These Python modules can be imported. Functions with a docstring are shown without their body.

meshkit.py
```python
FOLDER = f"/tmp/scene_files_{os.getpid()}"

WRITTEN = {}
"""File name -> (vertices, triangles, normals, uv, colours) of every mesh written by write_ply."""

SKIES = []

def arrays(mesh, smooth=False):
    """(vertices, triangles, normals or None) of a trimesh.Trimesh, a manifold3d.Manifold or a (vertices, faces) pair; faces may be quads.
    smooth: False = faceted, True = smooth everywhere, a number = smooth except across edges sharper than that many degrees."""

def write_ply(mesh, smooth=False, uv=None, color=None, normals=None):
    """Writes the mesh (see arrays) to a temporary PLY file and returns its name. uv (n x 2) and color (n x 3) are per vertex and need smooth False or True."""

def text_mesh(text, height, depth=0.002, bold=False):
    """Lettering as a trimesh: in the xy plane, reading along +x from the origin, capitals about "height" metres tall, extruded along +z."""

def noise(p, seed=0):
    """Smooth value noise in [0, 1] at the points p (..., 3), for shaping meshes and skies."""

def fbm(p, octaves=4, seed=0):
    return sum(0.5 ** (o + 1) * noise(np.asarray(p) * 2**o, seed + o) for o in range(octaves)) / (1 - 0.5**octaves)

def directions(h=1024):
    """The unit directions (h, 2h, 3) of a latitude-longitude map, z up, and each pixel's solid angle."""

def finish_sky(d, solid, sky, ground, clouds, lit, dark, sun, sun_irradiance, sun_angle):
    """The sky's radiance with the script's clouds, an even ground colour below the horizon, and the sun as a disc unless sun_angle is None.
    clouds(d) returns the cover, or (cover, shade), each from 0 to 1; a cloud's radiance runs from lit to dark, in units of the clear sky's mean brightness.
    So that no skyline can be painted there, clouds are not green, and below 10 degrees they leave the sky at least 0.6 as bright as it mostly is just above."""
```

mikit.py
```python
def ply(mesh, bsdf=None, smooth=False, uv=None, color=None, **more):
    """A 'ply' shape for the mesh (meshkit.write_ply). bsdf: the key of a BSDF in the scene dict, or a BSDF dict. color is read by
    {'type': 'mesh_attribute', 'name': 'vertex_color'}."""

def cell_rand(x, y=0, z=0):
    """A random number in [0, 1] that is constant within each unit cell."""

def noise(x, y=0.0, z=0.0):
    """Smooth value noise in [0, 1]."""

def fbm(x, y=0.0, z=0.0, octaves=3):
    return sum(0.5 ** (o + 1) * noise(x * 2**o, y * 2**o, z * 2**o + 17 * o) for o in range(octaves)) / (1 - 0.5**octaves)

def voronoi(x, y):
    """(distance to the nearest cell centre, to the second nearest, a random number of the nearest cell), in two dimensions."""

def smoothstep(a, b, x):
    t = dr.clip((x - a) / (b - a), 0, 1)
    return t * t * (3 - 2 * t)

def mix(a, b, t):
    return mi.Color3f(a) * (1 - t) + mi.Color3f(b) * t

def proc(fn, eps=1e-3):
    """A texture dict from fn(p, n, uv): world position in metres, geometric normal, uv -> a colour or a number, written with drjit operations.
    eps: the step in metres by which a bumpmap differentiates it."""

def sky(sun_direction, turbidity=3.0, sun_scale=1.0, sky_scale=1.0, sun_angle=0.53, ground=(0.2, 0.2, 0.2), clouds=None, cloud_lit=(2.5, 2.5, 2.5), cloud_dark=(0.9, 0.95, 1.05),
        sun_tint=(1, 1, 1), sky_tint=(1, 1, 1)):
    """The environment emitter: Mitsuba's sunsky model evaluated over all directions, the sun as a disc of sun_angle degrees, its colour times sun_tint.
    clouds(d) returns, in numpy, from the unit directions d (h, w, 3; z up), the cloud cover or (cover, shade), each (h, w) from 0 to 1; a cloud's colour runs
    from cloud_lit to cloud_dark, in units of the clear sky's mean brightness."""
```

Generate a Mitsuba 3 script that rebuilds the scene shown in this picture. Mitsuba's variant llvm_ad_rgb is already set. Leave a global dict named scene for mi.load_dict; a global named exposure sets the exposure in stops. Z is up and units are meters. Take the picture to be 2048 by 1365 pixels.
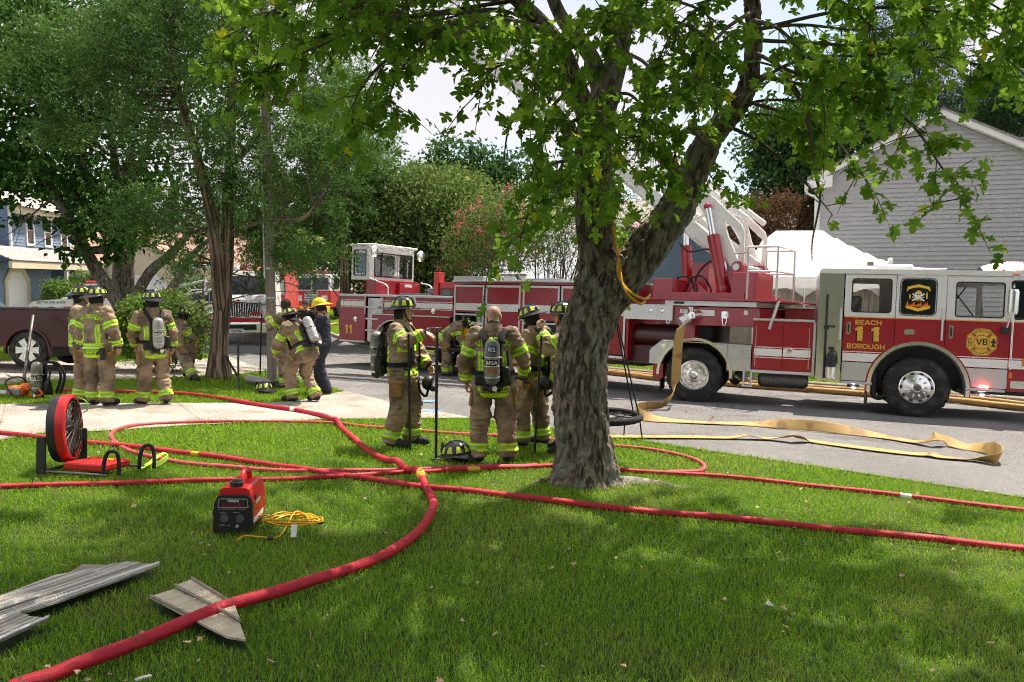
import math
import numpy as np
import trimesh
import drjit as dr
import mitsuba as mi
import mikit
import meshkit
from mikit import noise, fbm, voronoi, cell_rand, smoothstep, mix, proc
from shapely.geometry import Polygon, box as sbox, Point
from shapely.ops import unary_union
from shapely import affinity

# ---------------------------------------------------------------- camera, light, exposure
CAM_H = 1.87
PITCH = math.degrees(math.atan(122.5 / 1593.0))
scene = {}
labels = {}
exposure = 2.85
T = mi.ScalarTransform4f
scene['camera'] = {'type': 'perspective', 'fov': 2 * math.degrees(math.atan(1024 / 1593.0)), 'fov_axis': 'x', 'near_clip': 0.05, 'far_clip': 2000.0,
                   'to_world': T().look_at(origin=[0, 0, CAM_H], target=[0, math.cos(math.radians(PITCH)), CAM_H - math.sin(math.radians(PITCH))], up=[0, 0, 1])}
SUN = np.array([0.30, 0.36, 1.0])


def cloud_cover(d):
    p = d / np.maximum(d[..., 2:3] + 0.25, 0.12)
    a = meshkit.fbm(p * np.array([1.1, 1.1, 0.4]) + 3.3, 5, seed=4)
    b = meshkit.fbm(p * np.array([0.7, 0.7, 0.3]) + 9.1, 4, seed=9)
    return np.clip((a - 0.26) * 5.0, 0, 1) * 0.97, np.clip((b - 0.42) * 1.6, 0, 0.55)


scene['daylight'] = mikit.sky(SUN.tolist(), turbidity=3.0, clouds=cloud_cover, cloud_lit=(1.45, 1.42, 1.47), cloud_dark=(1.2, 1.17, 1.24), sun_tint=(0.93, 0.98, 1.08), ground=(0.16, 0.2, 0.1))

# ---------------------------------------------------------------- terrain height


def gz(x, y):
    x, y = np.asarray(x, float), np.asarray(y, float)
    ys = np.where(y < 26, y, 26 + 6 * np.tanh((y - 26) / 12.0))
    xs = np.where(np.abs(x) < 14, x, np.sign(x) * (14 + 10 * np.tanh((np.abs(x) - 14) / 20.0)))
    return -0.034 * (xs + 2) - 0.037 * (ys - 5.9)


def frame(x, y, yaw=0.0, level=False, dz=0.0, scale=1.0):
    """4x4 matrix: a spot on the ground, x axis turned by yaw degrees, following the slope unless level."""
    a = math.radians(yaw)
    X = np.array([math.cos(a), math.sin(a), 0.0])
    Y = np.array([-math.sin(a), math.cos(a), 0.0])
    z = float(gz(x, y))
    if not level:
        X[2] = float(gz(x + X[0] * .5, y + X[1] * .5) - gz(x - X[0] * .5, y - X[1] * .5))
        Y[2] = float(gz(x + Y[0] * .5, y + Y[1] * .5) - gz(x - Y[0] * .5, y - Y[1] * .5))
        X /= np.linalg.norm(X)
    Z = np.cross(X, Y)
    Z /= np.linalg.norm(Z)
    Y = np.cross(Z, X)
    M = np.eye(4)
    M[:3, :3] = np.stack([X, Y, Z], 1) * scale
    M[:3, 3] = (x, y, z + dz)
    return M


# ---------------------------------------------------------------- scene entries
_count = {}


def numbered(name):
    n = _count.get(name, -1) + 1
    _count[name] = n
    return name if n == 0 else f'{name}_{n:03d}'


_frame_of = {}


def thing(name, label, cat, group=None, fr=None):
    k = numbered(name)
    labels[k] = {'label': label, 'category': cat}
    if group:
        labels[k]['group'] = group
    _frame_of[k] = fr
    return k


def obj(name, mesh, mat, parent=None, smooth=30, fr=None, label=None, uv=None):
    """One shape of the scene under parent; mesh: a trimesh, a list of them, or a ready ply dict to reuse."""
    k = numbered(parent + '__' + name if parent else name)
    if isinstance(mesh, dict):
        d = dict(mesh)
        if mat is not None:
            d['bsdf'] = {'type': 'ref', 'id': mat}
    else:
        if isinstance(mesh, list):
            mesh = merge(mesh)
        if uv is not None:
            smooth = False if smooth is False or smooth == 30 else smooth
        d = mikit.ply(mesh, mat, smooth=smooth, uv=uv)
    if fr is None and parent:
        fr = _frame_of.get(parent.split('__')[0])
    if fr is not None:
        d['to_world'] = T(np.asarray(fr, float).tolist())
    scene[k] = d
    if label:
        labels[k] = {'label': label}
    return k


def each(name, meshes, mat, parent=None, **kw):
    """every mesh of the list as a part of its own"""
    return [obj(name, m, mat, parent, **kw) for m in meshes][0]


def tag(k, label, cat, group=None, kind=None):
    labels[k] = {'label': label, 'category': cat}
    if group:
        labels[k]['group'] = group
    if kind:
        labels[k]['kind'] = kind
    return k


def structure(name, mesh, mat, label=None, smooth=False, uv=None):
    k = obj(name, mesh, mat, smooth=smooth, uv=uv)
    labels[k] = {'kind': 'structure'}
    if label:
        labels[k]['label'] = label
    return k


# ---------------------------------------------------------------- mesh helpers
def TM(v, f):
    return trimesh.Trimesh(np.asarray(v, float), np.asarray(f, int), process=False)


def merge(ms):
    vs, fs, n = [], [], 0
    for m in ms:
        vs.append(np.asarray(m.vertices))
        fs.append(np.asarray(m.faces) + n)
        n += len(vs[-1])
    return TM(np.vstack(vs), np.vstack(fs))


def xf(m, M=None, t=None, s=None):
    m = m.copy()
    v = np.asarray(m.vertices, float)
    if s is not None:
        v = v * np.asarray(s)
    if M is not None:
        M = np.asarray(M, float)
        v = v @ M[:3, :3].T + (M[:3, 3] if M.shape[0] == 4 else 0)
    if t is not None:
        v = v + np.asarray(t)
    f = np.asarray(m.faces)
    if (s is not None and np.prod(np.broadcast_to(s, 3)) < 0) or (M is not None and np.linalg.det(M[:3, :3]) < 0):
        f = f[:, ::-1]
    return TM(v, f)


def rot(axis, deg):
    a = math.radians(deg)
    c, s = math.cos(a), math.sin(a)
    return np.array({'x': [[1, 0, 0], [0, c, -s], [0, s, c]], 'y': [[c, 0, s], [0, 1, 0], [-s, 0, c]], 'z': [[c, -s, 0], [s, c, 0], [0, 0, 1]]}[axis])


_BOXF = np.array([[0, 1, 3], [0, 3, 2], [4, 6, 7], [4, 7, 5], [0, 4, 5], [0, 5, 1], [2, 3, 7], [2, 7, 6], [0, 2, 6], [0, 6, 4], [1, 5, 7], [1, 7, 3]])[:, :]


def hull(p):
    m = trimesh.convex.convex_hull(np.asarray(p, float))
    return TM(m.vertices, m.faces)


def box(x0, x1, y0, y1, z0, z1, bev=0.0):
    x0, x1, y0, y1, z0, z1 = min(x0, x1), max(x0, x1), min(y0, y1), max(y0, y1), min(z0, z1), max(z0, z1)
    if bev:
        b = min(bev, (x1 - x0) / 2.01, (y1 - y0) / 2.01, (z1 - z0) / 2.01)
        p = []
        for sx in (x0, x1):
            for sy in (y0, y1):
                for sz in (z0, z1):
                    ix, iy, iz = (b if sx == x0 else -b), (b if sy == y0 else -b), (b if sz == z0 else -b)
                    p += [(sx, sy + iy, sz + iz), (sx + ix, sy, sz + iz), (sx + ix, sy + iy, sz)]
        return hull(p)
    v = np.array([[x, y, z] for x in (x0, x1) for y in (y0, y1) for z in (z0, z1)], float)
    return TM(v, _BOXF)


def poly_prism(poly, d0, d1):
    """shapely polygon in xy, extruded from z=d0 to z=d1."""
    gs = [g for g in getattr(poly, 'geoms', [poly]) if g.geom_type == 'Polygon' and g.area > 1e-9]
    out = []
    for g in gs:
        m = trimesh.creation.extrude_polygon(g, d1 - d0, engine='earcut')
        out.append(TM(np.asarray(m.vertices) + [0, 0, d0], m.faces))
    return merge(out)


def side(poly, y0, y1):
    """polygon given in (x, z), extruded along y from y0 to y1."""
    if not hasattr(poly, 'geom_type'):
        poly = Polygon(poly)
    m = poly_prism(poly, 0, abs(y1 - y0))
    v = np.asarray(m.vertices)
    return TM(np.stack([v[:, 0], max(y0, y1) - v[:, 2], v[:, 1]], 1), m.faces)


def front(poly, x0, x1):
    """polygon given in (y, z), extruded along x."""
    if not hasattr(poly, 'geom_type'):
        poly = Polygon(poly)
    m = poly_prism(poly, 0, abs(x1 - x0))
    v = np.asarray(m.vertices)
    return TM(np.stack([min(x0, x1) + v[:, 2], v[:, 0], v[:, 1]], 1), m.faces)


def rrect(x0, x1, z0, z1, r):
    return sbox(x0 + r, z0 + r, x1 - r, z1 - r).buffer(r, quad_segs=5)


def _frames(p, closed=False):
    p = np.asarray(p, float)
    t = np.roll(p, -1, 0) - np.roll(p, 1, 0) if closed else np.gradient(p, axis=0)
    t /= np.linalg.norm(t, axis=1, keepdims=True) + 1e-12
    ref = np.array([0, 0, 1.0]) if abs(t[0, 2]) < 0.9 else np.array([0, 1.0, 0])
    a = np.cross(ref, t[0])
    a /= np.linalg.norm(a)
    A = [a]
    for i in range(1, len(p)):
        a = A[-1] - t[i] * (A[-1] @ t[i])
        a /= np.linalg.norm(a) + 1e-12
        A.append(a)
    A = np.array(A)
    return t, A, np.cross(t, A)


def tube(p, r, n=8, closed=False, cap=True, prof=None):
    p = np.asarray(p, float)
    t, A, B = _frames(p, closed)
    r = np.broadcast_to(r, (len(p),))
    ang = np.arange(n) * 2 * np.pi / n
    pr = np.stack([np.cos(ang), np.sin(ang)], 1) if prof is None else np.asarray(prof, float)
    n = len(pr)
    v = p[:, None] + r[:, None, None] * (pr[None, :, :1] * A[:, None] + pr[None, :, 1:] * B[:, None])
    m = len(p)
    k = m if closed else m - 1
    i, j = np.meshgrid(np.arange(k), np.arange(n), indexing='ij')
    i2, j2 = (i + 1) % m, (j + 1) % n
    f = np.concatenate([np.stack([i * n + j, i * n + j2, i2 * n + j2], -1).reshape(-1, 3), np.stack([i * n + j, i2 * n + j2, i2 * n + j], -1).reshape(-1, 3)])
    v = v.reshape(-1, 3)
    if cap and not closed:
        e = []
        for base, c, fl in ((0, p[0], True), ((m - 1) * n, p[-1], False)):
            q = len(v)
            v = np.vstack([v, c])
            for jj in range(n):
                tri = [q, base + jj, base + (jj + 1) % n]
                e.append(tri[::-1] if fl else tri)
        f = np.vstack([f, e])
    return TM(v, f)


def curve(p, n=40, closed=False):
    """Catmull-Rom through the points."""
    p = np.asarray(p, float)
    m = len(p)
    if closed:
        q = np.vstack([p[-1], p, p[0], p[1]])
        k = m
    else:
        q = np.vstack([2 * p[0] - p[1], p, 2 * p[-1] - p[-2]])
        k = m - 1
    t = np.linspace(0, k, n, endpoint=not closed)
    i = np.minimum(t.astype(int), k - 1)
    u = (t - i)[:, None]
    a, b, c, d = q[i], q[i + 1], q[i + 2], q[i + 3]
    return 0.5 * (2 * b + (c - a) * u + (2 * a - 5 * b + 4 * c - d) * u ** 2 + (3 * b - a - 3 * c + d) * u ** 3)


def lathe(prof, n=24, axis='z', at=(0, 0, 0)):
    pr = np.asarray(prof, float)
    ang = np.arange(n) * 2 * np.pi / n
    v = np.stack([pr[:, None, 0] * np.cos(ang), pr[:, None, 0] * np.sin(ang), np.broadcast_to(pr[:, None, 1], (len(pr), n))], -1).reshape(-1, 3)
    i, j = np.meshgrid(np.arange(len(pr) - 1), np.arange(n), indexing='ij')
    j2 = (j + 1) % n
    f = np.concatenate([np.stack([i * n + j, i * n + j2, (i + 1) * n + j2], -1).reshape(-1, 3), np.stack([i * n + j, (i + 1) * n + j2, (i + 1) * n + j], -1).reshape(-1, 3)])
    if axis == 'y':      # the lathe's z runs towards -y
        v = np.stack([v[:, 0], -v[:, 2], v[:, 1]], 1)
    elif axis == 'x':
        v = np.stack([v[:, 2], v[:, 0], v[:, 1]], 1)
    return TM(v + np.asarray(at, float), f)


def cyl(a, b, r, n=12, r2=None):
    a, b = np.asarray(a, float), np.asarray(b, float)
    return tube(np.array([a, b]), [r, r if r2 is None else r2], n)


def ball(c, r, sub=2):
    m = trimesh.creation.icosphere(sub, 1.0)
    return TM(np.asarray(m.vertices) * np.broadcast_to(r, 3) + np.asarray(c, float), m.faces)


def lettering(s, h, at, X=(1, 0, 0), U=(0, 0, 1), depth=0.004, bold=True, center=False, width=None):
    m = meshkit.text_mesh(s, h, depth, bold)
    v = np.asarray(m.vertices).copy()
    w = v[:, 0].max()
    if width:
        v[:, 0] *= width / w
        w = width
    if center:
        v[:, 0] -= w / 2
    X, U = np.asarray(X, float), np.asarray(U, float)
    X, U = X / np.linalg.norm(X), U / np.linalg.norm(U)
    N = np.cross(X, U)
    return TM(np.asarray(at, float) + v[:, :1] * X + v[:, 1:2] * U + v[:, 2:] * N, m.faces)


def planar_uv(m, a=0, b=2, s=1.0):
    v = np.asarray(m.vertices)
    return np.stack([v[:, a], v[:, b]], 1) * s


def explode(m):
    """every face with its own vertices, so that facets stay flat"""
    v = np.asarray(m.vertices)[np.asarray(m.faces)].reshape(-1, 3)
    return TM(v, np.arange(len(v)).reshape(-1, 3))


def sheet(poly, dz, cell=2.0):
    """polygon in plan laid on the terrain at dz above it."""
    x0, y0, x1, y1 = poly.bounds
    out = []
    for i in range(int(math.floor(x0 / cell)), int(math.ceil(x1 / cell))):
        for j in range(int(math.floor(y0 / cell)), int(math.ceil(y1 / cell))):
            c = sbox(i * cell, j * cell, (i + 1) * cell, (j + 1) * cell)
            if not poly.intersects(c):
                continue
            g = c if poly.contains(c) else poly.intersection(c)
            for q in getattr(g, 'geoms', [g]):
                if q.geom_type != 'Polygon' or q.area < 1e-6:
                    continue
                v, f = trimesh.creation.triangulate_polygon(q, engine='earcut')
                a = v[f]
                nz = (a[:, 1, 0] - a[:, 0, 0]) * (a[:, 2, 1] - a[:, 0, 1]) - (a[:, 1, 1] - a[:, 0, 1]) * (a[:, 2, 0] - a[:, 0, 0])
                f = np.where(nz[:, None] < 0, f[:, ::-1], f)
                out.append(TM(np.column_stack([v, gz(v[:, 0], v[:, 1]) + dz]), f))
    return merge(out)


def surface_nets(fn, lo, hi, h):
    """mesh of fn(points) = 0 (negative inside) on a grid of step h."""
    lo, hi = np.asarray(lo, float), np.asarray(hi, float)
    n = np.ceil((hi - lo) / h).astype(int) + 1
    ax = [lo[k] + np.arange(n[k]) * h for k in range(3)]
    X = np.stack(np.meshgrid(*ax, indexing='ij'), -1)
    d = fn(X.reshape(-1, 3)).reshape(n)
    s = d < 0
    cn = n - 1
    corners = [(a, b, c) for a in (0, 1) for b in (0, 1) for c in (0, 1)]
    sl = lambda o: tuple(slice(o[k], o[k] + cn[k]) for k in range(3))
    cnt = sum(s[sl(o)].astype(np.int8) for o in corners)
    act = (cnt > 0) & (cnt < 8)
    idx = np.full(cn, -1)
    cells = np.argwhere(act)
    idx[act] = np.arange(len(cells))
    pos = np.zeros((len(cells), 3))
    num = np.zeros(len(cells))
    for o in corners:
        for k in range(3):
            if o[k]:
                continue
            o2 = list(o)
            o2[k] = 1
            da = d[tuple((cells + o).T)]
            db = d[tuple((cells + o2).T)]
            cr = (da < 0) != (db < 0)
            t = np.where(cr, da / np.where(cr, da - db, 1), 0)
            q = cells + np.asarray(o, float)
            q[:, k] += t
            pos += q * cr[:, None]
            num += cr
    v = lo + pos / num[:, None] * h
    faces = []
    for k in range(3):
        a, b = (k + 1) % 3, (k + 2) % 3
        s0 = [slice(0, n[0]), slice(0, n[1]), slice(0, n[2])]
        u = [slice(1, n[q] - 1) for q in range(3)]
        u[k] = slice(0, n[k] - 1)
        w = list(u)
        w[k] = slice(1, n[k])
        e = np.argwhere(s[tuple(u)] != s[tuple(w)])
        off = np.array([1, 1, 1])
        off[k] = 0
        e = e + off
        flip = s[tuple(e.T)]
        def cell(da, db):
            c = e.copy()
            c[:, a] -= da
            c[:, b] -= db
            return idx[tuple(c.T)]
        q0, q1, q2, q3 = cell(1, 1), cell(0, 1), cell(0, 0), cell(1, 0)
        f = np.concatenate([np.stack([q0, q1, q2], 1), np.stack([q0, q2, q3], 1)])
        fl = np.concatenate([flip, flip])
        f[~fl] = f[~fl][:, ::-1]
        faces.append(f)
    return TM(v, np.vstack(faces))


def relax(m, it=2, lam=0.5):
    v, f = np.asarray(m.vertices, float), np.asarray(m.faces)
    e = np.vstack([f[:, [0, 1]], f[:, [1, 2]], f[:, [2, 0]]])
    e = np.vstack([e, e[:, ::-1]])
    deg = np.bincount(e[:, 0], minlength=len(v))[:, None]
    for _ in range(it):
        for l in (lam, -lam * 0.98):
            acc = np.stack([np.bincount(e[:, 0], weights=v[e[:, 1], k], minlength=len(v)) for k in range(3)], 1)
            v = v + l * (acc / np.maximum(deg, 1) - v)
    return TM(v, f)


# ---------------------------------------------------------------- materials
def rgb(c):
    return {'type': 'rgb', 'value': list(map(float, c))}


def mat(name, color, rough=0.6, two=True, bump=None, bump_scale=1.0, **kw):
    """a principled material; colour: rgb or a function of (p, n, uv)"""
    c = proc(color) if callable(color) else rgb(color)
    rg = proc(rough) if callable(rough) else float(rough)
    b = {'type': 'principled', 'base_color': c, 'roughness': rg, **{k: float(v) for k, v in kw.items()}}
    if bump is not None:
        b = {'type': 'bumpmap', 'arbitrary': proc(bump), 'scale': float(bump_scale), 'bsdf': b}
    scene[name] = {'type': 'twosided', 'bsdf': b} if two else b
    return name


def metal(name, color, rough):
    scene[name] = {'type': 'twosided', 'bsdf': {'type': 'roughconductor', 'specular_reflectance': rgb(color), 'material': 'none', 'alpha': float(rough), 'distribution': 'ggx'}}
    return name


def leafmat(name, color, trans=0.9, rough=0.45, spec=0.5):
    c = proc(color) if callable(color) else rgb(color)
    scene[name] = {'type': 'principledthin', 'base_color': c, 'roughness': rough, 'diff_trans': trans, 'eta': 1.4, 'spec_reflect': spec} if False else \
        {'type': 'principledthin', 'base_color': c, 'roughness': rough, 'diff_trans': trans}
    return name

# ---------------------------------------------------------------- shared materials
def asphalt_c(p, n, uv):
    g = noise(p.x * 160, p.y * 160)
    g2 = noise(p.x * 61 + 5, p.y * 61)
    b = fbm(p.x * 0.9, p.y * 0.9 + 7.0, octaves=4)
    st = smoothstep(0.62, 0.75, fbm(p.x * 0.5 + 30, p.y * 1.3))
    d, d2, w = voronoi(p.x * 0.33 + 0.25 * noise(p.x * 2, p.y * 2), p.y * 0.33 + 0.3 * noise(p.x * 2 + 9, p.y * 2))
    crack = smoothstep(0.012, 0.003, d2 - d) * smoothstep(0.38, 0.5, noise(p.x * 0.3, p.y * 0.3 + 3))
    v = 0.125 + 0.11 * (g - 0.5) + 0.06 * (g2 - 0.5) + 0.06 * (b - 0.5) - 0.03 * st
    return mix((1.0, 0.985, 0.97), (0.3, 0.3, 0.3), crack * 0.8) * dr.maximum(v, 0.02)


def concrete_c(p, n, uv):
    g = noise(p.x * 120, p.y * 120)
    b = fbm(p.x * 1.4, p.y * 1.4, octaves=4)
    s = smoothstep(0.52, 0.7, fbm(p.x * 2.7 + 11, p.y * 2.7, octaves=4))
    v = 0.25 + 0.10 * (g - 0.5) + 0.2 * (b - 0.5)
    return mix((1.0, 0.92, 0.8), (0.66, 0.55, 0.42), s * 0.7) * v


def soil_c(p, n, uv):
    a = fbm(p.x * 3, p.y * 3, octaves=4)
    g = noise(p.x * 90, p.y * 90)
    return mix((0.018, 0.04, 0.007), (0.05, 0.05, 0.018), smoothstep(0.45, 0.75, a) * 0.6) * (0.6 + 0.8 * g)


def blade_c(p, n, uv):
    a = fbm(p.x * 1.6 + 4, p.y * 1.6, octaves=4)
    dry = smoothstep(0.9, 0.96, uv.x)
    c = mix((0.12, 0.30, 0.02), (0.42, 0.62, 0.055), uv.x)
    c = mix(c, mi.Color3f(0.36, 0.46, 0.09), smoothstep(0.45, 0.75, a) * 0.5)
    return mix(c, (0.6, 0.52, 0.26), dry * 0.8)


mat('asphalt', asphalt_c, 0.85, bump=lambda p, n, uv: noise(p.x * 130, p.y * 130), bump_scale=0.004)
mat('concrete', concrete_c, 0.85, bump=lambda p, n, uv: noise(p.x * 90, p.y * 90), bump_scale=0.002)
mat('soil', soil_c, 0.95)
leafmat('grass_blade', blade_c, trans=0.75, rough=0.42)

# ---------------------------------------------------------------- plan of the ground
ROAD_NEAR = [(-8.530,23.900), (-6.018,19.530), (-3.297,15.603), (-1.961,13.818), (-0.611,12.351), (1.417,11.092), (2.144,10.407), (3.811,9.098), (5.194,7.936)]
ROAD_FAR = [(11.506,17.740), (7.852,20.155), (3.994,22.107), (3.006,23.106)]
_d = np.array(ROAD_NEAR[-1]) - np.array(ROAD_NEAR[-2])
_d /= np.linalg.norm(_d)
_e = np.array(ROAD_FAR[0]) - np.array(ROAD_FAR[-1])
_e /= np.linalg.norm(_e)
road_poly = Polygon([(-60, 58), (-30, 44), (-19, 33.5), (-14, 28.5)] + ROAD_NEAR + [tuple(np.array(ROAD_NEAR[-1]) + _d * 6), tuple(np.array(ROAD_NEAR[-1]) + _d * 30 + [4, 0]),
                    tuple(np.array(ROAD_FAR[0]) + _e * 30)] + ROAD_FAR + [tuple(np.array(ROAD_FAR[-1]) - _e * 9), (-9, 38), (-13, 50), (-25, 75), (-60, 90)]).buffer(0)
drive_poly = Polygon([(-30, 21.5), (-7.873,12.138), (-5.888,12.839), (-4.556,13.222), (-3.758,13.672), (-3.297,15.603), (-1.961,13.818), (-0.611,12.351), (-2.707,11.724), (-4.274,10.792), (-5.231,9.997), (-5.798,9.710), (-5.956,9.150), (-11, 12.2), (-30, 18.0)]).buffer(0)
drive2_poly = Polygon([(-30, 25.0), (-12.790,19.801), (-11.813,20.513), (-10.293,20.705), (-9.021,22.209), (-8.530,23.900), (-6.018,19.530), (-6.369,18.468), (-6.926,17.683), (-7.694,16.497), (-9.402,15.727), (-9.484,14.648), (-30, 21.9)]).buffer(0)
hard = unary_union([road_poly, drive_poly, drive2_poly])

structure('ground', sheet(sbox(-130, -24, 130, 200), -0.03, 4.0), 'soil')
structure('far_ground', TM([[-900, -900, -3.2], [900, -900, -3.2], [900, 900, -3.2], [-900, 900, -3.2]], [[0, 1, 2], [0, 2, 3]]), 'soil')
structure('road', sheet(road_poly, -0.012, 2.0), 'asphalt')
# driveway slabs with recessed joints between them
_jd = np.array((-5.956,9.150)) - np.array((-0.611,12.351))
_jd /= np.linalg.norm(_jd)
_jn = np.array([-_jd[1], _jd[0]])
_o = np.array((-2.772,13.097))


def slabs(name, poly, o, d, step, first, last):
    nrm = np.array([-d[1], d[0]])
    k = None
    for i in range(first, last):
        a, b = o + d * (i * step), o + d * ((i + 1) * step)
        strip = Polygon([tuple(a - nrm * 30), tuple(b - nrm * 30), tuple(b + nrm * 30), tuple(a + nrm * 30)])
        g = poly.intersection(strip).buffer(-0.006)
        for q in getattr(g, 'geoms', [g]):
            if q.area < 0.2:
                continue
            top = sheet(q, 0.0, 2.0)
            if k is None:
                k = structure(name, sheet(poly, -0.02, 2.0), 'concrete')
            obj('slab', top, 'concrete', k, smooth=False)


slabs('driveway', drive_poly, _o, _jd, 2.4, -3, 11)
slabs('neighbor_driveway', drive2_poly, np.array((-7.481,20.945)), _jd, 3.0, -2, 8)

# far kerb, one stone after another
_kp = [tuple(np.array(ROAD_FAR[0]) + _e * 8)] + ROAD_FAR + [tuple(np.array(ROAD_FAR[-1]) - _e * 9), (-9, 38)]
_seg = np.array(_kp)
_len = np.concatenate([[0], np.cumsum(np.linalg.norm(np.diff(_seg, axis=0), axis=1))])
_s = np.arange(0, _len[-1], 1.5)
_kx, _ky = np.interp(_s, _len, _seg[:, 0]), np.interp(_s, _len, _seg[:, 1])
kerb_key = None
for i in range(len(_s) - 1):
    a, b = np.array([_kx[i], _ky[i]]), np.array([_kx[i + 1], _ky[i + 1]])
    d = (b - a) / np.linalg.norm(b - a)
    nn = np.array([d[1], -d[0]])
    a2, b2 = a + d * 0.006, b - d * 0.006
    pts = []
    for q in (a2, b2):
        for w, zz in ((0, -0.05), (0.16, -0.05), (0.16, 0.13), (0.03, 0.13), (0, 0.10)):
            r = q + nn * w
            pts.append((r[0], r[1], float(gz(*r)) + zz))
    if kerb_key is None:
        kerb_key = structure('kerb', hull(pts), 'concrete')
    else:
        obj('kerb_stone', hull(pts), 'concrete', kerb_key, smooth=False)

# the verge beyond the kerb is higher by the kerb's height
_out = Polygon([tuple(q) for q in np.column_stack([_kx, _ky]) + [0.05, 0.09]] + [(20, 60), (60, 40), (60, -10)]).buffer(0).difference(road_poly.buffer(0.12))
structure('verge', sheet(_out, 0.11, 3.0), 'soil')

# ---------------------------------------------------------------- grass
rng = np.random.default_rng(11)
no_grass = []


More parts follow.
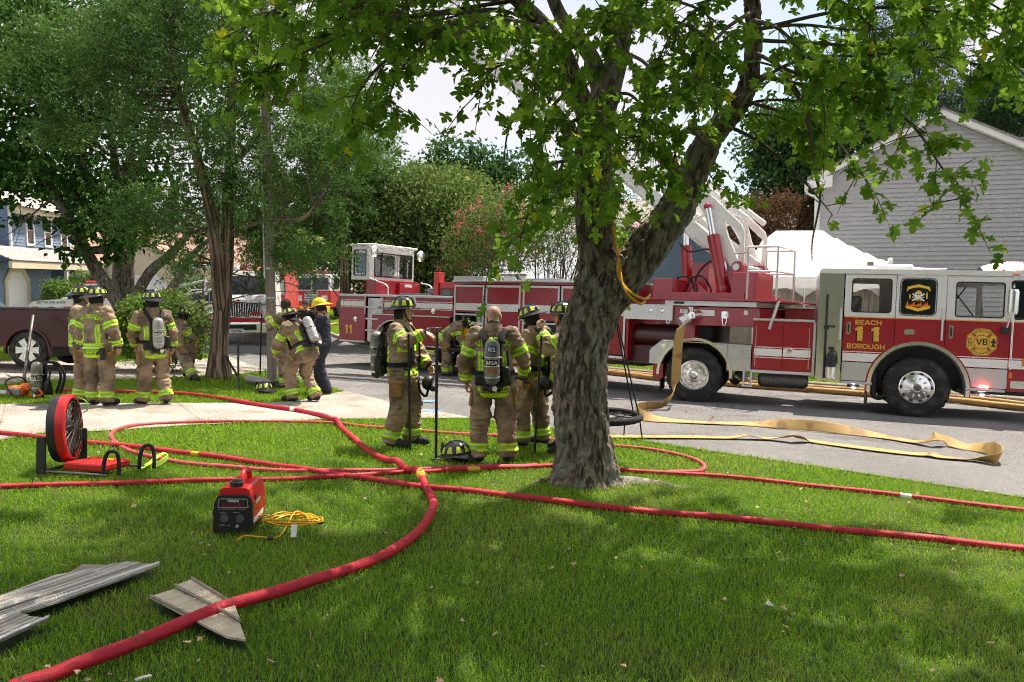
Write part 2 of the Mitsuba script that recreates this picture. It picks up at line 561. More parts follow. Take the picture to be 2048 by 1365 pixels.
def blades(xy, rg, h=(0.03, 0.07), w=0.0035, zoff=-0.03, flat=False):
    n = len(xy)
    hh = rg.uniform(h[0], h[1], n) * (0.75 + 0.5 * rg.random(n))
    a = rg.uniform(0, 2 * np.pi, n)
    lean = rg.uniform(0.1, 0.9, n) * hh
    d = np.stack([np.cos(a), np.sin(a)], 1)
    b = rg.uniform(0, 2 * np.pi, n)
    s = np.stack([np.cos(b), np.sin(b)], 1) * (w * rg.uniform(0.6, 1.3, n))[:, None] / 2
    z0 = (np.zeros(n) if flat else gz(xy[:, 0], xy[:, 1])) + zoff
    v = np.empty((n, 5, 3))
    v[:, 0, :2], v[:, 1, :2] = xy - s, xy + s
    v[:, 0, 2] = v[:, 1, 2] = z0
    m = xy + d * lean[:, None] * 0.35
    v[:, 2, :2], v[:, 3, :2] = m - s * 0.8, m + s * 0.8
    v[:, 2, 2] = v[:, 3, 2] = z0 + hh * 0.6
    v[:, 4, :2] = xy + d * lean[:, None]
    v[:, 4, 2] = z0 + hh * (1 - 0.25 * (lean / hh) ** 2)
    f = (np.arange(n) * 5)[:, None, None] + np.array([[0, 1, 3], [0, 3, 2], [2, 3, 4]])
    t = np.clip(rg.normal(0.45, 0.28, n), 0, 0.89)
    t = np.where(rg.random(n) < 0.03, 0.97, t)
    return TM(v.reshape(-1, 3), f.reshape(-1, 3)), np.stack([np.repeat(t, 5), np.zeros(n * 5)], 1)


CELL = 0.8
tiers = [(6500, (0.030, 0.060), 0.0034), (3800, (0.034, 0.066), 0.0046), (1700, (0.04, 0.08), 0.0085), (420, (0.05, 0.10), 0.022)]
for t, (dens, h, w) in enumerate(tiers):
    cell = CELL if t < 3 else 2.4
    for k in range(3):
        rg = np.random.default_rng(100 + 10 * t + k)
        m, uv = blades(rg.uniform(-cell / 2, cell / 2, (int(dens * cell * cell), 2)), rg, h, w, -0.03, True)
        scene[f'grass_patch_{t}_{k}'] = {'type': 'shapegroup', 'blades': mikit.ply(m, 'grass_blade', smooth=False, uv=uv)}


def in_view(x, y, margin=1.2):
    return y > 1.5 and abs(x) < y * 0.68 + margin


def lay_grass(no_grass):
    edge_xy, edge_t = [], []
    taken = unary_union([hard] + no_grass)
    near = hard
    n = 0
    for tier_cell, lo, hi in ((CELL, 1.6, 16.0), (2.4, 16.0, 64.0)):
        ny = int((hi - lo) / tier_cell)
        for j in range(ny):
            y = lo + (j + 0.5) * tier_cell
            t = 3 if tier_cell > 1 else (0 if y < 5.6 else 1 if y < 9 else 2)
            for i in range(-60, 60):
                x = (i + 0.5) * tier_cell
                if not in_view(x, y) or (tier_cell > 1 and (x > 16)):
                    continue
                c = sbox(x - tier_cell / 2, y - tier_cell / 2, x + tier_cell / 2, y + tier_cell / 2)
                if not taken.intersects(c):
                    up = 0.14 if (tier_cell > 1 and _out.contains(Point(x, y))) else 0.0
                    M = frame(x, y, float(rng.integers(0, 4) * 90), dz=up)
                    M = np.array(M)
                    n += 1
                    scene[f'lawn_grass__{n:03d}'] = {'type': 'instance', 'to_world': T(M.tolist()), 'group': {'type': 'ref', 'id': f'grass_patch_{t}_{int(rng.integers(0, 3))}'}}
                else:
                    free = c.difference(taken)
                    if free.area < 0.01:
                        continue
                    q = rng.uniform(-0.5, 0.5, (int(tiers[t][0] * tier_cell ** 2), 2)) * tier_cell + [x, y]
                    import shapely
                    q = q[shapely.contains_xy(free, q[:, 0], q[:, 1])]
                    edge_xy.append(q)
                    edge_t.append(np.full(len(q), t))
    xy, tt = np.vstack(edge_xy), np.concatenate(edge_t)
    ms, us = [], []
    for t in range(4):
        if (tt == t).any():
            q = xy[tt == t]
            m, uv = blades(q, rng, tiers[t][1], tiers[t][2])
            if t == 3:
                import shapely
                lift = shapely.contains_xy(_out, q[:, 0], q[:, 1]) * 0.14
                m.vertices[:, 2] += np.repeat(lift, 5)
            ms.append(m)
            us.append(uv)
    obj('lawn_edge_grass', merge(ms), 'grass_blade', smooth=False, uv=np.vstack(us))
    labels['lawn_edge_grass'] = {'label': 'short green grass growing along the edges of the lawn and verges', 'category': 'grass', 'kind': 'stuff'}
    labels['lawn_grass'] = {'label': 'short green grass covering the lawn and the verges', 'category': 'grass', 'kind': 'stuff'}
    print('grass patches', n, 'edge blades', len(xy))

# ---------------------------------------------------------------- leaves and bark
def bark_h(p, n, uv):
    u = uv.x * 26
    v = uv.y * 7.0
    w = fbm(u * 0.35, v * 0.5, octaves=3)
    r = dr.abs(noise(u + w * 2.6, v * 0.55) - 0.5) * 2
    c = dr.abs(noise(u * 0.8 + 31, v * 1.9 + w * 2) - 0.5) * 2
    r2 = fbm(u * 2.4 + 7, v * 3.0, octaves=3)
    return 0.62 * smoothstep(0.02, 0.5, r) * (0.55 + 0.45 * smoothstep(0.0, 0.25, c)) + 0.38 * r2


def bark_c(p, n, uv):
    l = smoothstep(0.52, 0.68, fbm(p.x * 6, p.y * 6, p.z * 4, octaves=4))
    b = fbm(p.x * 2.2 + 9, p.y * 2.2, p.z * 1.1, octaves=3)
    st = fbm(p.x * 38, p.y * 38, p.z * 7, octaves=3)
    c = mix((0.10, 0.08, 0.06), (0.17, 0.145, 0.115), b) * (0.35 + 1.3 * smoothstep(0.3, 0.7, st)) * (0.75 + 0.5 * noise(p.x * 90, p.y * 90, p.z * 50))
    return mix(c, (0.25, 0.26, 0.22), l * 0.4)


def cedar_bark_c(p, n, uv):
    r = fbm(uv.x * 26, uv.y * 1.3, octaves=3)
    return mix((0.07, 0.045, 0.03), (0.34, 0.25, 0.18), smoothstep(0.3, 0.7, r))


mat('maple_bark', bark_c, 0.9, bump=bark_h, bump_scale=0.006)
mat('cedar_bark', cedar_bark_c, 0.9, bump=lambda p, n, uv: fbm(uv.x * 26, uv.y * 1.3, octaves=3), bump_scale=0.012)
mat('twig_bark', (0.10, 0.075, 0.055), 0.85)


def tint(dark, light, odd=None, at=0.93):
    def f(p, n, uv):
        c = mix(dark, light, uv.x)
        return c if odd is None else mix(c, odd, smoothstep(at, at + 0.03, uv.x))
    return f


leafmat('maple_leaf', tint((0.08, 0.19, 0.02), (0.31, 0.50, 0.055), (0.62, 0.66, 0.04), 0.97), trans=0.95, rough=0.28)
leafmat('cedar_foliage', tint((0.051, 0.115, 0.032), (0.203, 0.336, 0.095), (0.508, 0.462, 0.191), 0.97), trans=0.5, rough=0.6)
leafmat('oak_leaf', tint((0.024, 0.071, 0.017), (0.085, 0.187, 0.034)), trans=0.7, rough=0.4)
leafmat('olive_leaf', tint((0.059, 0.117, 0.036), (0.235, 0.313, 0.087), (0.430, 0.332, 0.117), 0.95), trans=0.7, rough=0.45)
leafmat('dark_leaf', tint((0.032, 0.080, 0.029), (0.112, 0.208, 0.064)), trans=0.6, rough=0.45)
leafmat('pine_needle', tint((0.022, 0.053, 0.022), (0.083, 0.143, 0.053)), trans=0.3, rough=0.5)
leafmat('red_leaf', tint((0.05, 0.055, 0.02), (0.22, 0.10, 0.07)), trans=0.6, rough=0.5)
leafmat('bush_leaf', tint((0.048, 0.112, 0.024), (0.256, 0.384, 0.080)), trans=0.7, rough=0.4)
leafmat('pink_flower', tint((0.60, 0.08, 0.16), (0.85, 0.26, 0.36)), trans=0.9, rough=0.6)

_half = [(0.0, 0.0), (-0.06, 0.10), (0.05, 0.13), (0.02, 0.30), (0.16, 0.27), (0.20, 0.34), (0.30, 0.22), (0.33, 0.12), (0.36, 0.40), (0.44, 0.40), (0.50, 0.62), (0.56, 0.45), (0.66, 0.46), (0.60, 0.30), (0.56, 0.15), (0.70, 0.20), (0.74, 0.30), (0.80, 0.17), (0.90, 0.16), (1.0, 0.0)]
_out_leaf = _half + [(x, -y) for x, y in _half[-2:0:-1]]
_lv, _lf = trimesh.creation.triangulate_polygon(Polygon(_out_leaf).buffer(0), engine='earcut')
_lf = np.asarray(_lf)
_few = [_half[i] for i in (0, 2, 3, 5, 7, 8, 10, 12, 14, 16, 19)]
_fv, _ff = trimesh.creation.triangulate_polygon(Polygon(_few + [(x, -y) for x, y in _few[-2:0:-1]]).buffer(0), engine='earcut')
_ff = np.asarray(_ff)


def leaf_shape(seed, _v=_lv):
    rg = np.random.default_rng(seed)
    x, y = _v[:, 0], _v[:, 1]
    z = -0.30 * x ** 2 * rg.uniform(0.4, 1.4) + rg.uniform(-0.1, 0.35) * np.abs(y) + 0.12 * np.sin(x * 5 + y * rg.uniform(2, 5) + rg.uniform(0, 6)) * (np.abs(y) + 0.2)
    return np.stack([x, y * rg.uniform(0.85, 1.1), z], 1)


LEAVES = [leaf_shape(s) for s in range(5)]
PLAIN = [leaf_shape(s, _fv) for s in range(5)]


def gap(u, v):
    """mask for the overhead leaves, shaped to let sun patches onto the lawn"""
    return 0.5 * np.sin(3.1 * u + 1.7 * v + 0.6 * np.sin(2.3 * v)) + 0.5 * np.sin(-2.2 * u + 3.7 * v + 1.9 + 0.8 * np.sin(1.9 * u)) + 0.4 * np.sin(6.3 * u - 2.1 * v) * np.sin(5.1 * v + 1.1 * u)


def place_leaves(pos, heading, droop, roll, size, rg):
    """one matrix per leaf: rotation columns and origin."""
    ch, sh, cd, sd, cr, sr = np.cos(heading), np.sin(heading), np.cos(droop), np.sin(droop), np.cos(roll), np.sin(roll)
    X = np.stack([ch * cd, sh * cd, -sd], 1)
    Y0 = np.stack([-sh, ch, 0 * ch], 1)
    Z0 = np.cross(X, Y0)
    Y = Y0 * cr[:, None] + Z0 * sr[:, None]
    Z = np.cross(X, Y)
    R = np.stack([X, Y, Z], 2) * size[:, None, None]
    return R, pos


def leaf_mesh(R, t, rg, which=None):
    vs, fs, us, n = [], [], [], 0
    kind = rg.integers(0, len(LEAVES), len(t)) if which is None else which
    tint_ = np.clip(rg.normal(0.45, 0.25, len(t)), 0, 1)
    for k, L in enumerate(PLAIN):
        s = kind == k
        if not s.any():
            continue
        v = np.einsum('nij,mj->nmi', R[s], L) + t[s][:, None]
        m = len(v)
        fs.append((_ff[None] + (np.arange(m) * len(L))[:, None, None]).reshape(-1, 3) + n)
        vs.append(v.reshape(-1, 3))
        us.append(np.repeat(tint_[s], len(L)))
        n += m * len(L)
    u = np.concatenate(us)
    return TM(np.vstack(vs), np.vstack(fs)), np.stack([u, 0 * u], 1)


# ---------------------------------------------------------------- the silver maple
maple = thing('silver_maple', 'large silver maple with forked grey trunk in the middle of the front lawn', 'tree')
rgm = np.random.default_rng(5)


def limb(pts, rad, n=30, sides=14, lump=0.04, seed=0, flare=None, ridge=0.0):
    p = curve(pts, n)
    r = np.interp(np.linspace(0, 1, n), np.linspace(0, 1, len(rad)), rad)
    m = tube(p, r, sides, cap=True)
    v = np.asarray(m.vertices)
    k = n * sides
    c = np.repeat(p, sides, 0)
    d = v[:k] - c
    ang = np.tile(np.arange(sides) / sides * 2 * np.pi, n)
    s = np.repeat(np.linspace(0, 1, n) * np.linalg.norm(np.diff(p, axis=0), axis=1).sum(), sides)
    f = 1 + lump * 2 * (meshkit.fbm(np.stack([np.cos(ang) * 1.3 + seed, np.sin(ang) * 1.3, s * 1.5], 1), 3, seed) - 0.5) * 2
    if flare is not None:
        f = f + flare(ang, s)
    if ridge:       # furrows and plates of the bark, as relief of the surface itself
        rr = np.repeat(r, sides)
        P = np.stack([np.cos(ang) * rr, np.sin(ang) * rr, s], 1)
        w = meshkit.fbm(P * [9, 9, 4], 3, seed + 2) - 0.5
        Q = P * [18, 18, 3.0] + w[:, None] * [2.4, 2.4, 1.2]
        a1 = np.abs(meshkit.noise(Q, seed + 3) - 0.5) * 2
        a2 = np.abs(meshkit.noise(P * [22, 22, 10] + w[:, None] * 3, seed + 4) - 0.5) * 2
        k1, k2 = np.clip(a1 / 0.42, 0, 1), np.clip(a2 / 0.25, 0, 1)
        hgt = (k1 * k1 * (3 - 2 * k1)) * (0.6 + 0.4 * k2) + 0.25 * (meshkit.fbm(P * [60, 60, 30], 2, seed + 6) - 0.5)
        f = f + (hgt - 0.75) * ridge / rr
    v[:k] = c + d * f[:, None]
    uv = np.zeros((len(v), 2))
    uv[:k, 0] = np.abs(((ang / np.pi + 1) % 2) - 1) * np.interp(s, [0, s.max()], [rad[0], rad[-1]]) / 0.28 * 1.0
    uv[:k, 1] = s
    uv[k:] = [[0, 0], [0, s.max()]]
    return TM(v, m.faces), uv


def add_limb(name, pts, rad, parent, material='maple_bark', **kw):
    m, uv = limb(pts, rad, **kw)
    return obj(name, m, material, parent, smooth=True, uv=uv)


bx, by = (0.733,7.973)
bz = float(gz(bx, by))


def root_flare(ang, s):
    lob = 0.5 + 0.5 * np.cos(ang * 5 + 1.0) * 0.7 + 0.3 * np.cos(ang * 2 - 0.5)
    return np.exp(-s / 0.17) * (0.35 + 0.75 * np.clip(lob, 0, 1.3)) + 0.07 * np.exp(-s / 0.6)


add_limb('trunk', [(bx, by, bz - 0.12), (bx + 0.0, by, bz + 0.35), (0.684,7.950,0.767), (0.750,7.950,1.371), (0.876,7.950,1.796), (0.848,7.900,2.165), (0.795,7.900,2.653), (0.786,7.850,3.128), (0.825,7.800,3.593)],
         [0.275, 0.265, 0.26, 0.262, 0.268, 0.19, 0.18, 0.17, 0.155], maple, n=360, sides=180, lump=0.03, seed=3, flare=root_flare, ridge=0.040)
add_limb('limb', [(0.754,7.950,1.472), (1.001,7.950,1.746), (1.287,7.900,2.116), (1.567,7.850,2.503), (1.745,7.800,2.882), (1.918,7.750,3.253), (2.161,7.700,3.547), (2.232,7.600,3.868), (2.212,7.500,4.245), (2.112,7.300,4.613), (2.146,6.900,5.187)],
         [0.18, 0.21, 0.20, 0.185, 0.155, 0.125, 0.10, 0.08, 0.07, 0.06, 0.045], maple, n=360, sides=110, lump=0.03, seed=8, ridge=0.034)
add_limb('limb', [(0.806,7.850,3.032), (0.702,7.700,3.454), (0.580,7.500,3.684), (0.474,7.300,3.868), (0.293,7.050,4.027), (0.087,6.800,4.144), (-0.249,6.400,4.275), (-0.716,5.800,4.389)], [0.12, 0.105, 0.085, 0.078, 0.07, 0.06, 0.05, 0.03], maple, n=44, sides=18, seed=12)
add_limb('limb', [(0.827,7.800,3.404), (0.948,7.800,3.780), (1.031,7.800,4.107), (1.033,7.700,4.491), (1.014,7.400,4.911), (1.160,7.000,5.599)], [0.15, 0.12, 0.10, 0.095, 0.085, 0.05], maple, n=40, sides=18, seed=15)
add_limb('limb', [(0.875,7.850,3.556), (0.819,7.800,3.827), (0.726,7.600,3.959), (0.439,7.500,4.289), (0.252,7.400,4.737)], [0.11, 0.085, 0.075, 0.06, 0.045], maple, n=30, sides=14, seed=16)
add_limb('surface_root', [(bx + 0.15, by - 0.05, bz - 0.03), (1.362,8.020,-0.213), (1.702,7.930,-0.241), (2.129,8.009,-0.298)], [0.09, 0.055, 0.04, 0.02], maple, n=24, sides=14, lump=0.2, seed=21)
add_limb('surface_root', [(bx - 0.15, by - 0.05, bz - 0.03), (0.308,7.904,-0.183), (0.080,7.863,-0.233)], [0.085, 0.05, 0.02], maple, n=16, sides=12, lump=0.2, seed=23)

# boughs: start on a limb, end at the tip
boughs = [
    [(0.108,6.800,4.144), (-0.858,6.300,4.237), (-1.551,6.000,3.912), (-2.036,5.800,3.586)], [(-0.100,6.800,4.104), (-0.924,6.200,3.833), (-1.484,6.000,3.555), (-1.880,5.900,3.350)],
    [(-0.294,6.500,3.967), (-0.850,6.200,3.611), (-1.121,6.000,3.267), (-1.199,6.000,2.996)], [(0.282,7.000,4.003), (-0.500,6.600,3.881), (-0.827,6.300,3.526), (-1.001,6.200,3.108)],
    [(0.330,7.100,3.949), (-0.100,6.800,3.942), (-0.379,6.600,3.842), (-0.653,6.500,3.696)], [(0.108,6.800,4.265), (-0.634,6.000,4.195), (-1.250,5.500,3.937), (-1.660,5.200,3.670)],
    [(0.066,6.800,4.184), (-0.701,6.600,3.999), (-1.267,6.400,3.820), (-1.789,6.300,3.677)], [(-0.105,7.200,4.320), (-0.956,7.000,4.252), (-1.599,7.000,4.086), (-2.036,7.000,3.668)],
    [(0.369,7.000,3.836), (0.066,6.700,3.672), (-0.156,6.500,3.540), (-0.296,6.500,3.325)], [(0.423,7.200,3.978), (-0.102,7.000,4.169), (-0.598,6.800,4.023), (-1.081,6.700,3.912)],
    [(0.325,7.000,4.003), (-0.015,6.200,3.833), (-0.227,5.800,3.706), (-0.432,5.700,3.539)], [(0.108,6.800,4.184), (-0.405,6.400,4.199), (-0.892,6.000,3.983), (-1.312,5.900,3.703)],
    [(0.581,7.500,3.662), (0.328,7.000,3.331), (0.235,6.800,3.042), (0.150,6.700,2.698)], [(0.802,7.800,2.977), (0.339,7.200,2.892), (0.157,7.000,2.477), (0.069,6.900,2.213)],
    [(0.731,7.600,3.319), (0.705,6.500,3.207), (0.727,6.000,2.868), (0.700,5.900,2.491)], [(0.790,7.700,3.104), (0.513,6.600,3.168), (0.406,6.200,2.826), (0.307,6.100,2.549)],
    [(1.032,7.800,4.061), (1.185,7.000,3.668), (1.082,6.600,3.168), (0.974,6.400,2.818)], [(0.627,8.000,2.515), (0.320,7.800,2.451), (0.029,7.700,2.253), (-0.304,7.600,1.941)],
    [(1.462,8.200,2.329), (1.317,8.600,2.510), (1.239,8.800,2.362), (1.202,8.900,1.981)], [(1.030,7.800,4.247), (1.308,7.000,4.086), (1.599,6.600,3.802), (1.700,6.500,3.462)],
    [(1.014,7.700,4.491), (1.387,7.200,4.320), (1.693,7.000,4.086), (1.506,6.900,3.725)], [(0.726,7.600,4.005), (0.565,6.800,4.023), (0.677,6.300,3.902), (0.844,6.100,3.620)],
    [(0.692,7.700,3.571), (0.413,7.000,3.584), (0.251,6.700,3.471), (0.146,6.600,3.248)], [(0.580,7.500,3.752), (0.347,6.600,3.802), (0.232,6.200,3.611), (0.172,6.100,3.327)],
    [(2.177,7.600,3.640), (2.471,7.000,3.752), (2.936,6.600,3.684), (3.571,6.300,3.677)], [(2.221,7.600,3.777), (2.694,7.000,3.500), (3.156,6.600,3.208), (3.338,6.300,2.764), (3.470,6.200,2.484)],
    [(2.198,7.400,4.125), (2.722,6.600,4.038), (3.208,6.000,3.805), (3.653,5.800,3.325)], [(2.089,7.200,4.320), (2.589,6.300,4.237), (3.093,5.800,3.947), (3.580,5.600,3.576)],
    [(2.160,7.700,3.571), (2.501,7.300,3.350), (2.793,7.000,3.077), (3.064,6.900,2.681)], [(2.186,7.500,3.976), (2.475,7.000,3.626), (2.908,6.800,3.495), (3.353,6.600,3.367)],
    [(2.224,7.500,4.334), (1.693,6.500,3.851), (1.430,6.200,3.500), (1.378,6.200,3.183)], [(1.909,7.800,3.120), (1.559,7.200,3.221), (1.411,7.000,2.949), (1.372,7.000,2.692)],
    [(2.182,7.500,4.155), (2.534,7.200,4.107), (2.978,7.000,4.003), (3.515,6.800,3.983)], [(2.167,7.400,4.476), (2.385,6.800,4.265), (2.681,6.500,4.005), (3.002,6.400,3.668)],
    [(2.174,7.400,4.213), (2.162,6.600,3.881), (2.303,6.300,3.526), (2.390,6.200,3.164)], [(2.202,7.500,3.887), (2.368,7.200,3.720), (2.480,7.000,3.458), (2.572,7.000,3.247)],
    [(2.170,7.400,4.388), (1.774,7.000,4.294), (1.355,6.800,3.942), (1.176,6.700,3.591)], [(1.997,7.200,4.490), (1.428,6.600,4.350), (0.982,6.300,4.089), (0.591,6.200,3.833)],
    [(2.155,7.400,4.037), (2.771,6.900,3.849), (3.340,6.600,3.684), (3.872,6.400,3.514)], [(2.161,7.700,3.524), (1.710,7.400,3.593), (1.399,7.200,3.503), (1.207,7.100,3.309)],
    [(2.001,7.800,3.357), (2.200,7.500,3.390), (2.457,7.300,3.306), (2.742,7.200,3.024)], [(1.815,7.800,3.025), (1.816,7.400,2.830), (1.884,7.300,2.683)],
    [(0.834,7.700,3.571), (1.089,7.500,3.572), (1.306,7.400,3.236), (1.402,7.400,2.921)], [(0.814,7.900,2.750), (0.570,7.300,2.817), (0.624,6.900,2.850), (0.699,6.800,2.752)],
    [(-0.249,6.400,4.275), (-0.599,6.000,3.983), (-0.829,5.800,3.706), (-0.992,5.700,3.403)], [(-0.249,6.400,4.275), (-0.898,5.600,4.040), (-1.279,5.200,3.701), (-1.445,5.100,3.485)],
    [(2.210,7.200,4.744), (2.728,6.200,4.418), (3.152,5.600,3.974), (3.614,5.400,3.580)], [(2.114,7.700,3.501), (2.413,7.600,3.548), (2.752,7.500,3.481), (3.085,7.400,3.281)],
]
bare = [[(2.001,7.800,3.380), (2.298,7.500,3.140), (2.595,7.400,2.853), (2.793,7.300,2.593), (2.915,7.300,2.450)], [(2.380,7.100,3.652), (2.500,6.900,3.269), (2.562,6.800,2.752), (2.602,6.800,2.544), (2.548,6.800,2.208), (2.549,6.800,2.031)],
        [(0.463,7.100,3.524), (0.192,6.800,3.454), (-0.017,6.700,3.147), (-0.079,6.700,2.739)], [(0.972,7.300,3.350), (1.183,7.200,3.111), (1.364,7.200,2.892)]]
# the crown above the frame, whose shade falls on the lawn
rgo = np.random.default_rng(77)
n_seen = len(boughs)
while len(boughs) < n_seen + 360:
    if rgo.random() < 0.45:
        e = np.array([0.4, 6.4, 7.2]) + rgo.normal(0, 1, 3) * np.array([3.0, 2.3, 1.7])
    else:
        e = np.array([2.4, 7.3, 7.8]) + rgo.normal(0, 1, 3) * np.array([3.2, 2.2, 1.6])
    if e[2] < 4.6 or e[2] - CAM_H < 0.40 * e[1] + 0.5 or e[1] < 0.6:
        continue
    s = np.array([0.9, 7.6, 5.2]) + (e - np.array([0.9, 7.6, 5.2])) * rgo.uniform(0.2, 0.5)
    mid = (s + e) / 2 + [0, 0, rgo.uniform(0.1, 0.6)]
    boughs.append([tuple(s), tuple(mid), tuple(e)])
twig_meshes, lp, lh, ld, lr, ls, lover = [], [], [], [], [], [], []
for bi, b in enumerate(boughs + bare):
    p = curve(b, 26)
    L = np.linalg.norm(np.diff(p, axis=0), axis=1).sum()
    twig_meshes.append(tube(p, np.linspace(0.020 if L > 1 else 0.012, 0.004, 26), 5))
    leafless = bi >= len(boughs)
    k = max(3, int(L / (0.115 if bi < n_seen else 0.35 if leafless else 0.11)))
    tt = np.sort(rgm.uniform(0.22, 1.0, k))
    if leafless:
        tt = tt[:5]
    for t in tt:
        i = min(int(t * 25), 24)
        o = p[i] + (p[i + 1] - p[i]) * (t * 25 - i)
        ax = p[i + 1] - p[i]
        ax /= np.linalg.norm(ax)
        d = ax * 0.6 + rgm.normal(0, 0.55, 3) + [0, 0, -0.15]
        d /= np.linalg.norm(d)
        ll = rgm.uniform(0.18, 0.50) * (1 if not leafless else 0.5)
        q = np.array([o, o + d * ll * 0.5, o + d * ll + [0, 0, -0.12 * ll]])
        twig_meshes.append(tube(q, [0.005, 0.004, 0.0025], 4, cap=False))
        if leafless:
            continue
        nl = rgm.integers(5, 9)
        for s in np.linspace(0.25, 1.0, nl):
            c = o + d * ll * s + [0, 0, -0.12 * ll * s * s]
            lp.append(c + rgm.normal(0, 0.035, 3))
            lh.append(math.atan2(d[1], d[0]) + rgm.normal(0, 1.1))
            ld.append(rgm.normal(0.75, 0.55))
            lr.append(rgm.normal(0, 0.7))
            ls.append(rgm.uniform(0.07, 0.135))
            lover.append(bi >= n_seen)
lp, lh, ld, lr, ls, lover = (np.array(a) for a in (lp, lh, ld, lr, ls, lover))
keep_ = ~lover | (gap(0.8 * (lp[:, 0] - 0.30 * lp[:, 2]), 0.8 * (lp[:, 1] - 0.36 * lp[:, 2])) + 0.12 * np.sin(5 * lp[:, 2] + 3 * lp[:, 0]) > 0.08)  # unseen overhead leaves dropped along the sun direction to shape the lawn's sun patches
lp, lh, ld, lr, ls = (a[keep_] for a in (lp, lh, ld, lr, ls))
obj('twig', merge(twig_meshes), 'twig_bark', maple, smooth=True)
labels[maple + '__twig'] = {'label': 'thin twigs running through the crown', 'kind': 'stuff'}
R_, t_ = place_leaves(lp, lh, ld, lr, ls, rgm)
px_ = ls / np.maximum(lp[:, 1], 0.5)
vis = (np.abs(lp[:, 0]) < lp[:, 1] * 0.64) & ((lp[:, 2] - CAM_H) < lp[:, 1] * 0.345)
big = np.argsort(-np.where(vis, px_, 0))[:280]
rest = np.ones(len(lp), bool)
rest[big] = False
for k, i in enumerate(big):
    v = LEAVES[k % 5] @ R_[i].T + t_[i]
    u = float(np.clip(rgm.normal(0.45, 0.25), 0, 1))
    obj('leaf', TM(v, _lf), 'maple_leaf', maple, smooth=True, uv=np.column_stack([np.full(len(v), u), np.zeros(len(v))]))
m_, uv_ = leaf_mesh(R_[rest], t_[rest], rgm)
obj('crown', m_, 'maple_leaf', maple, smooth=True, uv=uv_)
labels[maple + '__crown'] = {'label': 'mass of green lobed leaves', 'kind': 'stuff'}
print('maple leaves', len(lp), 'boughs', len(boughs))

# ---------------------------------------------------------------- other trees and shrubs
def scatter_leaves(pts, size, rg, droop=0.5, elong=0.55, lift=0.0):
    """rhombic leaves, two triangles each, folded along the midrib."""
    n = len(pts)
    a = rg.uniform(0, 2 * np.pi, n)
    d = rg.normal(droop, 0.6, n)
    r = rg.normal(0, 0.6, n)
    L = size * rg.uniform(0.6, 1.3, n)
    R, t = place_leaves(pts, a, d, r, L, rg)
    q = np.array([[0, 0, 0], [0.45, elong / 2, 0.06], [1, 0, -0.05], [0.45, -elong / 2, 0.06]])
    v = np.einsum('nij,mj->nmi', R, q) + t[:, None]
    f = (np.arange(n) * 4)[:, None, None] + np.array([[0, 2, 1], [0, 3, 2]])
    u = np.clip(rg.normal(0.45, 0.25, n), 0, 1)
    return TM(v.reshape(-1, 3), f.reshape(-1, 3)), np.stack([np.repeat(u, 4), np.zeros(4 * n)], 1)


def lobe_points(lobes, n, rg, shell=0.55, fine=0.14):
    """points in clumps over ellipsoid lobes (cx, cy, cz, rx, ry, rz)."""
    lobes = np.array(lobes, float)
    w = (lobes[:, 3] * lobes[:, 5]) ** 1.0
    k = rg.choice(len(lobes), int(n / 22) + 1, p=w / w.sum())
    d = rg.normal(0, 1, (len(k), 3))
    d /= np.linalg.norm(d, axis=1, keepdims=True)
    rad = rg.uniform(shell, 1.0, len(k)) ** 0.6
    c = lobes[k, :3] + d * rad[:, None] * lobes[k, 3:]
    s = np.minimum(lobes[k, 3:].min(1) * fine * 1.6 + 0.05, 0.7)
    p = c[:, None] + rg.normal(0, 1, (len(k), 22, 3)) * s[:, None, None] * np.array([1, 1, 0.6])
    return p.reshape(-1, 3)


def broad_tree(label, base, lobes, n, size, leaf, trunk_r, limbs=(), seed=0, name='tree', group=None, bark='maple_bark', cat='tree', shell=0.5, trunk_top=None, elong=0.6, fine=0.14):
    rg = np.random.default_rng(seed)
    t = thing(name, label, cat, group)
    x, y = base
    z = float(gz(x, y))
    lob = np.array(lobes, float)
    top = trunk_top or tuple(lob[:, :3].mean(0))
    if trunk_r:
        add_limb('trunk', [(x, y, z - 0.1), (x + 0.02, y, z + (top[2] - z) * 0.35), ((x + top[0]) / 2, (y + top[1]) / 2, z + (top[2] - z) * 0.7), top], [trunk_r * 1.25, trunk_r, trunk_r * 0.8, trunk_r * 0.35], t, bark, n=22, sides=14, seed=seed)
        for l in lob[:10]:
            s = np.array([x, y, z]) * 0.45 + np.array(top) * 0.55
            add_limb('limb', [tuple(s), tuple((s + l[:3]) / 2 + rg.normal(0, 0.2, 3)), tuple(l[:3])], [trunk_r * 0.5, trunk_r * 0.35, 0.03], t, bark, n=12, sides=8, seed=seed + 1)
    for pts, rad in limbs:
        add_limb('limb', pts, rad, t, bark, n=30, sides=14, seed=seed + 3)
    m, uv = scatter_leaves(lobe_points(lob, n, rg, shell, fine), size, rg, elong=elong)
    obj('crown', m, leaf, t, smooth=False, uv=uv)
    labels[t + '__crown'] = {'label': 'leafy crown', 'kind': 'stuff'}
    return t


def around(px_list):
    return px_list


def lobes_at(rows):
    """(centre point, rx, ry, rz) rows to flat rows."""
    return [(*c, a, b, d) for c, a, b, d in rows]


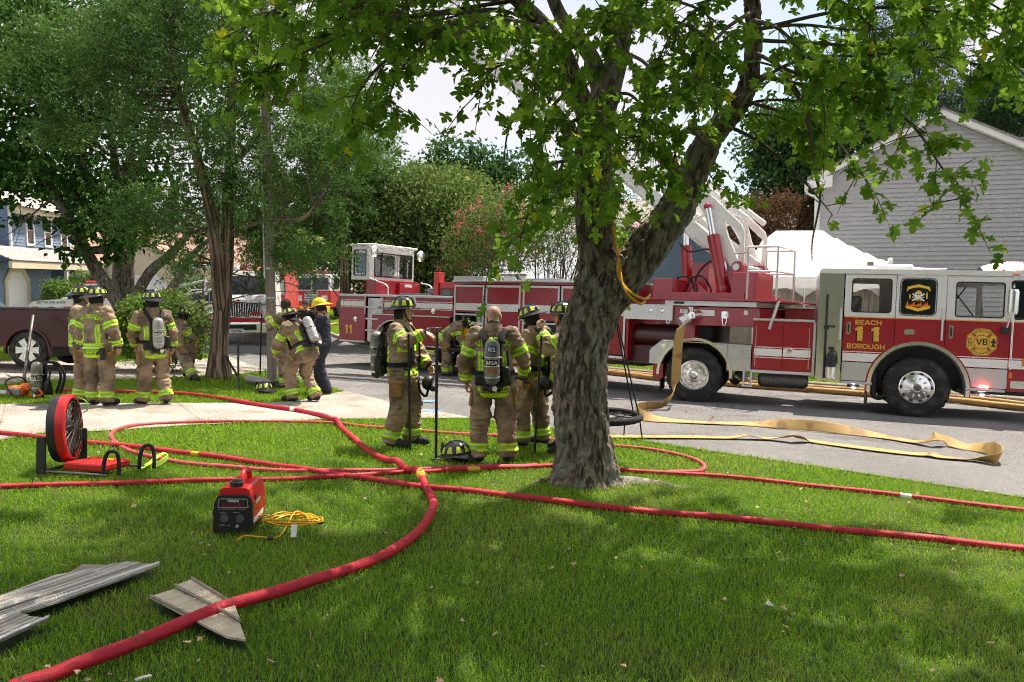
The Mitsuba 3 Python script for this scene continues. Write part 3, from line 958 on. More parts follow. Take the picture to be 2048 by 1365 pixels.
# broadleaf tree behind the bush on the left, with low spreading limbs
broad_tree('dark green broadleaf tree with thick low limbs behind the leafy bush on the left', (-12.418,25.461), lobes_at([
    ((-13.885,23.000,7.779), 2.2, 2.2, 2.6), ((-12.681,23.000,6.254), 2.2, 2.0, 2.2), ((-11.648,24.000,5.277), 2.0, 2.0, 1.8), ((-13.726,23.000,5.135), 1.3, 1.3, 1.0), ((-12.105,24.000,8.754), 2.6, 2.4, 2.4), ((-10.675,25.000,7.391), 2.4, 2.2, 2.4),
    ((-10.808,24.000,3.805), 1.5, 1.4, 0.9), ((-12.212,23.000,3.866), 1.0, 1.0, 0.9), ((-12.402,22.500,2.989), 0.55, 0.5, 0.5), ((-15.354,23.000,6.672), 1.6, 1.6, 2.4), ((-13.383,24.000,9.753), 2.5, 2.4, 2.0), ((-14.308,22.000,8.574), 2.2, 2.0, 2.0), ((-11.574,24.000,3.286), 0.9, 0.9, 0.5), ((-11.552,22.600,2.714), 0.45, 0.4, 0.3), ((-14.650,23.000,3.724), 0.8, 0.6, 0.5)]), 20000, 0.20, 'oak_leaf', 0.33,
    [([(-11.251,23.500,0.692), (-11.944,23.300,1.870), (-12.365,23.200,2.736), (-12.653,23.000,3.583), (-13.116,23.000,4.431), (-13.564,23.000,5.556)], [0.22, 0.19, 0.17, 0.14, 0.12, 0.06]),
     ([(-11.141,23.500,1.282), (-10.551,23.300,2.088), (-9.749,23.000,2.657), (-8.931,23.000,3.583)], [0.17, 0.15, 0.12, 0.06]), ([(-10.931,23.400,0.918), (-10.082,23.000,1.295), (-9.547,22.800,1.870), (-9.017,22.600,2.573), (-8.329,22.500,3.128)], [0.16, 0.14, 0.12, 0.09, 0.05])],
    seed=31, name='broadleaf_tree', trunk_top=(-11.305,24.000,5.716), elong=0.75)
# bare dead branch in front of the blue house
dead = obj('dead_branch', [tube(curve(p, 14), np.linspace(r, 0.006, 14), 6) for p, r in [
    ([(-12.626,22.000,4.050), (-12.933,21.800,3.695), (-13.374,21.600,3.212), (-13.699,21.500,2.966)], 0.035), ([(-12.933,21.800,3.695), (-13.241,21.800,3.493), (-13.517,21.800,2.819)], 0.014), ([(-13.071,21.800,3.654), (-12.881,21.800,3.359), (-12.678,21.800,3.332)], 0.012),
    ([(-13.225,21.700,3.392), (-13.269,21.700,3.887), (-13.119,21.700,4.220)], 0.014), ([(-12.422,22.000,3.100), (-12.812,22.000,2.964), (-13.178,22.000,2.760)], 0.02), ([(-13.374,21.600,3.212), (-13.454,21.600,2.944), (-13.686,21.600,2.877)], 0.01)]], 'twig_bark', 'broadleaf_tree', smooth=True)


def cedar(label, base, stems, lobes, n, seed, twigs=160, name='cedar_tree', dead_twigs=0, length=0.11):
    rg = np.random.default_rng(seed)
    t = thing(name, label, 'tree', None)
    for pts, rad in stems:
        add_limb('trunk' if pts is stems[0][0] else 'limb', pts, rad, t, 'cedar_bark', n=40, sides=14, lump=0.10, seed=seed)
    lob = np.array(lobes, float)
    # sprays: a fine twig with short scaly shoots along it
    k = max(1, n // 60)
    c = lobe_points(lob, k, rg, 0.25, 0.3)[:k]
    ctr = lob[:, :3].mean(0)
    out = c - ctr
    out[:, 2] *= 0.3
    out /= np.linalg.norm(out, axis=1, keepdims=True) + 1e-9
    d = out * 0.7 + rg.normal(0, 0.5, (k, 3)) + [0, 0, 0.12]
    d /= np.linalg.norm(d, axis=1, keepdims=True)
    ln = rg.uniform(0.35, 0.9, k)
    s = rg.uniform(0, 1, (k, 60))
    o = c[:, None] + d[:, None] * (s * ln[:, None])[..., None] + rg.normal(0, 1, (k, 60, 3)) * (0.035 + 0.10 * (1 - s))[..., None] * np.array([1, 1, 0.7])
    sd = d[:, None] * 0.8 + rg.normal(0, 0.55, (k, 60, 3))
    sd /= np.linalg.norm(sd, axis=2, keepdims=True)
    o, sd = o.reshape(-1, 3), sd.reshape(-1, 3)
    w = np.cross(sd, rg.normal(0, 1, o.shape))
    w /= np.linalg.norm(w, axis=1, keepdims=True)
    L = length * rg.uniform(0.6, 1.5, len(o))[:, None]
    W = L * rg.uniform(0.09, 0.17, len(o))[:, None]
    v = np.stack([o, o + sd * L * 0.5 + w * W, o + sd * L, o + sd * L * 0.5 - w * W], 1)
    f = (np.arange(len(o)) * 4)[:, None, None] + np.array([[0, 1, 2], [0, 2, 3]])
    u = np.clip(np.repeat(rg.normal(0.42, 0.16, k), 60) + rg.normal(0, 0.16, len(o)), 0, 1)
    obj('crown', TM(v.reshape(-1, 3), f.reshape(-1, 3)), 'cedar_foliage', t, smooth=False, uv=np.stack([np.repeat(u, 4), np.zeros(4 * len(o))], 1))
    labels[t + '__crown'] = {'label': 'fine grey green scaly foliage', 'kind': 'stuff'}
    tw = []
    stem_pts = np.vstack([curve(p, 40) for p, _ in stems])
    for _ in range(twigs):
        e = c[rg.integers(0, k)]
        q = stem_pts[np.argmin(np.linalg.norm(stem_pts - (e - [0, 0, 0.35 * np.linalg.norm(e[:2] - ctr[:2])]), axis=1))]
        mid = (q + e) / 2 + rg.normal(0, 0.12, 3) - [0, 0, 0.1]
        tw.append(tube(curve([q, mid, e], 8), np.linspace(rg.uniform(0.012, 0.03), 0.004, 8), 5, cap=False))
    for _ in range(dead_twigs):
        q = stem_pts[rg.integers(8, 30)]
        a = rg.uniform(0, 2 * np.pi)
        r = rg.uniform(0.7, 2.8)
        e = q + np.array([math.cos(a) * r, math.sin(a) * r * 0.7, rg.uniform(-0.8, 0.3)])
        p = curve([q, (q + e) / 2 + rg.normal(0, 0.2, 3), e], 8)
        tw.append(tube(p, np.linspace(0.014, 0.003, 8), 4, cap=False))
        for _ in range(5):
            i = rg.integers(2, 8)
            tw.append(tube(np.array([p[i], p[i] + rg.normal(0, 0.18, 3), p[i] + rg.normal(0, 0.32, 3) - [0, 0, 0.1]]), [0.005, 0.004, 0.002], 3, cap=False))
    obj('twig', merge(tw), 'twig_bark', t, smooth=True)
    labels[t + '__twig'] = {'label': 'bare side twigs', 'kind': 'stuff'}
    return t


_cb = (-6.396,17.245)
_cz = float(gz(*_cb))
cedar('tall grey green cedar with a split reddish trunk on the grass strip', _cb, [
    ([(_cb[0], _cb[1], _cz - 0.1), (-6.425,17.400,0.340), (-6.307,17.400,1.435), (-6.218,17.400,2.304), (-6.117,17.400,3.594), (-6.031,17.400,5.187), (-5.924,17.400,6.757), (-5.848,17.400,8.817)], [0.30, 0.19, 0.18, 0.16, 0.13, 0.10, 0.08, 0.05]),
    ([(-6.360,17.350,1.218), (-6.339,17.200,2.299), (-6.385,17.100,3.143), (-6.521,17.000,4.076), (-6.764,16.900,5.092), (-6.950,16.800,6.086), (-7.017,16.800,7.189)], [0.16, 0.14, 0.12, 0.11, 0.09, 0.07, 0.04]),
    ([(-6.075,17.400,4.340), (-5.569,17.200,4.731), (-5.232,17.000,5.111), (-5.013,17.000,5.522)], [0.08, 0.07, 0.05, 0.02]),
    ([(-6.170,17.400,2.843), (-5.120,17.000,3.136), (-4.433,16.800,3.121), (-3.983,16.700,3.525)], [0.06, 0.045, 0.04, 0.015])],
    lobes_at([((-7.003,17.000,7.050), 1.6, 1.6, 1.0), ((-6.128,17.500,7.618), 1.8, 1.8, 1.2), ((-5.105,18.000,7.355), 1.4, 1.6, 1.0), ((-7.965,17.000,6.340), 1.2, 1.3, 0.8), ((-8.815,17.000,5.931), 1.0, 1.1, 0.6), ((-9.438,17.000,6.034), 0.7, 0.9, 0.45), ((-10.057,17.000,6.187), 0.4, 0.6, 0.3),
              ((-7.394,17.300,5.482), 1.3, 1.5, 0.7), ((-8.433,17.000,5.008), 1.1, 1.2, 0.55), ((-9.487,17.000,4.904), 0.6, 0.8, 0.35), ((-6.309,17.000,5.931), 1.4, 1.4, 0.8), ((-5.296,17.800,6.016), 1.3, 1.5, 0.8), ((-4.457,18.000,6.710), 1.0, 1.3, 0.7),
              ((-5.048,17.600,4.690), 1.2, 1.4, 0.8), ((-5.709,17.000,4.904), 0.9, 1.2, 0.6), ((-4.215,17.800,5.263), 0.9, 1.2, 0.8), ((-7.070,17.200,4.312), 1.1, 1.3, 0.6), ((-5.072,17.600,3.614), 1.2, 1.4, 0.7), ((-4.237,17.800,4.071), 0.9, 1.1, 0.7), ((-7.508,17.400,3.380), 0.9, 1.0, 0.5),
              ((-4.763,17.600,2.745), 1.0, 1.2, 0.5), ((-5.400,17.200,2.938), 0.7, 0.9, 0.4), ((-6.408,16.800,6.989), 1.2, 1.2, 0.9), ((-9.202,17.400,6.861), 1.0, 1.0, 0.6), ((-6.957,17.600,2.745), 0.6, 0.8, 0.3), ((-5.916,17.200,3.680), 0.7, 0.9, 0.5)]), 125000, 41, 170, 'cedar_tree', 34, 0.09)
_cb2 = (-7.433,35.357)
cedar('bushy cedar with drooping foliage just behind the rear steering cab of the ladder truck', _cb2, [
    ([(_cb2[0], _cb2[1], float(gz(*_cb2)) - 0.1), (-6.272,30.000,1.870), (-6.224,30.000,4.843), (-6.180,30.000,7.589)], [0.25, 0.2, 0.14, 0.06])],
    lobes_at([((-6.182,30.000,7.407), 1.2, 1.2, 1.2), ((-6.946,30.000,6.129), 1.5, 1.5, 1.2), ((-5.739,30.000,6.129), 1.1, 1.3, 1.0), ((-7.162,30.000,4.474), 1.7, 1.8, 1.2), ((-5.763,30.000,4.474), 1.25, 1.5, 1.1), ((-7.566,30.000,2.897), 1.7, 1.7, 0.9), ((-5.879,30.000,2.990), 1.2, 1.5, 0.9), ((-5.306,30.000,3.826), 0.8, 1.0, 0.7)]), 60000, 43, 60, 'cedar_tree', 0, 0.17)

# trees across the road
broad_tree('rounded olive green tree behind the long trailer', (-3.783,32.642), lobes_at([((-3.350,31.000,4.942), 2.0, 2.0, 1.4), ((-4.519,31.000,3.795), 1.9, 2.0, 1.6), ((-2.469,32.000,4.253), 2.2, 2.0, 1.6), ((-3.757,31.000,2.642), 2.2, 2.0, 1.4), ((-2.129,33.000,5.747), 1.2, 1.2, 0.8), ((-5.117,31.000,2.257), 1.4, 1.4, 1.2), ((-1.879,32.000,2.667), 1.8, 1.8, 1.6)]),
           30000, 0.17, 'olive_leaf', 0.16, seed=51, name='broadleaf_tree', shell=0.4)
broad_tree('tall darker tree top rising above the olive green tree', (-3.4, 50.0), lobes_at([((-3.683,50.000,9.121), 2.3, 2.0, 1.6), ((-2.293,50.000,8.357), 2.2, 2.0, 1.8), ((-4.776,50.000,7.745), 2.0, 2.0, 1.5), ((-1.209,50.000,7.745), 2.0, 2.0, 1.8), ((-3.233,50.000,6.209), 3.0, 3.0, 2.2), ((0.807,50.000,7.438), 2.5, 2.0, 2.5)]),
           9000, 0.34, 'dark_leaf', 0.3, seed=52, name='broadleaf_tree')
broad_tree('low dark tree line crown at the end of the street', (-11.2, 70.0), lobes_at([((-11.478,70.000,8.806), 3.0, 3.0, 2.2), ((-14.094,70.000,8.376), 3.0, 3.0, 3.0), ((-16.720,70.000,7.514), 4.0, 3.0, 3.0), ((-10.189,70.000,7.514), 3.0, 3.0, 2.4), ((-14.155,70.000,4.484), 5.0, 3.0, 3.0), ((-10.660,70.000,4.484), 4, 3, 3), ((-20.251,70.000,5.351), 6, 3, 4), ((-26.230,72.000,5.005), 6, 3, 4)]), 13000, 0.5, 'dark_leaf', 0.35, seed=53, name='broadleaf_tree')


def crape_myrtle(label, base, lobes, n, seed, stems=9, name='crape_myrtle', flowers=0):
    rg = np.random.default_rng(seed)
    t = thing(name, label, 'tree')
    x, y = base
    z = float(gz(x, y)) + 0.1
    lob = np.array(lobes, float)
    sm = []
    for i in range(stems):
        e = lob[i % len(lob), :3] + rg.normal(0, 0.5, 3)
        s = np.array([x, y, z]) + [rg.normal(0, 0.25), rg.normal(0, 0.15), 0]
        p = curve([s, s * 0.5 + e * 0.5 + [0, 0, 0.5] + rg.normal(0, 0.15, 3), e], 12)
        sm.append(tube(p, np.linspace(0.035, 0.008, 12), 6, cap=False))
        for _ in range(6):
            j = rg.integers(4, 11)
            q = p[j] + [rg.normal(0, 0.4), rg.normal(0, 0.3), rg.uniform(0.4, 1.2)]
            sm.append(tube(np.array([p[j], (p[j] + q) / 2 + rg.normal(0, 0.06, 3), q]), [0.012, 0.008, 0.004], 4, cap=False))
    obj('stems', merge(sm), 'maple_bark', t, smooth=True, uv=np.tile([[0.3, 0.3]], (sum(len(m.vertices) for m in sm), 1)))
    m, uv = scatter_leaves(lobe_points(lob, n, rg, 0.3, 0.2), 0.09, rg)
    obj('crown', m, 'olive_leaf', t, smooth=False, uv=uv)
    labels[t + '__crown'] = {'label': 'leafy crown', 'kind': 'stuff'}
    if flowers:
        c = lobe_points(lob, flowers * 22, rg, 0.9, 0.1)[::22]
        p = (c[:, None] + rg.normal(0, 0.06, (len(c), 24, 3)) * [1, 1, 1.5]).reshape(-1, 3)
        m, uv = scatter_leaves(p, 0.055, rg, elong=0.9)
        obj('flowers', m, 'pink_flower', t, smooth=False, uv=uv)
        labels[t + '__flowers'] = {'label': 'clusters of pink flowers', 'kind': 'stuff'}
    return t


crape_myrtle('crape myrtle with pink flower clusters behind the trailer compartments', (-0.273,30.918), lobes_at([((-0.907,27.000,4.047), 1.1, 1.2, 0.8), ((0.101,27.000,4.213), 1.0, 1.2, 0.8), ((-1.415,27.000,3.046), 1.0, 1.2, 0.8), ((-0.067,27.000,3.046), 1.2, 1.2, 0.8), ((0.942,27.000,3.547), 1.0, 1.2, 0.9), ((-1.586,27.000,2.375), 0.8, 1.0, 0.5)]), 13000, 61, 14, flowers=80)
crape_myrtle('thin twiggy crape myrtle beside the pink flowering one', (1.667,30.756), lobes_at([((1.391,26.000,3.966), 0.9, 1.0, 0.7), ((2.041,26.000,3.485), 0.9, 1.0, 0.9), ((0.909,26.000,2.679), 0.8, 1.0, 0.6), ((2.853,26.000,3.163), 0.9, 1.0, 0.9), ((3.495,26.000,3.806), 1.0, 1.0, 1.0)]), 6000, 62, 22, flowers=8)
broad_tree('broadleaf tree with glossy leaves left of the grey house', (14.663,41.133), lobes_at([((11.739,33.000,7.560), 2.4, 2.2, 1.6), ((10.966,33.000,5.950), 1.5, 1.6, 1.2), ((13.351,33.000,8.161), 2.4, 2.2, 1.8), ((12.205,33.000,5.545), 1.8, 1.8, 1.2), ((14.978,34.000,9.379), 2.0, 2.0, 1.6), ((10.929,33.000,7.359), 1.0, 1.2, 0.8), ((10.582,33.000,4.937), 0.7, 0.8, 0.6)]), 16000, 0.24, 'dark_leaf', 0.25, seed=54, name='broadleaf_tree')
broad_tree('reddish brown leaved shrub behind the white canopy tent', (12.561,37.191), lobes_at([((8.464,28.000,4.127), 0.8, 0.9, 0.7), ((9.509,28.000,4.127), 1.0, 1.0, 0.8), ((10.051,28.000,3.436), 0.8, 1.0, 0.8), ((8.310,28.000,3.263), 0.8, 0.9, 0.9), ((9.187,28.000,3.089), 1.2, 1.0, 1.0)]), 9000, 0.12, 'red_leaf', 0.07, seed=55, name='shrub', cat='shrub')
broad_tree('small far pine top left of the reddish shrub', (16.0, 60.0), lobes_at([((16.076,60.000,7.151), 1.6, 1.4, 0.7), ((15.533,60.000,6.337), 1.8, 1.4, 0.8), ((16.844,60.000,6.152), 1.6, 1.4, 0.8), ((15.937,60.000,4.854), 2.6, 2.0, 1.5), ((11.442,60.000,5.225), 3, 2, 2.5), ((8.451,60.000,5.225), 3, 2, 3)]), 5000, 0.3, 'pine_needle', 0.2, seed=56, name='pine_tree', elong=0.2)
for i, (lab, bpx, rows, sd) in enumerate([
    ('pine with dark open crown rising left of the grey house ridge', (23.4, 48.0), [((21.655,48.000,14.778), 3.0, 2.5, 1.8), ((23.725,48.000,14.490), 2.6, 2.4, 1.5), ((25.268,48.000,12.760), 2.6, 2.4, 1.3), ((23.224,48.000,12.181), 2.4, 2.0, 1.2), ((19.927,48.000,13.626), 2.6, 2.2, 1.6), ((24.257,48.000,15.925), 2.5, 2.2, 1.4), ((22.453,48.000,17.067), 2.5, 2.2, 1.6)], 57),
    ('pine with dark open crown behind the right slope of the grey house roof', (27.0, 46.0), [((26.491,46.000,12.029), 2.4, 2.2, 1.3), ((28.236,46.000,11.056), 2.2, 2.0, 1.2), ((26.270,46.000,10.639), 2.0, 1.8, 0.9), ((29.321,46.000,12.029), 2.5, 2.2, 1.6), ((27.289,46.000,13.136), 1.6, 1.6, 0.8), ((29.148,46.000,9.801), 2.0, 1.8, 1.0)], 58)]):
    broad_tree(lab, bpx, lobes_at(rows), 26000, 0.30, 'pine_needle', 0.22, seed=sd, name='pine_tree', elong=0.10, shell=0.3, fine=0.2)
broad_tree('bright green tree behind the roof of the blue house', (-43.5, 75.0), lobes_at([((-43.479,75.000,9.993), 4.0, 3, 2.5), ((-40.734,75.000,8.840), 4.0, 3, 2.5), ((-45.752,75.000,11.142), 4, 3, 3), ((-37.920,75.000,9.302), 4.0, 3, 3), ((-33.776,75.000,7.917), 5, 3, 3.5), ((-50.402,75.000,11.142), 5, 3, 4)]), 7000, 0.5, 'olive_leaf', 0.3, seed=59, name='broadleaf_tree')

# bushes
broad_tree('leafy light green bush at the foot of the broadleaf tree', (-9.222,20.470), lobes_at([((-8.420,18.500,0.826), 0.75, 0.7, 0.55), ((-7.877,18.600,0.938), 0.75, 0.7, 0.6), ((-8.556,18.400,0.600), 0.45, 0.5, 0.5), ((-8.043,18.400,0.368), 0.9, 0.7, 0.4), ((-7.599,18.600,0.469), 0.4, 0.4, 0.45), ((-8.674,18.700,1.168), 0.35, 0.4, 0.35), ((-8.304,18.800,1.282), 0.5, 0.5, 0.35)]), 15000, 0.10, 'bush_leaf', 0.03, seed=71, name='bush', cat='bush')
broad_tree('clipped round bush in front of the twin window of the blue house', (-25.200,44.613), lobes_at([((-22.652,40.000,1.420), 0.75, 0.6, 0.5), ((-22.158,40.000,1.245), 0.6, 0.6, 0.5), ((-23.041,40.000,1.120), 0.5, 0.5, 0.4)]), 3500, 0.13, 'bush_leaf', 0.03, seed=72, name='bush', cat='bush')
broad_tree('pale flowering bush between the blue house and the cream house', (-23.855,44.985), lobes_at([((-21.915,41.000,1.870), 0.8, 0.6, 0.5), ((-21.150,41.000,1.742), 0.8, 0.6, 0.5), ((-21.546,41.000,1.486), 1.0, 0.6, 0.5)]), 3500, 0.13, 'olive_leaf', 0.03, seed=73, name='bush', cat='bush')
broad_tree('dark bush in front of the cream house porch', (-18.965,46.509), lobes_at([((-16.397,40.000,1.120), 0.9, 0.6, 0.6), ((-15.759,40.000,1.495), 0.7, 0.6, 0.6), ((-16.907,40.000,0.870), 0.7, 0.6, 0.5)]), 3000, 0.14, 'dark_leaf', 0.03, seed=74, name='bush', cat='bush')

# ---------------------------------------------------------------- vehicle materials
def dusty(base, d=0.06):
    base = np.array(base, float)
    lo, hi = (base * 0.92).tolist(), (base * 0.9 + np.array([0.09, 0.085, 0.08]) * d * 4).tolist()
    def f(p, n, uv):
        return mix(lo, hi, smoothstep(0.4, 0.8, fbm(p.x * 4, p.y * 4, p.z * 4, octaves=3)))
    return f


mat('red_paint', dusty((0.33, 0.008, 0.020), 0.02), 0.22, clearcoat=1.0, clearcoat_gloss=0.96, specular=0.5)
mat('bright_red_paint', (0.52, 0.015, 0.02), 0.25, clearcoat=1.0, clearcoat_gloss=0.93)
mat('white_paint', dusty((0.76, 0.76, 0.74), 0.02), 0.28, clearcoat=0.7, clearcoat_gloss=0.95)
mat('silver_paint', (0.50, 0.52, 0.54), 0.35, clearcoat=0.5, clearcoat_gloss=0.9, metallic=0.3)
mat('maroon_paint', (0.050, 0.004, 0.006), 0.3, clearcoat=0.5, clearcoat_gloss=0.95)
mat('navy_paint', (0.02, 0.035, 0.06), 0.22, clearcoat=1.0, clearcoat_gloss=0.97)
mat('gold_leaf', (0.72, 0.42, 0.06), 0.45, metallic=0.2)
mat('black_plastic', (0.018, 0.018, 0.019), 0.5)
mat('black_rubber', lambda p, n, uv: mix((0.018, 0.018, 0.019), (0.055, 0.052, 0.048), smoothstep(0.4, 0.8, fbm(p.x * 9, p.y * 9, p.z * 9))), 0.85)
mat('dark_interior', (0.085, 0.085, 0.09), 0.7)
mat('grey_interior', (0.20, 0.20, 0.20), 0.6)
mat('yellow_print', (0.80, 0.50, 0.03), 0.5)
mat('orange_print', (0.75, 0.16, 0.02), 0.5)
mat('black_print', (0.012, 0.012, 0.012), 0.4)
mat('white_print', (0.78, 0.78, 0.76), 0.5)
mat('red_print', (0.45, 0.012, 0.02), 0.45)
metal('chrome', (0.92, 0.92, 0.93), 0.05)
metal('polished_steel', (0.80, 0.80, 0.78), 0.07)
metal('aluminium', (0.78, 0.78, 0.79), 0.28)
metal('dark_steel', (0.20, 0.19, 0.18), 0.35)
mat('brushed_plate', (0.62, 0.62, 0.63), 0.4, metallic=0.8)
scene['window_glass'] = {'type': 'thindielectric', 'int_ior': 1.5}
mat('tinted_glass', (0.012, 0.016, 0.017), 0.04, specular=0.6)


def plate_h(p, n, uv):
    a, b = (uv.x + uv.y) / 0.055, (uv.x - uv.y) / 0.055
    i, j = dr.floor(a), dr.floor(b)
    odd = dr.abs((i + j) - 2 * dr.floor((i + j) / 2)) > 0.5
    fa, fb = a - i - 0.5, b - j - 0.5
    e1 = dr.select(odd, fa * fa / 0.05 + fb * fb / 0.16, fa * fa / 0.16 + fb * fb / 0.05)
    return smoothstep(1.1, 0.5, e1)


scene['diamond_plate'] = {'type': 'twosided', 'bsdf': {'type': 'bumpmap', 'arbitrary': proc(plate_h), 'scale': 0.004, 'bsdf': {'type': 'roughconductor', 'material': 'none', 'specular_reflectance': rgb((0.74, 0.74, 0.74)), 'alpha': 0.2, 'distribution': 'ggx'}}}


def plate(name, mesh, parent, a=0, b=2, label=None):
    m = explode(merge(mesh) if isinstance(mesh, list) else mesh)
    return obj(name, m, 'diamond_plate', parent, smooth=False, uv=planar_uv(m, a, b), label=label)


def ring_of(m, n, axis='y', at=(0, 0, 0)):
    return [xf(m, rot(axis, 360 / n * i), t=at) for i in range(n)]


def wheel(parent, x, y, z, r, w, rim_r, kind='truck', flip=False, bright='chrome', sides=36, lugs=True, name='wheel'):
    """tyre and rim about an axle along y; the outer face looks towards -y (or +y when flipped)."""
    k = rim_r
    sgn = -1 if flip else 1
    ty = lathe([(k * 0.98, -w), (k + 0.02, -w), (r * 0.93, -w * 0.98), (r * 0.985, -w * 0.9), (r, -w * 0.78), (r, -w * 0.22), (r * 0.985, -w * 0.08), (r * 0.93, -0.01), (r * 0.84, 0.006), (k + 0.045, 0.0), (k + 0.02, -0.015), (k * 0.98, -0.03)], sides * 2, 'y')
    parts = [ty]
    if lugs:
        n = 40
        lug = box(-0.018, 0.018, -w * 0.46, w * 0.5 + 0.0, -0.012, 0.013)
        lug = xf(lug, rot('z', 24), t=(0, 0, 0))
        for i in range(n):
            for yy, tilt in ((w * 0.22, 20), (w * 0.78, -20)):
                b = xf(box(-0.022, 0.022, -w * 0.22, w * 0.22, -0.01, 0.012), rot('z', tilt), t=(0, yy, r))
                parts.append(xf(b, rot('y', 360 / n * (i + (0.5 if tilt > 0 else 0)))))
    M = np.diag([1.0, sgn, 1.0, 1.0])
    M[:3, 3] = (x, y, z)
    key = obj(name, xf(merge(parts), M), 'black_rubber', parent, smooth=40)
    if kind == 'front':
        pr = [(k * 1.0, -0.035), (k * 1.02, -0.005), (k * 0.96, 0.004), (k * 0.90, -0.03), (k * 0.84, -0.05), (k * 0.80, -0.02), (k * 0.42, 0.025), (k * 0.40, 0.045), (k * 0.33, 0.055), (k * 0.33, 0.09), (k * 0.26, 0.10), (k * 0.0, 0.10)]
        nuts, nr, nz, holes, hr = 10, k * 0.58, 0.02, 10, k * 0.86
    elif kind == 'dual':
        pr = [(k * 1.0, -0.035), (k * 1.02, -0.005), (k * 0.96, 0.0), (k * 0.90, -0.06), (k * 0.86, -0.13), (k * 0.74, -0.15), (k * 0.52, -0.14), (k * 0.50, -0.08), (k * 0.40, -0.07), (k * 0.34, -0.02), (k * 0.28, 0.02), (k * 0.16, 0.05), (0, 0.055)]
        nuts, nr, nz, holes, hr = 10, k * 0.62, -0.14, 10, k * 0.80
    else:
        pr = [(k * 1.0, -0.03), (k * 1.02, -0.005), (k * 0.95, 0.0), (k * 0.90, -0.045), (k * 0.80, -0.07), (k * 0.30, -0.07), (k * 0.28, -0.02), (k * 0.15, 0.0), (0, 0.0)]
        nuts, nr, nz, holes, hr = 0, 0, 0, 0, 0
    obj('rim', xf(lathe(pr, sides, 'y'), M), bright if kind != 'car' else 'dark_steel', key, smooth=25)
    if nuts:
        nut = lathe([(0.022, -0.02), (0.022, 0.015), (0.014, 0.03), (0, 0.031)], 6, 'y', at=(nr, -nz, 0))
        obj('lug_nuts', xf(merge(ring_of(nut, nuts)), M), 'chrome', key)
        hole = lathe([(0.03, -0.015), (0.03, 0.012), (0, 0.012)], 12, 'y', at=(hr, -nz + 0.02 if kind == 'dual' else 0.035, 0))
        obj('vent_holes', xf(merge(ring_of(hole, holes)), M), 'black_plastic', key)
        if kind == 'front':
            obj('hub', xf(lathe([(k * 0.2, 0.08), (k * 0.2, 0.125), (k * 0.1, 0.135), (0, 0.135)], 20, 'y'), M), 'dark_steel', key)
    if kind == 'car':
        sp = [side(Polygon([(k * 0.12, -0.05), (k * 0.92, -0.075), (k * 0.92, 0.075), (k * 0.12, 0.05)]), -0.015, 0.03)]
        obj('spoke', xf(merge(ring_of(sp[0], 6)), M), bright, key)
        obj('hub_cap', xf(lathe([(k * 0.22, -0.02), (k * 0.2, 0.02), (0, 0.025)], 16, 'y'), M), bright, key)
    return key


def half_ring(x, z, r0, r1, y0, y1, a0=0, a1=180, n=24):
    a = np.radians(np.linspace(a0, a1, n))
    o = [(x + r1 * math.cos(t), z + r1 * math.sin(t)) for t in a] + [(x + r0 * math.cos(t), z + r0 * math.sin(t)) for t in a[::-1]]
    return side(o, y0, y1)


def lamp(name, mesh, parent, color, power):
    k = obj(name, mesh, 'white_print', parent, smooth=False)
    scene[k]['emitter'] = {'type': 'area', 'radiance': rgb(np.array(color) * power)}
    return k


# ---------------------------------------------------------------- the ladder truck: tractor
TRF = frame(3.62, 15.83, -19.6)
truck = thing('ladder_fire_truck', 'long red and white ladder truck, its white ladder raised behind the lawn tree', 'fire truck', fr=TRF)
ARCH = (4.02, 0.53)
W = 2.46
arch = Point(*ARCH).buffer(0.80, quad_segs=16)
win1, win2, win3 = rrect(2.84, 3.53, 1.88, 2.52, 0.06), rrect(3.69, 4.24, 1.88, 2.51, 0.07), rrect(4.57, 5.35, 1.85, 2.49, 0.06)
cabwin = unary_union([win1, win2, win3])
ZW, ZB, ZT = 1.80, 0.56, 2.60


def panel(x0, x1, z0, z1, y0=0.0, t=0.03, holes=None, gap=0.006):
    g = sbox(x0 + gap, z0 + gap * 0.4, x1 - gap, z1 - gap * 0.4)
    if holes is not None:
        g = g.difference(holes)
    return side(g, y0, y0 + t)


NOSE = [(5.45, ZB), (6.2, ZB), (6.22, 1.75), (6.02, 2.45), (5.86, ZT), (5.45, ZT)]
NW = Polygon([(5.52, 1.86), (6.06, 1.90), (5.90, 2.42), (5.84, 2.50), (5.46, 2.50)]).buffer(-0.03).buffer(0.05)
body_r = unary_union([sbox(2.72, ZB, 5.45, ZW), Polygon(NOSE).intersection(sbox(5.4, 0, 7, ZW))])
cab = obj('cab_body', [side(Polygon(NOSE).intersection(sbox(5.45, ZB, 7, ZW)), 0.0, 0.03), side(unary_union([sbox(2.30, 0.9, 5.45, ZW), Polygon(NOSE).intersection(sbox(5.4, .5, 7, ZW))]).difference(arch), W - 0.03, W),
                       box(6.16, 6.2, 0.03, W - 0.03, ZB, 1.75)], 'red_paint', truck)
each('cab_upper', [side(Polygon(NOSE).intersection(sbox(5.45, ZW, 7, 3)).difference(NW), 0.0, 0.03), panel(3.60, 4.43, ZW, ZT, holes=win2), side(unary_union([sbox(2.30, ZW, 5.45, ZT), Polygon(NOSE).intersection(sbox(5.4, ZW, 7, ZT))]).difference(unary_union([win1, win3, NW])), W - 0.03, W)], 'white_paint', truck)
obj('roof', [side(Polygon([(2.27, ZT), (5.9, ZT), (5.86, ZT + 0.05), (5.75, ZT + 0.09), (2.30, ZT + 0.09), (2.27, ZT + 0.05)]), -0.02, W + 0.02)], 'white_paint', truck)
obj('mid_panel', [panel(3.60, 4.43, ZB, ZW, holes=arch)], 'red_paint', truck)
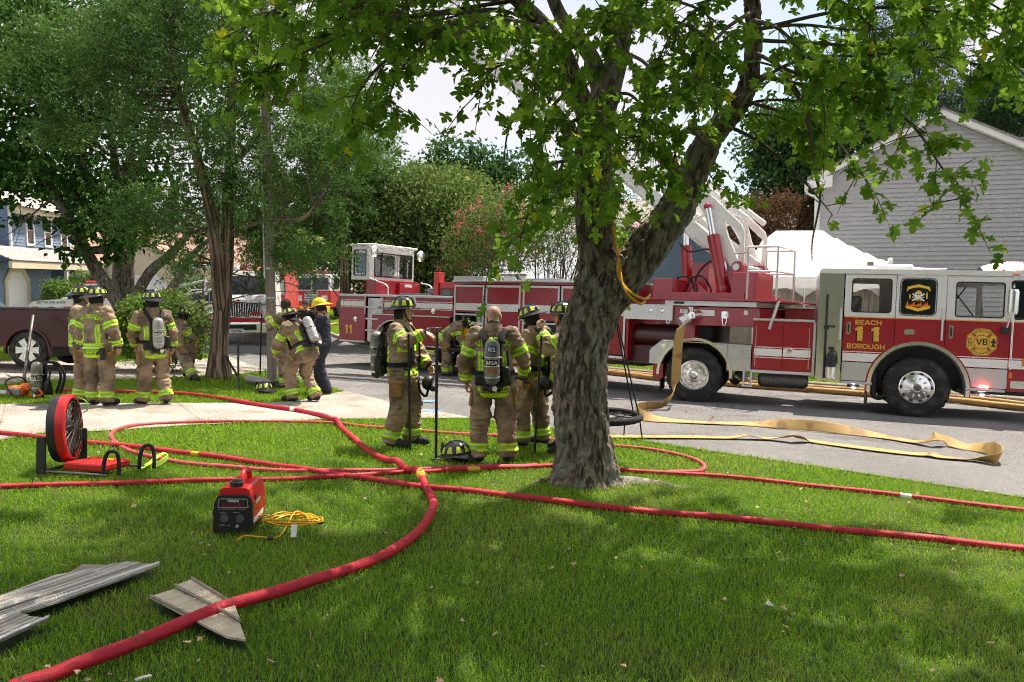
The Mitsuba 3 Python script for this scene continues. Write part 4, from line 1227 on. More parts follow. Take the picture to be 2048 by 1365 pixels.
each('interior', [box(2.3, 5.9, 0.04, W - 0.04, 1.30, 1.36), box(2.74, 2.78, 0.04, W - 0.04, 1.36, ZT), box(5.3, 6.1, 0.05, W - 0.05, 1.36, 1.72), box(2.78, 3.05, 0.3, 2.1, 1.36, 2.2, 0.04), box(3.75, 4.2, 0.2, 2.2, 1.36, 2.0, 0.05), box(3.62, 3.66, 0.04, 1.0, 1.36, 2.55), box(4.6, 5.1, 0.25, 0.75, 1.36, 1.86, 0.06), box(4.45, 4.62, 0.25, 0.75, 1.36, 2.1, 0.05)], 'dark_interior', truck)
each('seat_belt', [tube(curve([(4.75, 1.6, 2.45), (4.95, 1.5, 2.15), (5.12, 1.4, 1.9), (5.2, 1.4, 1.84)], 10), 0.013, 5), tube([(5.0, 1.55, 2.46), (4.6, 1.5, 1.84)], 0.013, 5)], 'black_plastic', truck)
# rear wall of polished steel, with pole and extinguisher in front of it
obj('rear_cab_panel', [box(2.27, 2.705, 0.0, 0.03, 0.58, ZT - 0.003), box(2.27, 2.30, 0.03, W, 0.6, ZT - 0.003)], 'polished_steel', truck)
obj('hand_tool_bracket', [cyl((2.42, -0.05, 0.62), (2.42, -0.05, 2.2), 0.022), box(2.38, 2.47, -0.06, 0.0, 1.55, 1.60), cyl((2.44, -0.05, 1.60), (2.58, -0.05, 1.60), 0.02)], 'black_plastic', truck)
ext = obj('fire_extinguisher', lathe([(0.0, 0.62), (0.085, 0.62), (0.09, 0.64), (0.09, 0.86)], 18, at=(2.53, -0.10, 0.0)), 'chrome', truck)
obj('extinguisher_top', [lathe([(0.091, 0.84), (0.091, 1.02), (0.06, 1.08), (0.03, 1.12), (0.03, 1.18), (0, 1.18)], 18, at=(2.53, -0.10, 0.0)), tube(curve([(2.55, -0.1, 1.15), (2.62, -0.12, 1.1), (2.64, -0.13, 0.9)], 8), 0.012, 6), box(2.48, 2.58, -0.12, -0.08, 1.17, 1.21)], 'black_plastic', ext)
for hx, z0, z1 in ((2.67, 1.36, 1.96), (4.37, 1.42, 2.0), (5.47, 0.95, 2.05)):
    each('grab_rail', [cyl((hx, -0.07, z0), (hx, -0.07, z1), 0.019), cyl((hx, -0.07, z0 + 0.03), (hx, 0.0, z0 + 0.03), 0.016), cyl((hx, -0.07, z1 - 0.03), (hx, 0.0, z1 - 0.03), 0.016)], 'aluminium' if hx < 5 else 'chrome', truck, smooth=50)
# doors
for nm, x0, x1, win in (('rear_door', 2.72, 3.60, win1), ('front_door', 4.43, 5.45, win3)):
    d = obj(nm, panel(x0, x1, 0.955, ZW, holes=arch), 'red_paint', truck)
    obj('upper_panel', panel(x0, x1, ZW, ZT - 0.01, holes=win), 'white_paint', d)
    obj('window_seal', side(win.difference(win.buffer(-0.022)), -0.006, 0.02), 'black_plastic', d)
    obj('pane', side(win.buffer(-0.02).exterior.buffer(0.0) if False else win.buffer(-0.018), 0.010, 0.0101 + 0.004), 'window_glass', d) if False else None
    k = win.buffer(-0.02)
    v, f = trimesh.creation.triangulate_polygon(k, engine='earcut')
    obj('pane', TM(np.column_stack([v[:, 0], np.full(len(v), 0.012), v[:, 1]]), f), 'window_glass', d)
    obj('handle', [side(rrect(x0 + 0.06, x0 + 0.13, 1.46, 1.70, 0.03), -0.012, 0.0)], 'chrome', d)
    obj('handle_grip', [tube(curve([(x0 + 0.095, -0.012, 1.50), (x0 + 0.095, -0.04, 1.53), (x0 + 0.095, -0.04, 1.63), (x0 + 0.095, -0.012, 1.66)], 10), 0.013, 6)], 'black_plastic', d)
    plate('kick_plate', side(sbox(x0 + 0.01, 0.60, x1 - 0.006, 0.945).difference(arch), 0.0, 0.03), d)
obj('mid_window', side(win2, 0.004, 0.02), 'tinted_glass', truck)
each('mid_window_seal', [side(win2.buffer(0.012).difference(win2.buffer(-0.006)), -0.006, 0.0), side(win2.buffer(0.035).difference(win2.buffer(0.022)), -0.004, 0.0)], 'black_plastic', truck)
obj('quarter_window', side(NW.buffer(-0.02), 0.006, 0.012), 'tinted_glass', truck)
obj('quarter_window_seal', side(NW.buffer(0.01).difference(NW.buffer(-0.025)), -0.005, 0.006), 'black_plastic', truck)
obj('windscreen', [hull([(6.03, 0.08, 2.46), (6.03, W - 0.08, 2.46), (6.215, 0.06, 1.78), (6.215, W - 0.06, 1.78), (6.0, 0.08, 2.46), (6.18, 0.06, 1.78)])], 'tinted_glass', truck)
# stripes (strips a few millimetres proud of the panels)
nb = lambda z0, z1, x0=2.73, x1=6.19: sbox(x0, z0, x1, z1).difference(unary_union([arch.buffer(0.05), sbox(3.594, 0, 3.606, 3), sbox(4.424, 0, 4.436, 3), sbox(5.444, 0, 5.456, 3)]))
each('white_stripe', [side(g, -0.003, 0.001) for g in nb(0.965, 1.115).geoms], 'white_print', truck)
each('thin_stripe', [side(g, -0.003, 0.001) for g in nb(1.135, 1.15).geoms], 'white_print', truck)
each('gold_line', [side(g, -0.003, 0.001) for g in nb(1.785, 1.803).geoms], 'gold_leaf', truck)
obj('arch_trim', [half_ring(*ARCH, 0.79, 0.85, -0.035, 0.12, -8, 188, 36)], 'chrome', truck, smooth=40)
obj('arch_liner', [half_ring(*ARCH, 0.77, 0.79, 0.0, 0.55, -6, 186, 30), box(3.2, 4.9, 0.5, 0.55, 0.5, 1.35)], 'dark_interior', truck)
obj('red_arch_edge', [half_ring(*ARCH, 0.85, 0.875, -0.012, 0.02, -8, 188, 36)], 'red_paint', truck)
# lettering and crest
for s, h, xx, zz, wd in (('BEACH', 0.085, 3.145, 1.655, 0.46), ('BOROUGH', 0.088, 3.12, 1.205, 0.66)):
    obj('lettering', lettering(s, h, (xx, -0.002, zz), width=wd, center=True), 'gold_leaf', truck)
for i, xx in enumerate((3.0, 3.28)):
    one = Polygon([(-0.03, 0.0), (0.062, 0.0), (0.062, 0.27), (-0.01, 0.27), (-0.075, 0.225), (-0.075, 0.18), (-0.03, 0.195)])
    obj('number_shadow', side(affinity.translate(one, xx - 0.022, 1.335), -0.0015, 0.0), 'black_print', truck)
    obj('number', side(affinity.translate(one, xx, 1.35), -0.005, 0.0), 'gold_leaf', truck)
cx, cz = 5.02, 1.415
lobe = lambda a: affinity.rotate(Polygon([(0.09, -0.055), (0.17, -0.17), (0.235, -0.115), (0.245, 0.0), (0.235, 0.115), (0.17, 0.17), (0.09, 0.055)]), a, origin=(0, 0))
cross_ = unary_union([lobe(a) for a in (0, 90, 180, 270)] + [Point(0, 0).buffer(0.14)])
crest = obj('crest', side(affinity.translate(cross_, cx, cz), -0.005, 0.0), 'gold_leaf', truck)
each('crest_line', [side(affinity.translate(q, cx, cz), -0.0065, -0.004) for q in (Point(0, 0).buffer(0.128).difference(Point(0, 0).buffer(0.120)), cross_.buffer(-0.008).difference(cross_.buffer(-0.014)).difference(Point(0, 0).buffer(0.14)))], 'black_print', crest)
obj('crest_letters', lettering('VB', 0.105, (cx, -0.0045, cz - 0.045), center=True, width=0.19), 'black_print', crest)


def arc_text(s, r, a0, a1, h, flip=False):
    out = []
    n = len(s)
    for i, ch in enumerate(s):
        if ch == ' ':
            continue
        a = math.radians(a0 + (a1 - a0) * (i + 0.5) / n)
        U = np.array([math.cos(a), 0, math.sin(a)]) * (-1 if flip else 1)
        X = np.array([U[2], 0, -U[0]])
        out.append(lettering(ch, h, np.array([cx, -0.0045, cz]) + np.array([math.cos(a), 0, math.sin(a)]) * r, X=X, U=U, center=True, depth=0.002))
    return out


obj('crest_text', arc_text('VIRGINIA BEACH', 0.19, 130, 50, 0.026) + arc_text('FIRE DEPARTMENT', 0.215, 230, 310, 0.024, True), 'black_print', crest)
each('crest_ladder', [xf(side(sbox(-0.03, -0.08, -0.022, 0.08).union(sbox(0.022, -0.08, 0.03, 0.08)).union(unary_union([sbox(-0.03, z - 0.004, 0.03, z + 0.004) for z in np.linspace(-0.06, 0.06, 6)])), -0.0065, -0.004), rot('y', -8), t=(cx - 0.185, 0, cz)),
                     side(affinity.translate(unary_union([sbox(-0.018, -0.06, 0.018, 0.05), Point(0, 0.05).buffer(0.02), sbox(-0.035, -0.075, 0.035, -0.055), sbox(-0.04, -0.01, 0.04, 0.025)]), cx + 0.185, cz), -0.0065, -0.004)], 'black_print', crest)
# skull emblem on the middle window
ex, ez = 3.965, 2.19
sk = lambda g, m, n='emblem_print', d=0.0: each(n, [side(affinity.translate(q, ex, ez), -0.004 - d, 0.0035 - d) for q in getattr(g, 'geoms', [g])], m, truck)
sk(Polygon([(-0.2, -0.20), (0, -0.26), (0.2, -0.20), (0.2, -0.14), (0.0, -0.2), (-0.2, -0.14)]), 'yellow_print')
sk(unary_union([Polygon([(x - 0.025, -0.17), (x + 0.025, -0.17), (x + 0.012, -0.10 + 0.04 * math.sin(x * 60))]) for x in np.linspace(-0.18, 0.18, 11)]), 'orange_print', d=0.001)
sk(Polygon([(-0.20, 0.10), (-0.18, 0.19), (0, 0.235), (0.18, 0.19), (0.20, 0.10), (0.15, 0.15), (0, 0.185), (-0.15, 0.15)]), 'yellow_print')
sk(unary_union([Point(0, 0.05).buffer(0.055), sbox(-0.03, -0.03, 0.03, 0.02), sbox(-0.10, -0.005, 0.10, 0.01), affinity.rotate(sbox(-0.12, -0.012, 0.12, 0.012), 32, origin=(0, 0)), affinity.rotate(sbox(-0.12, -0.012, 0.12, 0.012), -32, origin=(0, 0))]), 'white_print')
sk(unary_union([Point(-0.02, 0.05).buffer(0.014), Point(0.02, 0.05).buffer(0.014), sbox(-0.006, 0.015, 0.006, 0.028)]), 'black_print', d=0.002)
sk(unary_union([Polygon([(-0.05, 0.085), (0.05, 0.085), (0.02, 0.125), (-0.02, 0.125)]), sbox(-0.065, 0.08, 0.065, 0.09), sbox(-0.05, -0.06, 0.05, -0.04), affinity.translate(sbox(-0.012, -0.03, 0.012, 0.05), -0.14, 0.0), affinity.translate(sbox(-0.012, -0.03, 0.012, 0.09), 0.14, 0.0)]), 'yellow_print', d=0.003)
obj('marker_badge', [side(rrect(3.76, 3.93, 1.50, 1.60, 0.03), -0.012, 0.0)], 'chrome', truck)
# mirror, steps and lower lamps
mir = obj('mirror', [xf(lathe([(0.0, 0.0), (0.07, 0.01), (0.085, 0.05), (0.085, 0.40), (0.07, 0.44), (0, 0.45)], 20), None, (5.42, -0.26, 1.92), (1.0, 0.8, 1.0))], 'chrome', truck, smooth=40)
each('mirror_arm', [cyl((5.42, -0.26, 2.4), (5.48, 0.0, 2.46), 0.016), cyl((5.40, -0.24, 1.95), (5.38, -0.1, 1.70), 0.016)], 'chrome', mir)
obj('mirror_foot', [box(5.31, 5.43, -0.10, 0.0, 1.58, 1.70, 0.01)], 'black_plastic', mir)
each('step', [box(2.72, 3.26, -0.05, 0.3, 0.535, 0.585, 0.008), box(4.8, 5.42, -0.05, 0.3, 0.535, 0.585, 0.008)], 'brushed_plate', truck)
lamp('warning_lamp', side(rrect(5.02, 5.16, 0.60, 0.635, 0.012), -0.035, -0.008), truck, (1.0, 0.03, 0.02), 14)
lamp('ground_lamp', xf(ball((5.07, -0.03, 0.47), (0.035, 0.03, 0.02), 1)), truck, (0.9, 0.92, 1.0), 6)
lamp('ground_lamp', xf(ball((2.95, -0.02, 0.46), (0.035, 0.03, 0.02), 1)), truck, (0.9, 0.92, 1.0), 6)
each('lamp_bracket', [box(2.85, 3.05, 0.0, 0.2, 0.47, 0.535, 0.01), box(4.9, 5.2, 0.0, 0.2, 0.48, 0.53, 0.01)], 'black_plastic', truck)
each('side_marker', [side(sbox(5.47, 0.80, 5.52, 0.90), -0.01, 0.0), side(rrect(5.66, 5.74, 1.02, 1.16, 0.02), -0.012, 0.0)], 'orange_print', truck)
obj('side_lamp', side(rrect(5.50, 5.72, 0.62, 0.75, 0.015), -0.012, 0.0), 'chrome', truck)
obj('front_bumper', [box(5.95, 6.75, 0.02, W - 0.02, 0.50, 0.86, 0.04)], 'polished_steel', truck)
each('chassis', [box(-0.9, 5.9, 0.55, 0.75, 0.72, 0.95), box(-0.9, 5.9, 1.7, 1.9, 0.72, 0.95), box(3.2, 4.9, 0.6, 1.9, 0.55, 0.75), box(4.7, 5.9, 0.15, W - .1, 0.48, 0.56)], 'black_plastic', truck)
each('mud_flap', [box(3.18, 3.20, 0.03, 0.5, 0.14, 0.62), cyl((3.3, 0.2, 0.38), (3.3, 0.2, 0.75), 0.07), tube(curve([(3.3, 0.2, 0.4), (3.34, 0.2, 0.31), (3.45, 0.2, 0.3), (3.55, 0.2, 0.4)], 10), 0.05, 8)], 'black_plastic', truck)
# roof equipment
each('roof_rail', [box(3.9, 4.55, 0.55, 0.62, ZT + 0.095, ZT + 0.16, 0.01), box(3.35, 3.95, 0.6, 1.3, ZT + 0.09, ZT + 0.22, 0.03)], 'aluminium', truck)
lb = obj('rear_light_bar', [box(3.0, 3.55, 0.9, 1.15, 2.80, 2.90, 0.02), cyl((3.1, 1.0, 2.68), (3.1, 1.0, 2.8), 0.012), cyl((3.45, 1.0, 2.68), (3.45, 1.0, 2.8), 0.012), box(3.53, 3.60, 0.9, 1.1, 2.72, 2.97, 0.015)], 'white_print', truck)
lamp('amber_lens', [box(3.02, 3.14, 0.885, 0.9, 2.81, 2.89)][0], lb, (1.0, 0.42, 0.16), 0.34)
obj('dark_lens', [box(3.15, 3.26, 0.885, 0.9, 2.81, 2.89)], 'dark_steel', lb)
lamp('red_lens', [box(3.28, 3.50, 0.885, 0.9, 2.81, 2.89)][0], lb, (1.0, 0.40, 0.16), 0.34)
fb = obj('front_light_bar', [box(5.30, 5.75, 0.5, 1.95, 2.75, 2.765), box(5.32, 5.40, 0.55, 1.9, 2.69, 2.75)], 'white_print', truck)
lamp('red_lens', hull([(5.28, 0.5, 2.77), (5.74, 0.5, 2.77), (5.31, 0.5, 2.89), (5.70, 0.5, 2.89), (5.28, 1.9, 2.77), (5.74, 1.9, 2.77), (5.31, 1.9, 2.89), (5.70, 1.9, 2.89)]), fb, (1.0, 0.30, 0.24), 0.4)
lamp('red_base_lens', hull([(5.42, 0.48, 2.69), (5.62, 0.48, 2.69), (5.47, 0.48, 2.765), (5.57, 0.48, 2.765), (5.42, 0.6, 2.69), (5.62, 0.6, 2.69), (5.47, 0.6, 2.765), (5.57, 0.6, 2.765)]), fb, (1.0, 0.03, 0.02), 1.2)
each('roof_horn', [hull([(4.42, 0.3, 2.69), (4.6, 0.3, 2.69), (4.46, 0.35, 2.75), (4.56, 0.35, 2.75), (4.42, 0.6, 2.69), (4.6, 0.6, 2.69)]), hull([(4.95, 0.4, 2.69), (5.08, 0.4, 2.69), (4.97, 0.42, 2.77), (5.02, 0.42, 2.77), (4.95, 0.5, 2.69), (5.08, 0.5, 2.69)])], 'navy_paint', truck)
obj('clearance_lamp', [box(5.44, 5.54, -0.035, -0.02, 2.615, 2.64)], 'orange_print', truck)
# side compartment and equipment behind the cab
cmp_ = obj('side_compartment', [box(1.10, 2.20, 0.004, 0.75, 0.66, 1.66, 0.004)], 'red_paint', truck)
for x0, x1 in ((1.13, 1.655), (1.665, 2.17)):
    obj('door', [box(x0, x1, -0.014, 0.004, 0.73, 1.58, 0.006)], 'red_paint', cmp_)
each('hinge', [cyl((1.16, -0.018, 0.76), (1.16, -0.018, 1.56), 0.009, 6), cyl((2.135, -0.018, 0.76), (2.135, -0.018, 1.56), 0.009, 6)], 'chrome', cmp_)
each('white_stripe', [side(sbox(x0, z0, x1, z1), -0.017, -0.013) for x0, x1 in ((1.135, 1.65), (1.67, 2.165)) for z0, z1 in ((0.985, 1.125), (1.145, 1.16), (0.945, 0.96))], 'white_print', cmp_)
obj('badge', lathe([(0.075, 0.0), (0.075, 0.012), (0.06, 0.02), (0, 0.02)], 24, 'y', at=(1.78, -0.014, 1.08)), 'chrome', cmp_)
plate('top_plate', [box(1.09, 2.22, -0.02, 0.77, 1.665, 1.71)], cmp_, 0, 1)
plate('edge_trim', [box(2.2, 2.245, -0.01, 0.7, 0.62, 1.66)], cmp_, 1, 2)
obj('sill', [box(1.08, 2.21, -0.03, 0.7, 0.64, 0.70, 0.01)], 'aluminium', cmp_)
bx2 = obj('top_box', [box(1.65, 2.24, 1.45, 2.3, 1.5, 1.93, 0.01)], 'red_paint', truck)
obj('lid', [box(1.63, 2.25, 1.43, 2.32, 1.935, 1.965)], 'aluminium', bx2)
obj('muffler', [lathe([(0.0, 0.0), (0.10, 0.01), (0.15, 0.06), (0.15, 0.30), (0.158, 0.31), (0.158, 0.36), (0.15, 0.37), (0.15, 0.62), (0.158, 0.63), (0.158, 0.67), (0.15, 0.68), (0.15, 0.86), (0.1, 0.93), (0, 0.94)], 24, 'x', at=(1.22, 0.25, 0.51))], 'dark_steel', truck)
tail = obj('tailpipe', [tube(curve([(0.85, 0.35, 0.55), (0.82, 0.1, 0.50), (0.80, -0.05, 0.48)], 8), 0.10, 16, cap=False), tube(curve([(0.85, 0.35, 0.55), (0.82, 0.1, 0.50), (0.80, -0.045, 0.48)], 8), 0.092, 16, cap=False)], 'dark_steel', truck)
obj('access_step', [cyl((0.96, 0.0, 0.66), (0.96, -0.02, 0.38), 0.018), cyl((1.10, 0.0, 0.66), (1.10, -0.02, 0.38), 0.018), box(0.93, 1.13, -0.06, 0.06, 0.36, 0.39, 0.006)], 'aluminium', truck)
rarch = Point(0.0, 0.53).buffer(0.70, quad_segs=16)
fend = plate('rear_fender', [side(Polygon([(-0.90, 0.72), (-0.90, 0.98), (-0.66, 1.18), (0.62, 1.16), (0.62, 0.68)]).difference(rarch).difference(sbox(-0.72, 0.0, 0.7, 0.66)), 0.0, 0.03)], truck)
plate('fender_top', [side(Polygon([(-0.88, 1.0), (-0.65, 1.185), (0.62, 1.165), (1.09, 1.16), (1.09, 1.175), (0.62, 1.18), (-0.66, 1.20), (-0.90, 1.0)]), 0.0, 0.68)], fend, 0, 1)
obj('fender_trim', [half_ring(0, 0.53, 0.69, 0.745, -0.03, 0.06, -2, 182, 30)], 'chrome', truck, smooth=40)
obj('fender_liner', [half_ring(0, 0.53, 0.67, 0.69, 0.0, 0.62, -2, 182, 24)], 'black_plastic', truck)
obj('fender_light', [lathe([(0.07, -0.01), (0.07, 0.0), (0, 0.004)], 20, 'y', at=(-0.38 - 0.22, -0.004, 1.06))], 'chrome', truck)
obj('rear_mud_flap', [box(-0.82, -0.62, 0.0, 0.6, 0.42, 0.72, 0.01)], 'red_paint', truck)
obj('rear_flap_rubber', [box(-0.68, -0.66, 0.05, 0.6, 0.18, 0.56)], 'black_rubber', truck)
stp = plate('step_box', [box(0.63, 1.08, 0.0, 0.6, 0.68, 1.16)], truck)
obj('step_box_frame', [box(0.63, 1.085, -0.012, 0.0, 0.66, 0.70), box(0.63, 1.085, -0.012, 0.0, 0.91, 0.935), box(0.63, 1.085, -0.012, 0.0, 1.12, 1.165), box(0.63, 0.66, -0.0125, 0.0, 0.66, 1.165)], 'brushed_plate', stp)
for zz in (0.75, 0.97):
    each('latch', [side(rrect(0.86, 0.95, zz, zz + 0.12, 0.03), -0.02, 0.0), side(rrect(0.87, 0.94, zz + 0.045, zz + 0.075, 0.012), -0.035, -0.02)], 'chrome', stp)
obj('fifth_wheel', [box(-0.7, 0.9, 0.5, 2.0, 0.98, 1.12, 0.02), cyl((0.0, 1.25, 1.1), (0.0, 1.25, 1.5), 0.45, 24)], 'black_plastic', truck)
wheel(truck, 4.02, 0.02, 0.535, 0.55, 0.36, 0.295, 'front')
wheel(truck, 4.02, W - 0.02, 0.535, 0.55, 0.36, 0.295, 'front', flip=True)
wheel(truck, 0.0, 0.0, 0.525, 0.54, 0.26, 0.295, 'dual')
wheel(truck, 0.0, 0.32, 0.525, 0.54, 0.26, 0.295, 'truck')
wheel(truck, 0.0, W, 0.525, 0.54, 0.26, 0.295, 'dual', flip=True)
wheel(truck, 0.0, W - 0.32, 0.525, 0.54, 0.26, 0.295, 'truck', flip=True)

# ---------------------------------------------------------------- the ladder truck: trailer
TLF = frame(-4.88, 22.6, -36)
_n0 = set(scene)
TW = 2.5
tarch = Point(2.05, 0.56).buffer(0.74, quad_segs=16)
rb = obj('rear_body', [side(sbox(-0.08, 0.70, 0.93, 1.93), 0.0, 0.04), side(sbox(1.62, 1.46, 4.10, 1.93), 0.0, 0.04), box(-0.08, 4.1, 0.6, TW - 0.02, 0.9, 1.93), side(sbox(-0.08, 0.7, 4.1, 1.93).difference(tarch), TW - 0.04, TW), box(-0.08, -0.04, 0.04, TW - 0.04, 0.70, 1.93), box(0.0, 0.9, 0.04, 0.6, 0.9, 1.9)], 'red_paint', truck, fr=TLF)
obj('rear_body_rail', [box(-0.10, 4.10, -0.03, TW + 0.03, 1.935, 2.0, 0.012)], 'brushed_plate', truck, fr=TLF)
each('rear_sill', [box(-0.09, 0.95, -0.02, 0.3, 0.655, 0.70, 0.008), box(2.85, 4.05, -0.035, 0.3, 0.655, 0.70, 0.008)], 'brushed_plate', truck, fr=TLF)
each('rear_stripe', [side(sbox(x0, z0, x1, z1), -0.004, 0.0) for x0, x1 in ((-0.07, 0.37), (0.38, 0.90), (1.66, 4.09)) for z0, z1 in ((1.665, 1.80), (1.825, 1.84), (1.63, 1.645))], 'white_print', truck, fr=TLF)
skirt = obj('wheel_skirt', [side(Polygon([(1.25, 0.70), (4.05, 0.70), (4.05, 1.44), (1.25, 1.44)]).difference(tarch), -0.05, -0.01)], 'red_paint', truck, fr=TLF)
each('skirt_rail', [box(1.23, 4.07, -0.09, 0.0, 1.445, 1.475, 0.006), half_ring(2.05, 0.56, 0.735, 0.765, -0.06, -0.005, 10, 170, 30)], 'brushed_plate', skirt, fr=TLF)
for bx_, bz_ in ((0.55, 1.30), (3.35, 1.1), (3.45, 1.60)):
    obj('reflector_badge', lathe([(0.07, 0.0), (0.07, 0.012), (0.045, 0.018), (0, 0.018)], 20, 'y', at=(bx_, -0.05 if bz_ < 1.2 else 0.0, bz_)), 'chrome', truck, fr=TLF)
each('number', [side(affinity.translate(affinity.scale(one, 0.85, 0.93, origin=(0, 0)), x_, 0.88), -0.004, 0.0) for x_ in (0.20, 0.37)], 'gold_leaf', truck, fr=TLF)
ldr = plate('side_ladder_panel', [side(sbox(0.98, 0.70, 1.58, 1.9), 0.05, 0.08)], truck)
scene[ldr]['to_world'] = T(TLF.tolist())
each('side_step', [box(1.0, 1.5, -0.06, 0.05, z, z + 0.05, 0.006) for z in (0.98, 1.30, 1.62)], 'brushed_plate', truck, fr=TLF)
each('side_grab_rail', [cyl((0.97, -0.05, 1.45), (0.97, -0.05, 1.98), 0.018), cyl((1.62, -0.05, 1.45), (1.62, -0.05, 1.95), 0.018)], 'aluminium', truck, fr=TLF)
# the steering cab at the rear
TC = (0.12, 0.80, 0.2, 2.05)
x0, x1, y0, y1 = TC
tc = obj('steering_cab', [side(sbox(x0, 2.42, x1, 3.36).difference(rrect(x0 + 0.08, x1 - 0.08, 2.52, 3.26, 0.06)), y0, y0 + 0.05), side(sbox(x0, 2.42, x1, 3.36).difference(rrect(x0 + 0.08, x1 - 0.08, 2.52, 3.26, 0.06)), y1 - 0.05, y1),
                          front(sbox(y0, 2.42, y1, 3.36).difference(rrect(y0 + 0.22, y1 - 0.07, 2.50, 3.20, 0.05)), x1 - 0.05, x1), front(sbox(y0, 2.42, y1, 3.36).difference(rrect(y0 + 0.12, y1 - 0.12, 2.6, 3.2, 0.05)), x0, x0 + 0.05)], 'white_paint', truck, fr=TLF)
obj('cab_roof', [box(x0 - 0.05, x1 + 0.10, y0 - 0.04, y1 + 0.06, 3.365, 3.43, 0.02)], 'white_paint', tc, fr=TLF)
obj('side_window', [TM([[x0 + .08, y0 + .02, 2.52], [x1 - .08, y0 + .02, 2.52], [x1 - .08, y0 + .02, 3.26], [x0 + .08, y0 + .02, 3.26]], [[0, 1, 2], [0, 2, 3]])], 'window_glass', tc, fr=TLF)
obj('front_window', [TM([[x1 - .02, y0 + .22, 2.50], [x1 - .02, y1 - .07, 2.50], [x1 - .02, y1 - .07, 3.2], [x1 - .02, y0 + .22, 3.2]], [[0, 1, 2], [0, 2, 3]])], 'window_glass', tc, fr=TLF)
obj('window_trim', [side(rrect(x0 + .08, x1 - .08, 2.52, 3.26, .06).difference(rrect(x0 + .11, x1 - .11, 2.55, 3.23, .05)), y0 - 0.006, y0 + 0.03), front(rrect(y0 + .22, y1 - .07, 2.5, 3.2, .05).difference(rrect(y0 + .25, y1 - .1, 2.53, 3.17, .04)), x1 - 0.03, x1 + 0.006), box(x1 - 0.03, x1 + 0.01, y0 + 0.50, y0 + 0.53, 2.5, 3.2), box(x1 - 0.03, x1 + 0.01, y1 - 0.42, y1 - 0.39, 2.5, 3.2)], 'black_plastic', tc, fr=TLF)
obj('driver_seat', [box(x0 + 0.1, x0 + 0.5, 0.85, 1.4, 2.45, 2.65, 0.05), box(x0 + 0.08, x0 + 0.2, 0.85, 1.4, 2.6, 3.1, 0.05), tube(curve([(x0 + .55, 1.0, 2.8), (x0 + .55, 1.15, 2.95), (x0 + .55, 1.3, 2.8), (x0 + .55, 1.15, 2.66)], 16, True), 0.015, 5, closed=True)], 'dark_interior', tc, fr=TLF)
obj('wiper', [cyl((x1 + 0.02, 1.75, 2.52), (x1 + 0.02, 1.75, 3.0), 0.01, 5)], 'aluminium', tc, fr=TLF)
for yy in (y0 + 0.02, y1 + 0.08):
    obj('round_mirror', [xf(ball((0, 0, 0), 1.0, 3), None, (x1 + 0.20, yy, 3.2), (0.08, 0.16, 0.17))], 'chrome', tc, fr=TLF, smooth=True)
each('grab_rail', [tube(curve([(x1 + 0.02, y0 + 0.02, 2.9), (x1 + 0.02, y0 + 0.02, 2.5), (x1 + 0.3, y0 + 0.05, 2.38), (x1 + 0.7, y0 + 0.05, 2.25), (x1 + 0.75, y0 + 0.05, 2.0)], 24), 0.022, 8), tube(curve([(x1 + 0.3, y1, 2.4), (x1 + 0.7, y1, 2.3), (x1 + 0.75, y1, 2.0)], 16), 0.022, 8)], 'aluminium', tc, fr=TLF)
each('cab_pedestal', [box(x0 + 0.55, x1 + 0.25, y0 + 0.06, y1 - 0.05, 2.0, 2.42, 0.01), box(x1 + 0.26, x1 + 0.36, y0 + 0.9, y1 - 0.1, 2.0, 2.36, 0.01)], 'red_paint', truck, fr=TLF)
obj('pedestal_lamp', [box(x1 + 0.36, x1 + 0.365, y0 + 1.1, y0 + 1.4, 2.25, 2.33)], 'white_print', truck, fr=TLF)
obj('stowed_hose', [xf(ball((0, 0, 0), 1, 2), None, (x0 + q * 0.15, 0.35, 2.06 + 0.03 * (q % 2)), (0.11, 0.2, 0.08)) for q in range(5)], 'bush_leaf' if False else 'yellow_green', truck, fr=TLF) if False else None
each('deck_box', [box(1.95, 3.1, 0.3, 1.2, 2.0, 2.06), box(2.9, 3.7, 0.35, 1.1, 2.005, 2.2, 0.01)], 'grey_interior', truck, fr=TLF)
each('deck_monitor', [box(3.2, 3.36, 0.25, 0.5, 2.0, 2.62, 0.01), box(3.37, 4.1, 0.3, 0.6, 2.2, 2.36, 0.01)], 'bright_red_paint', truck, fr=TLF)
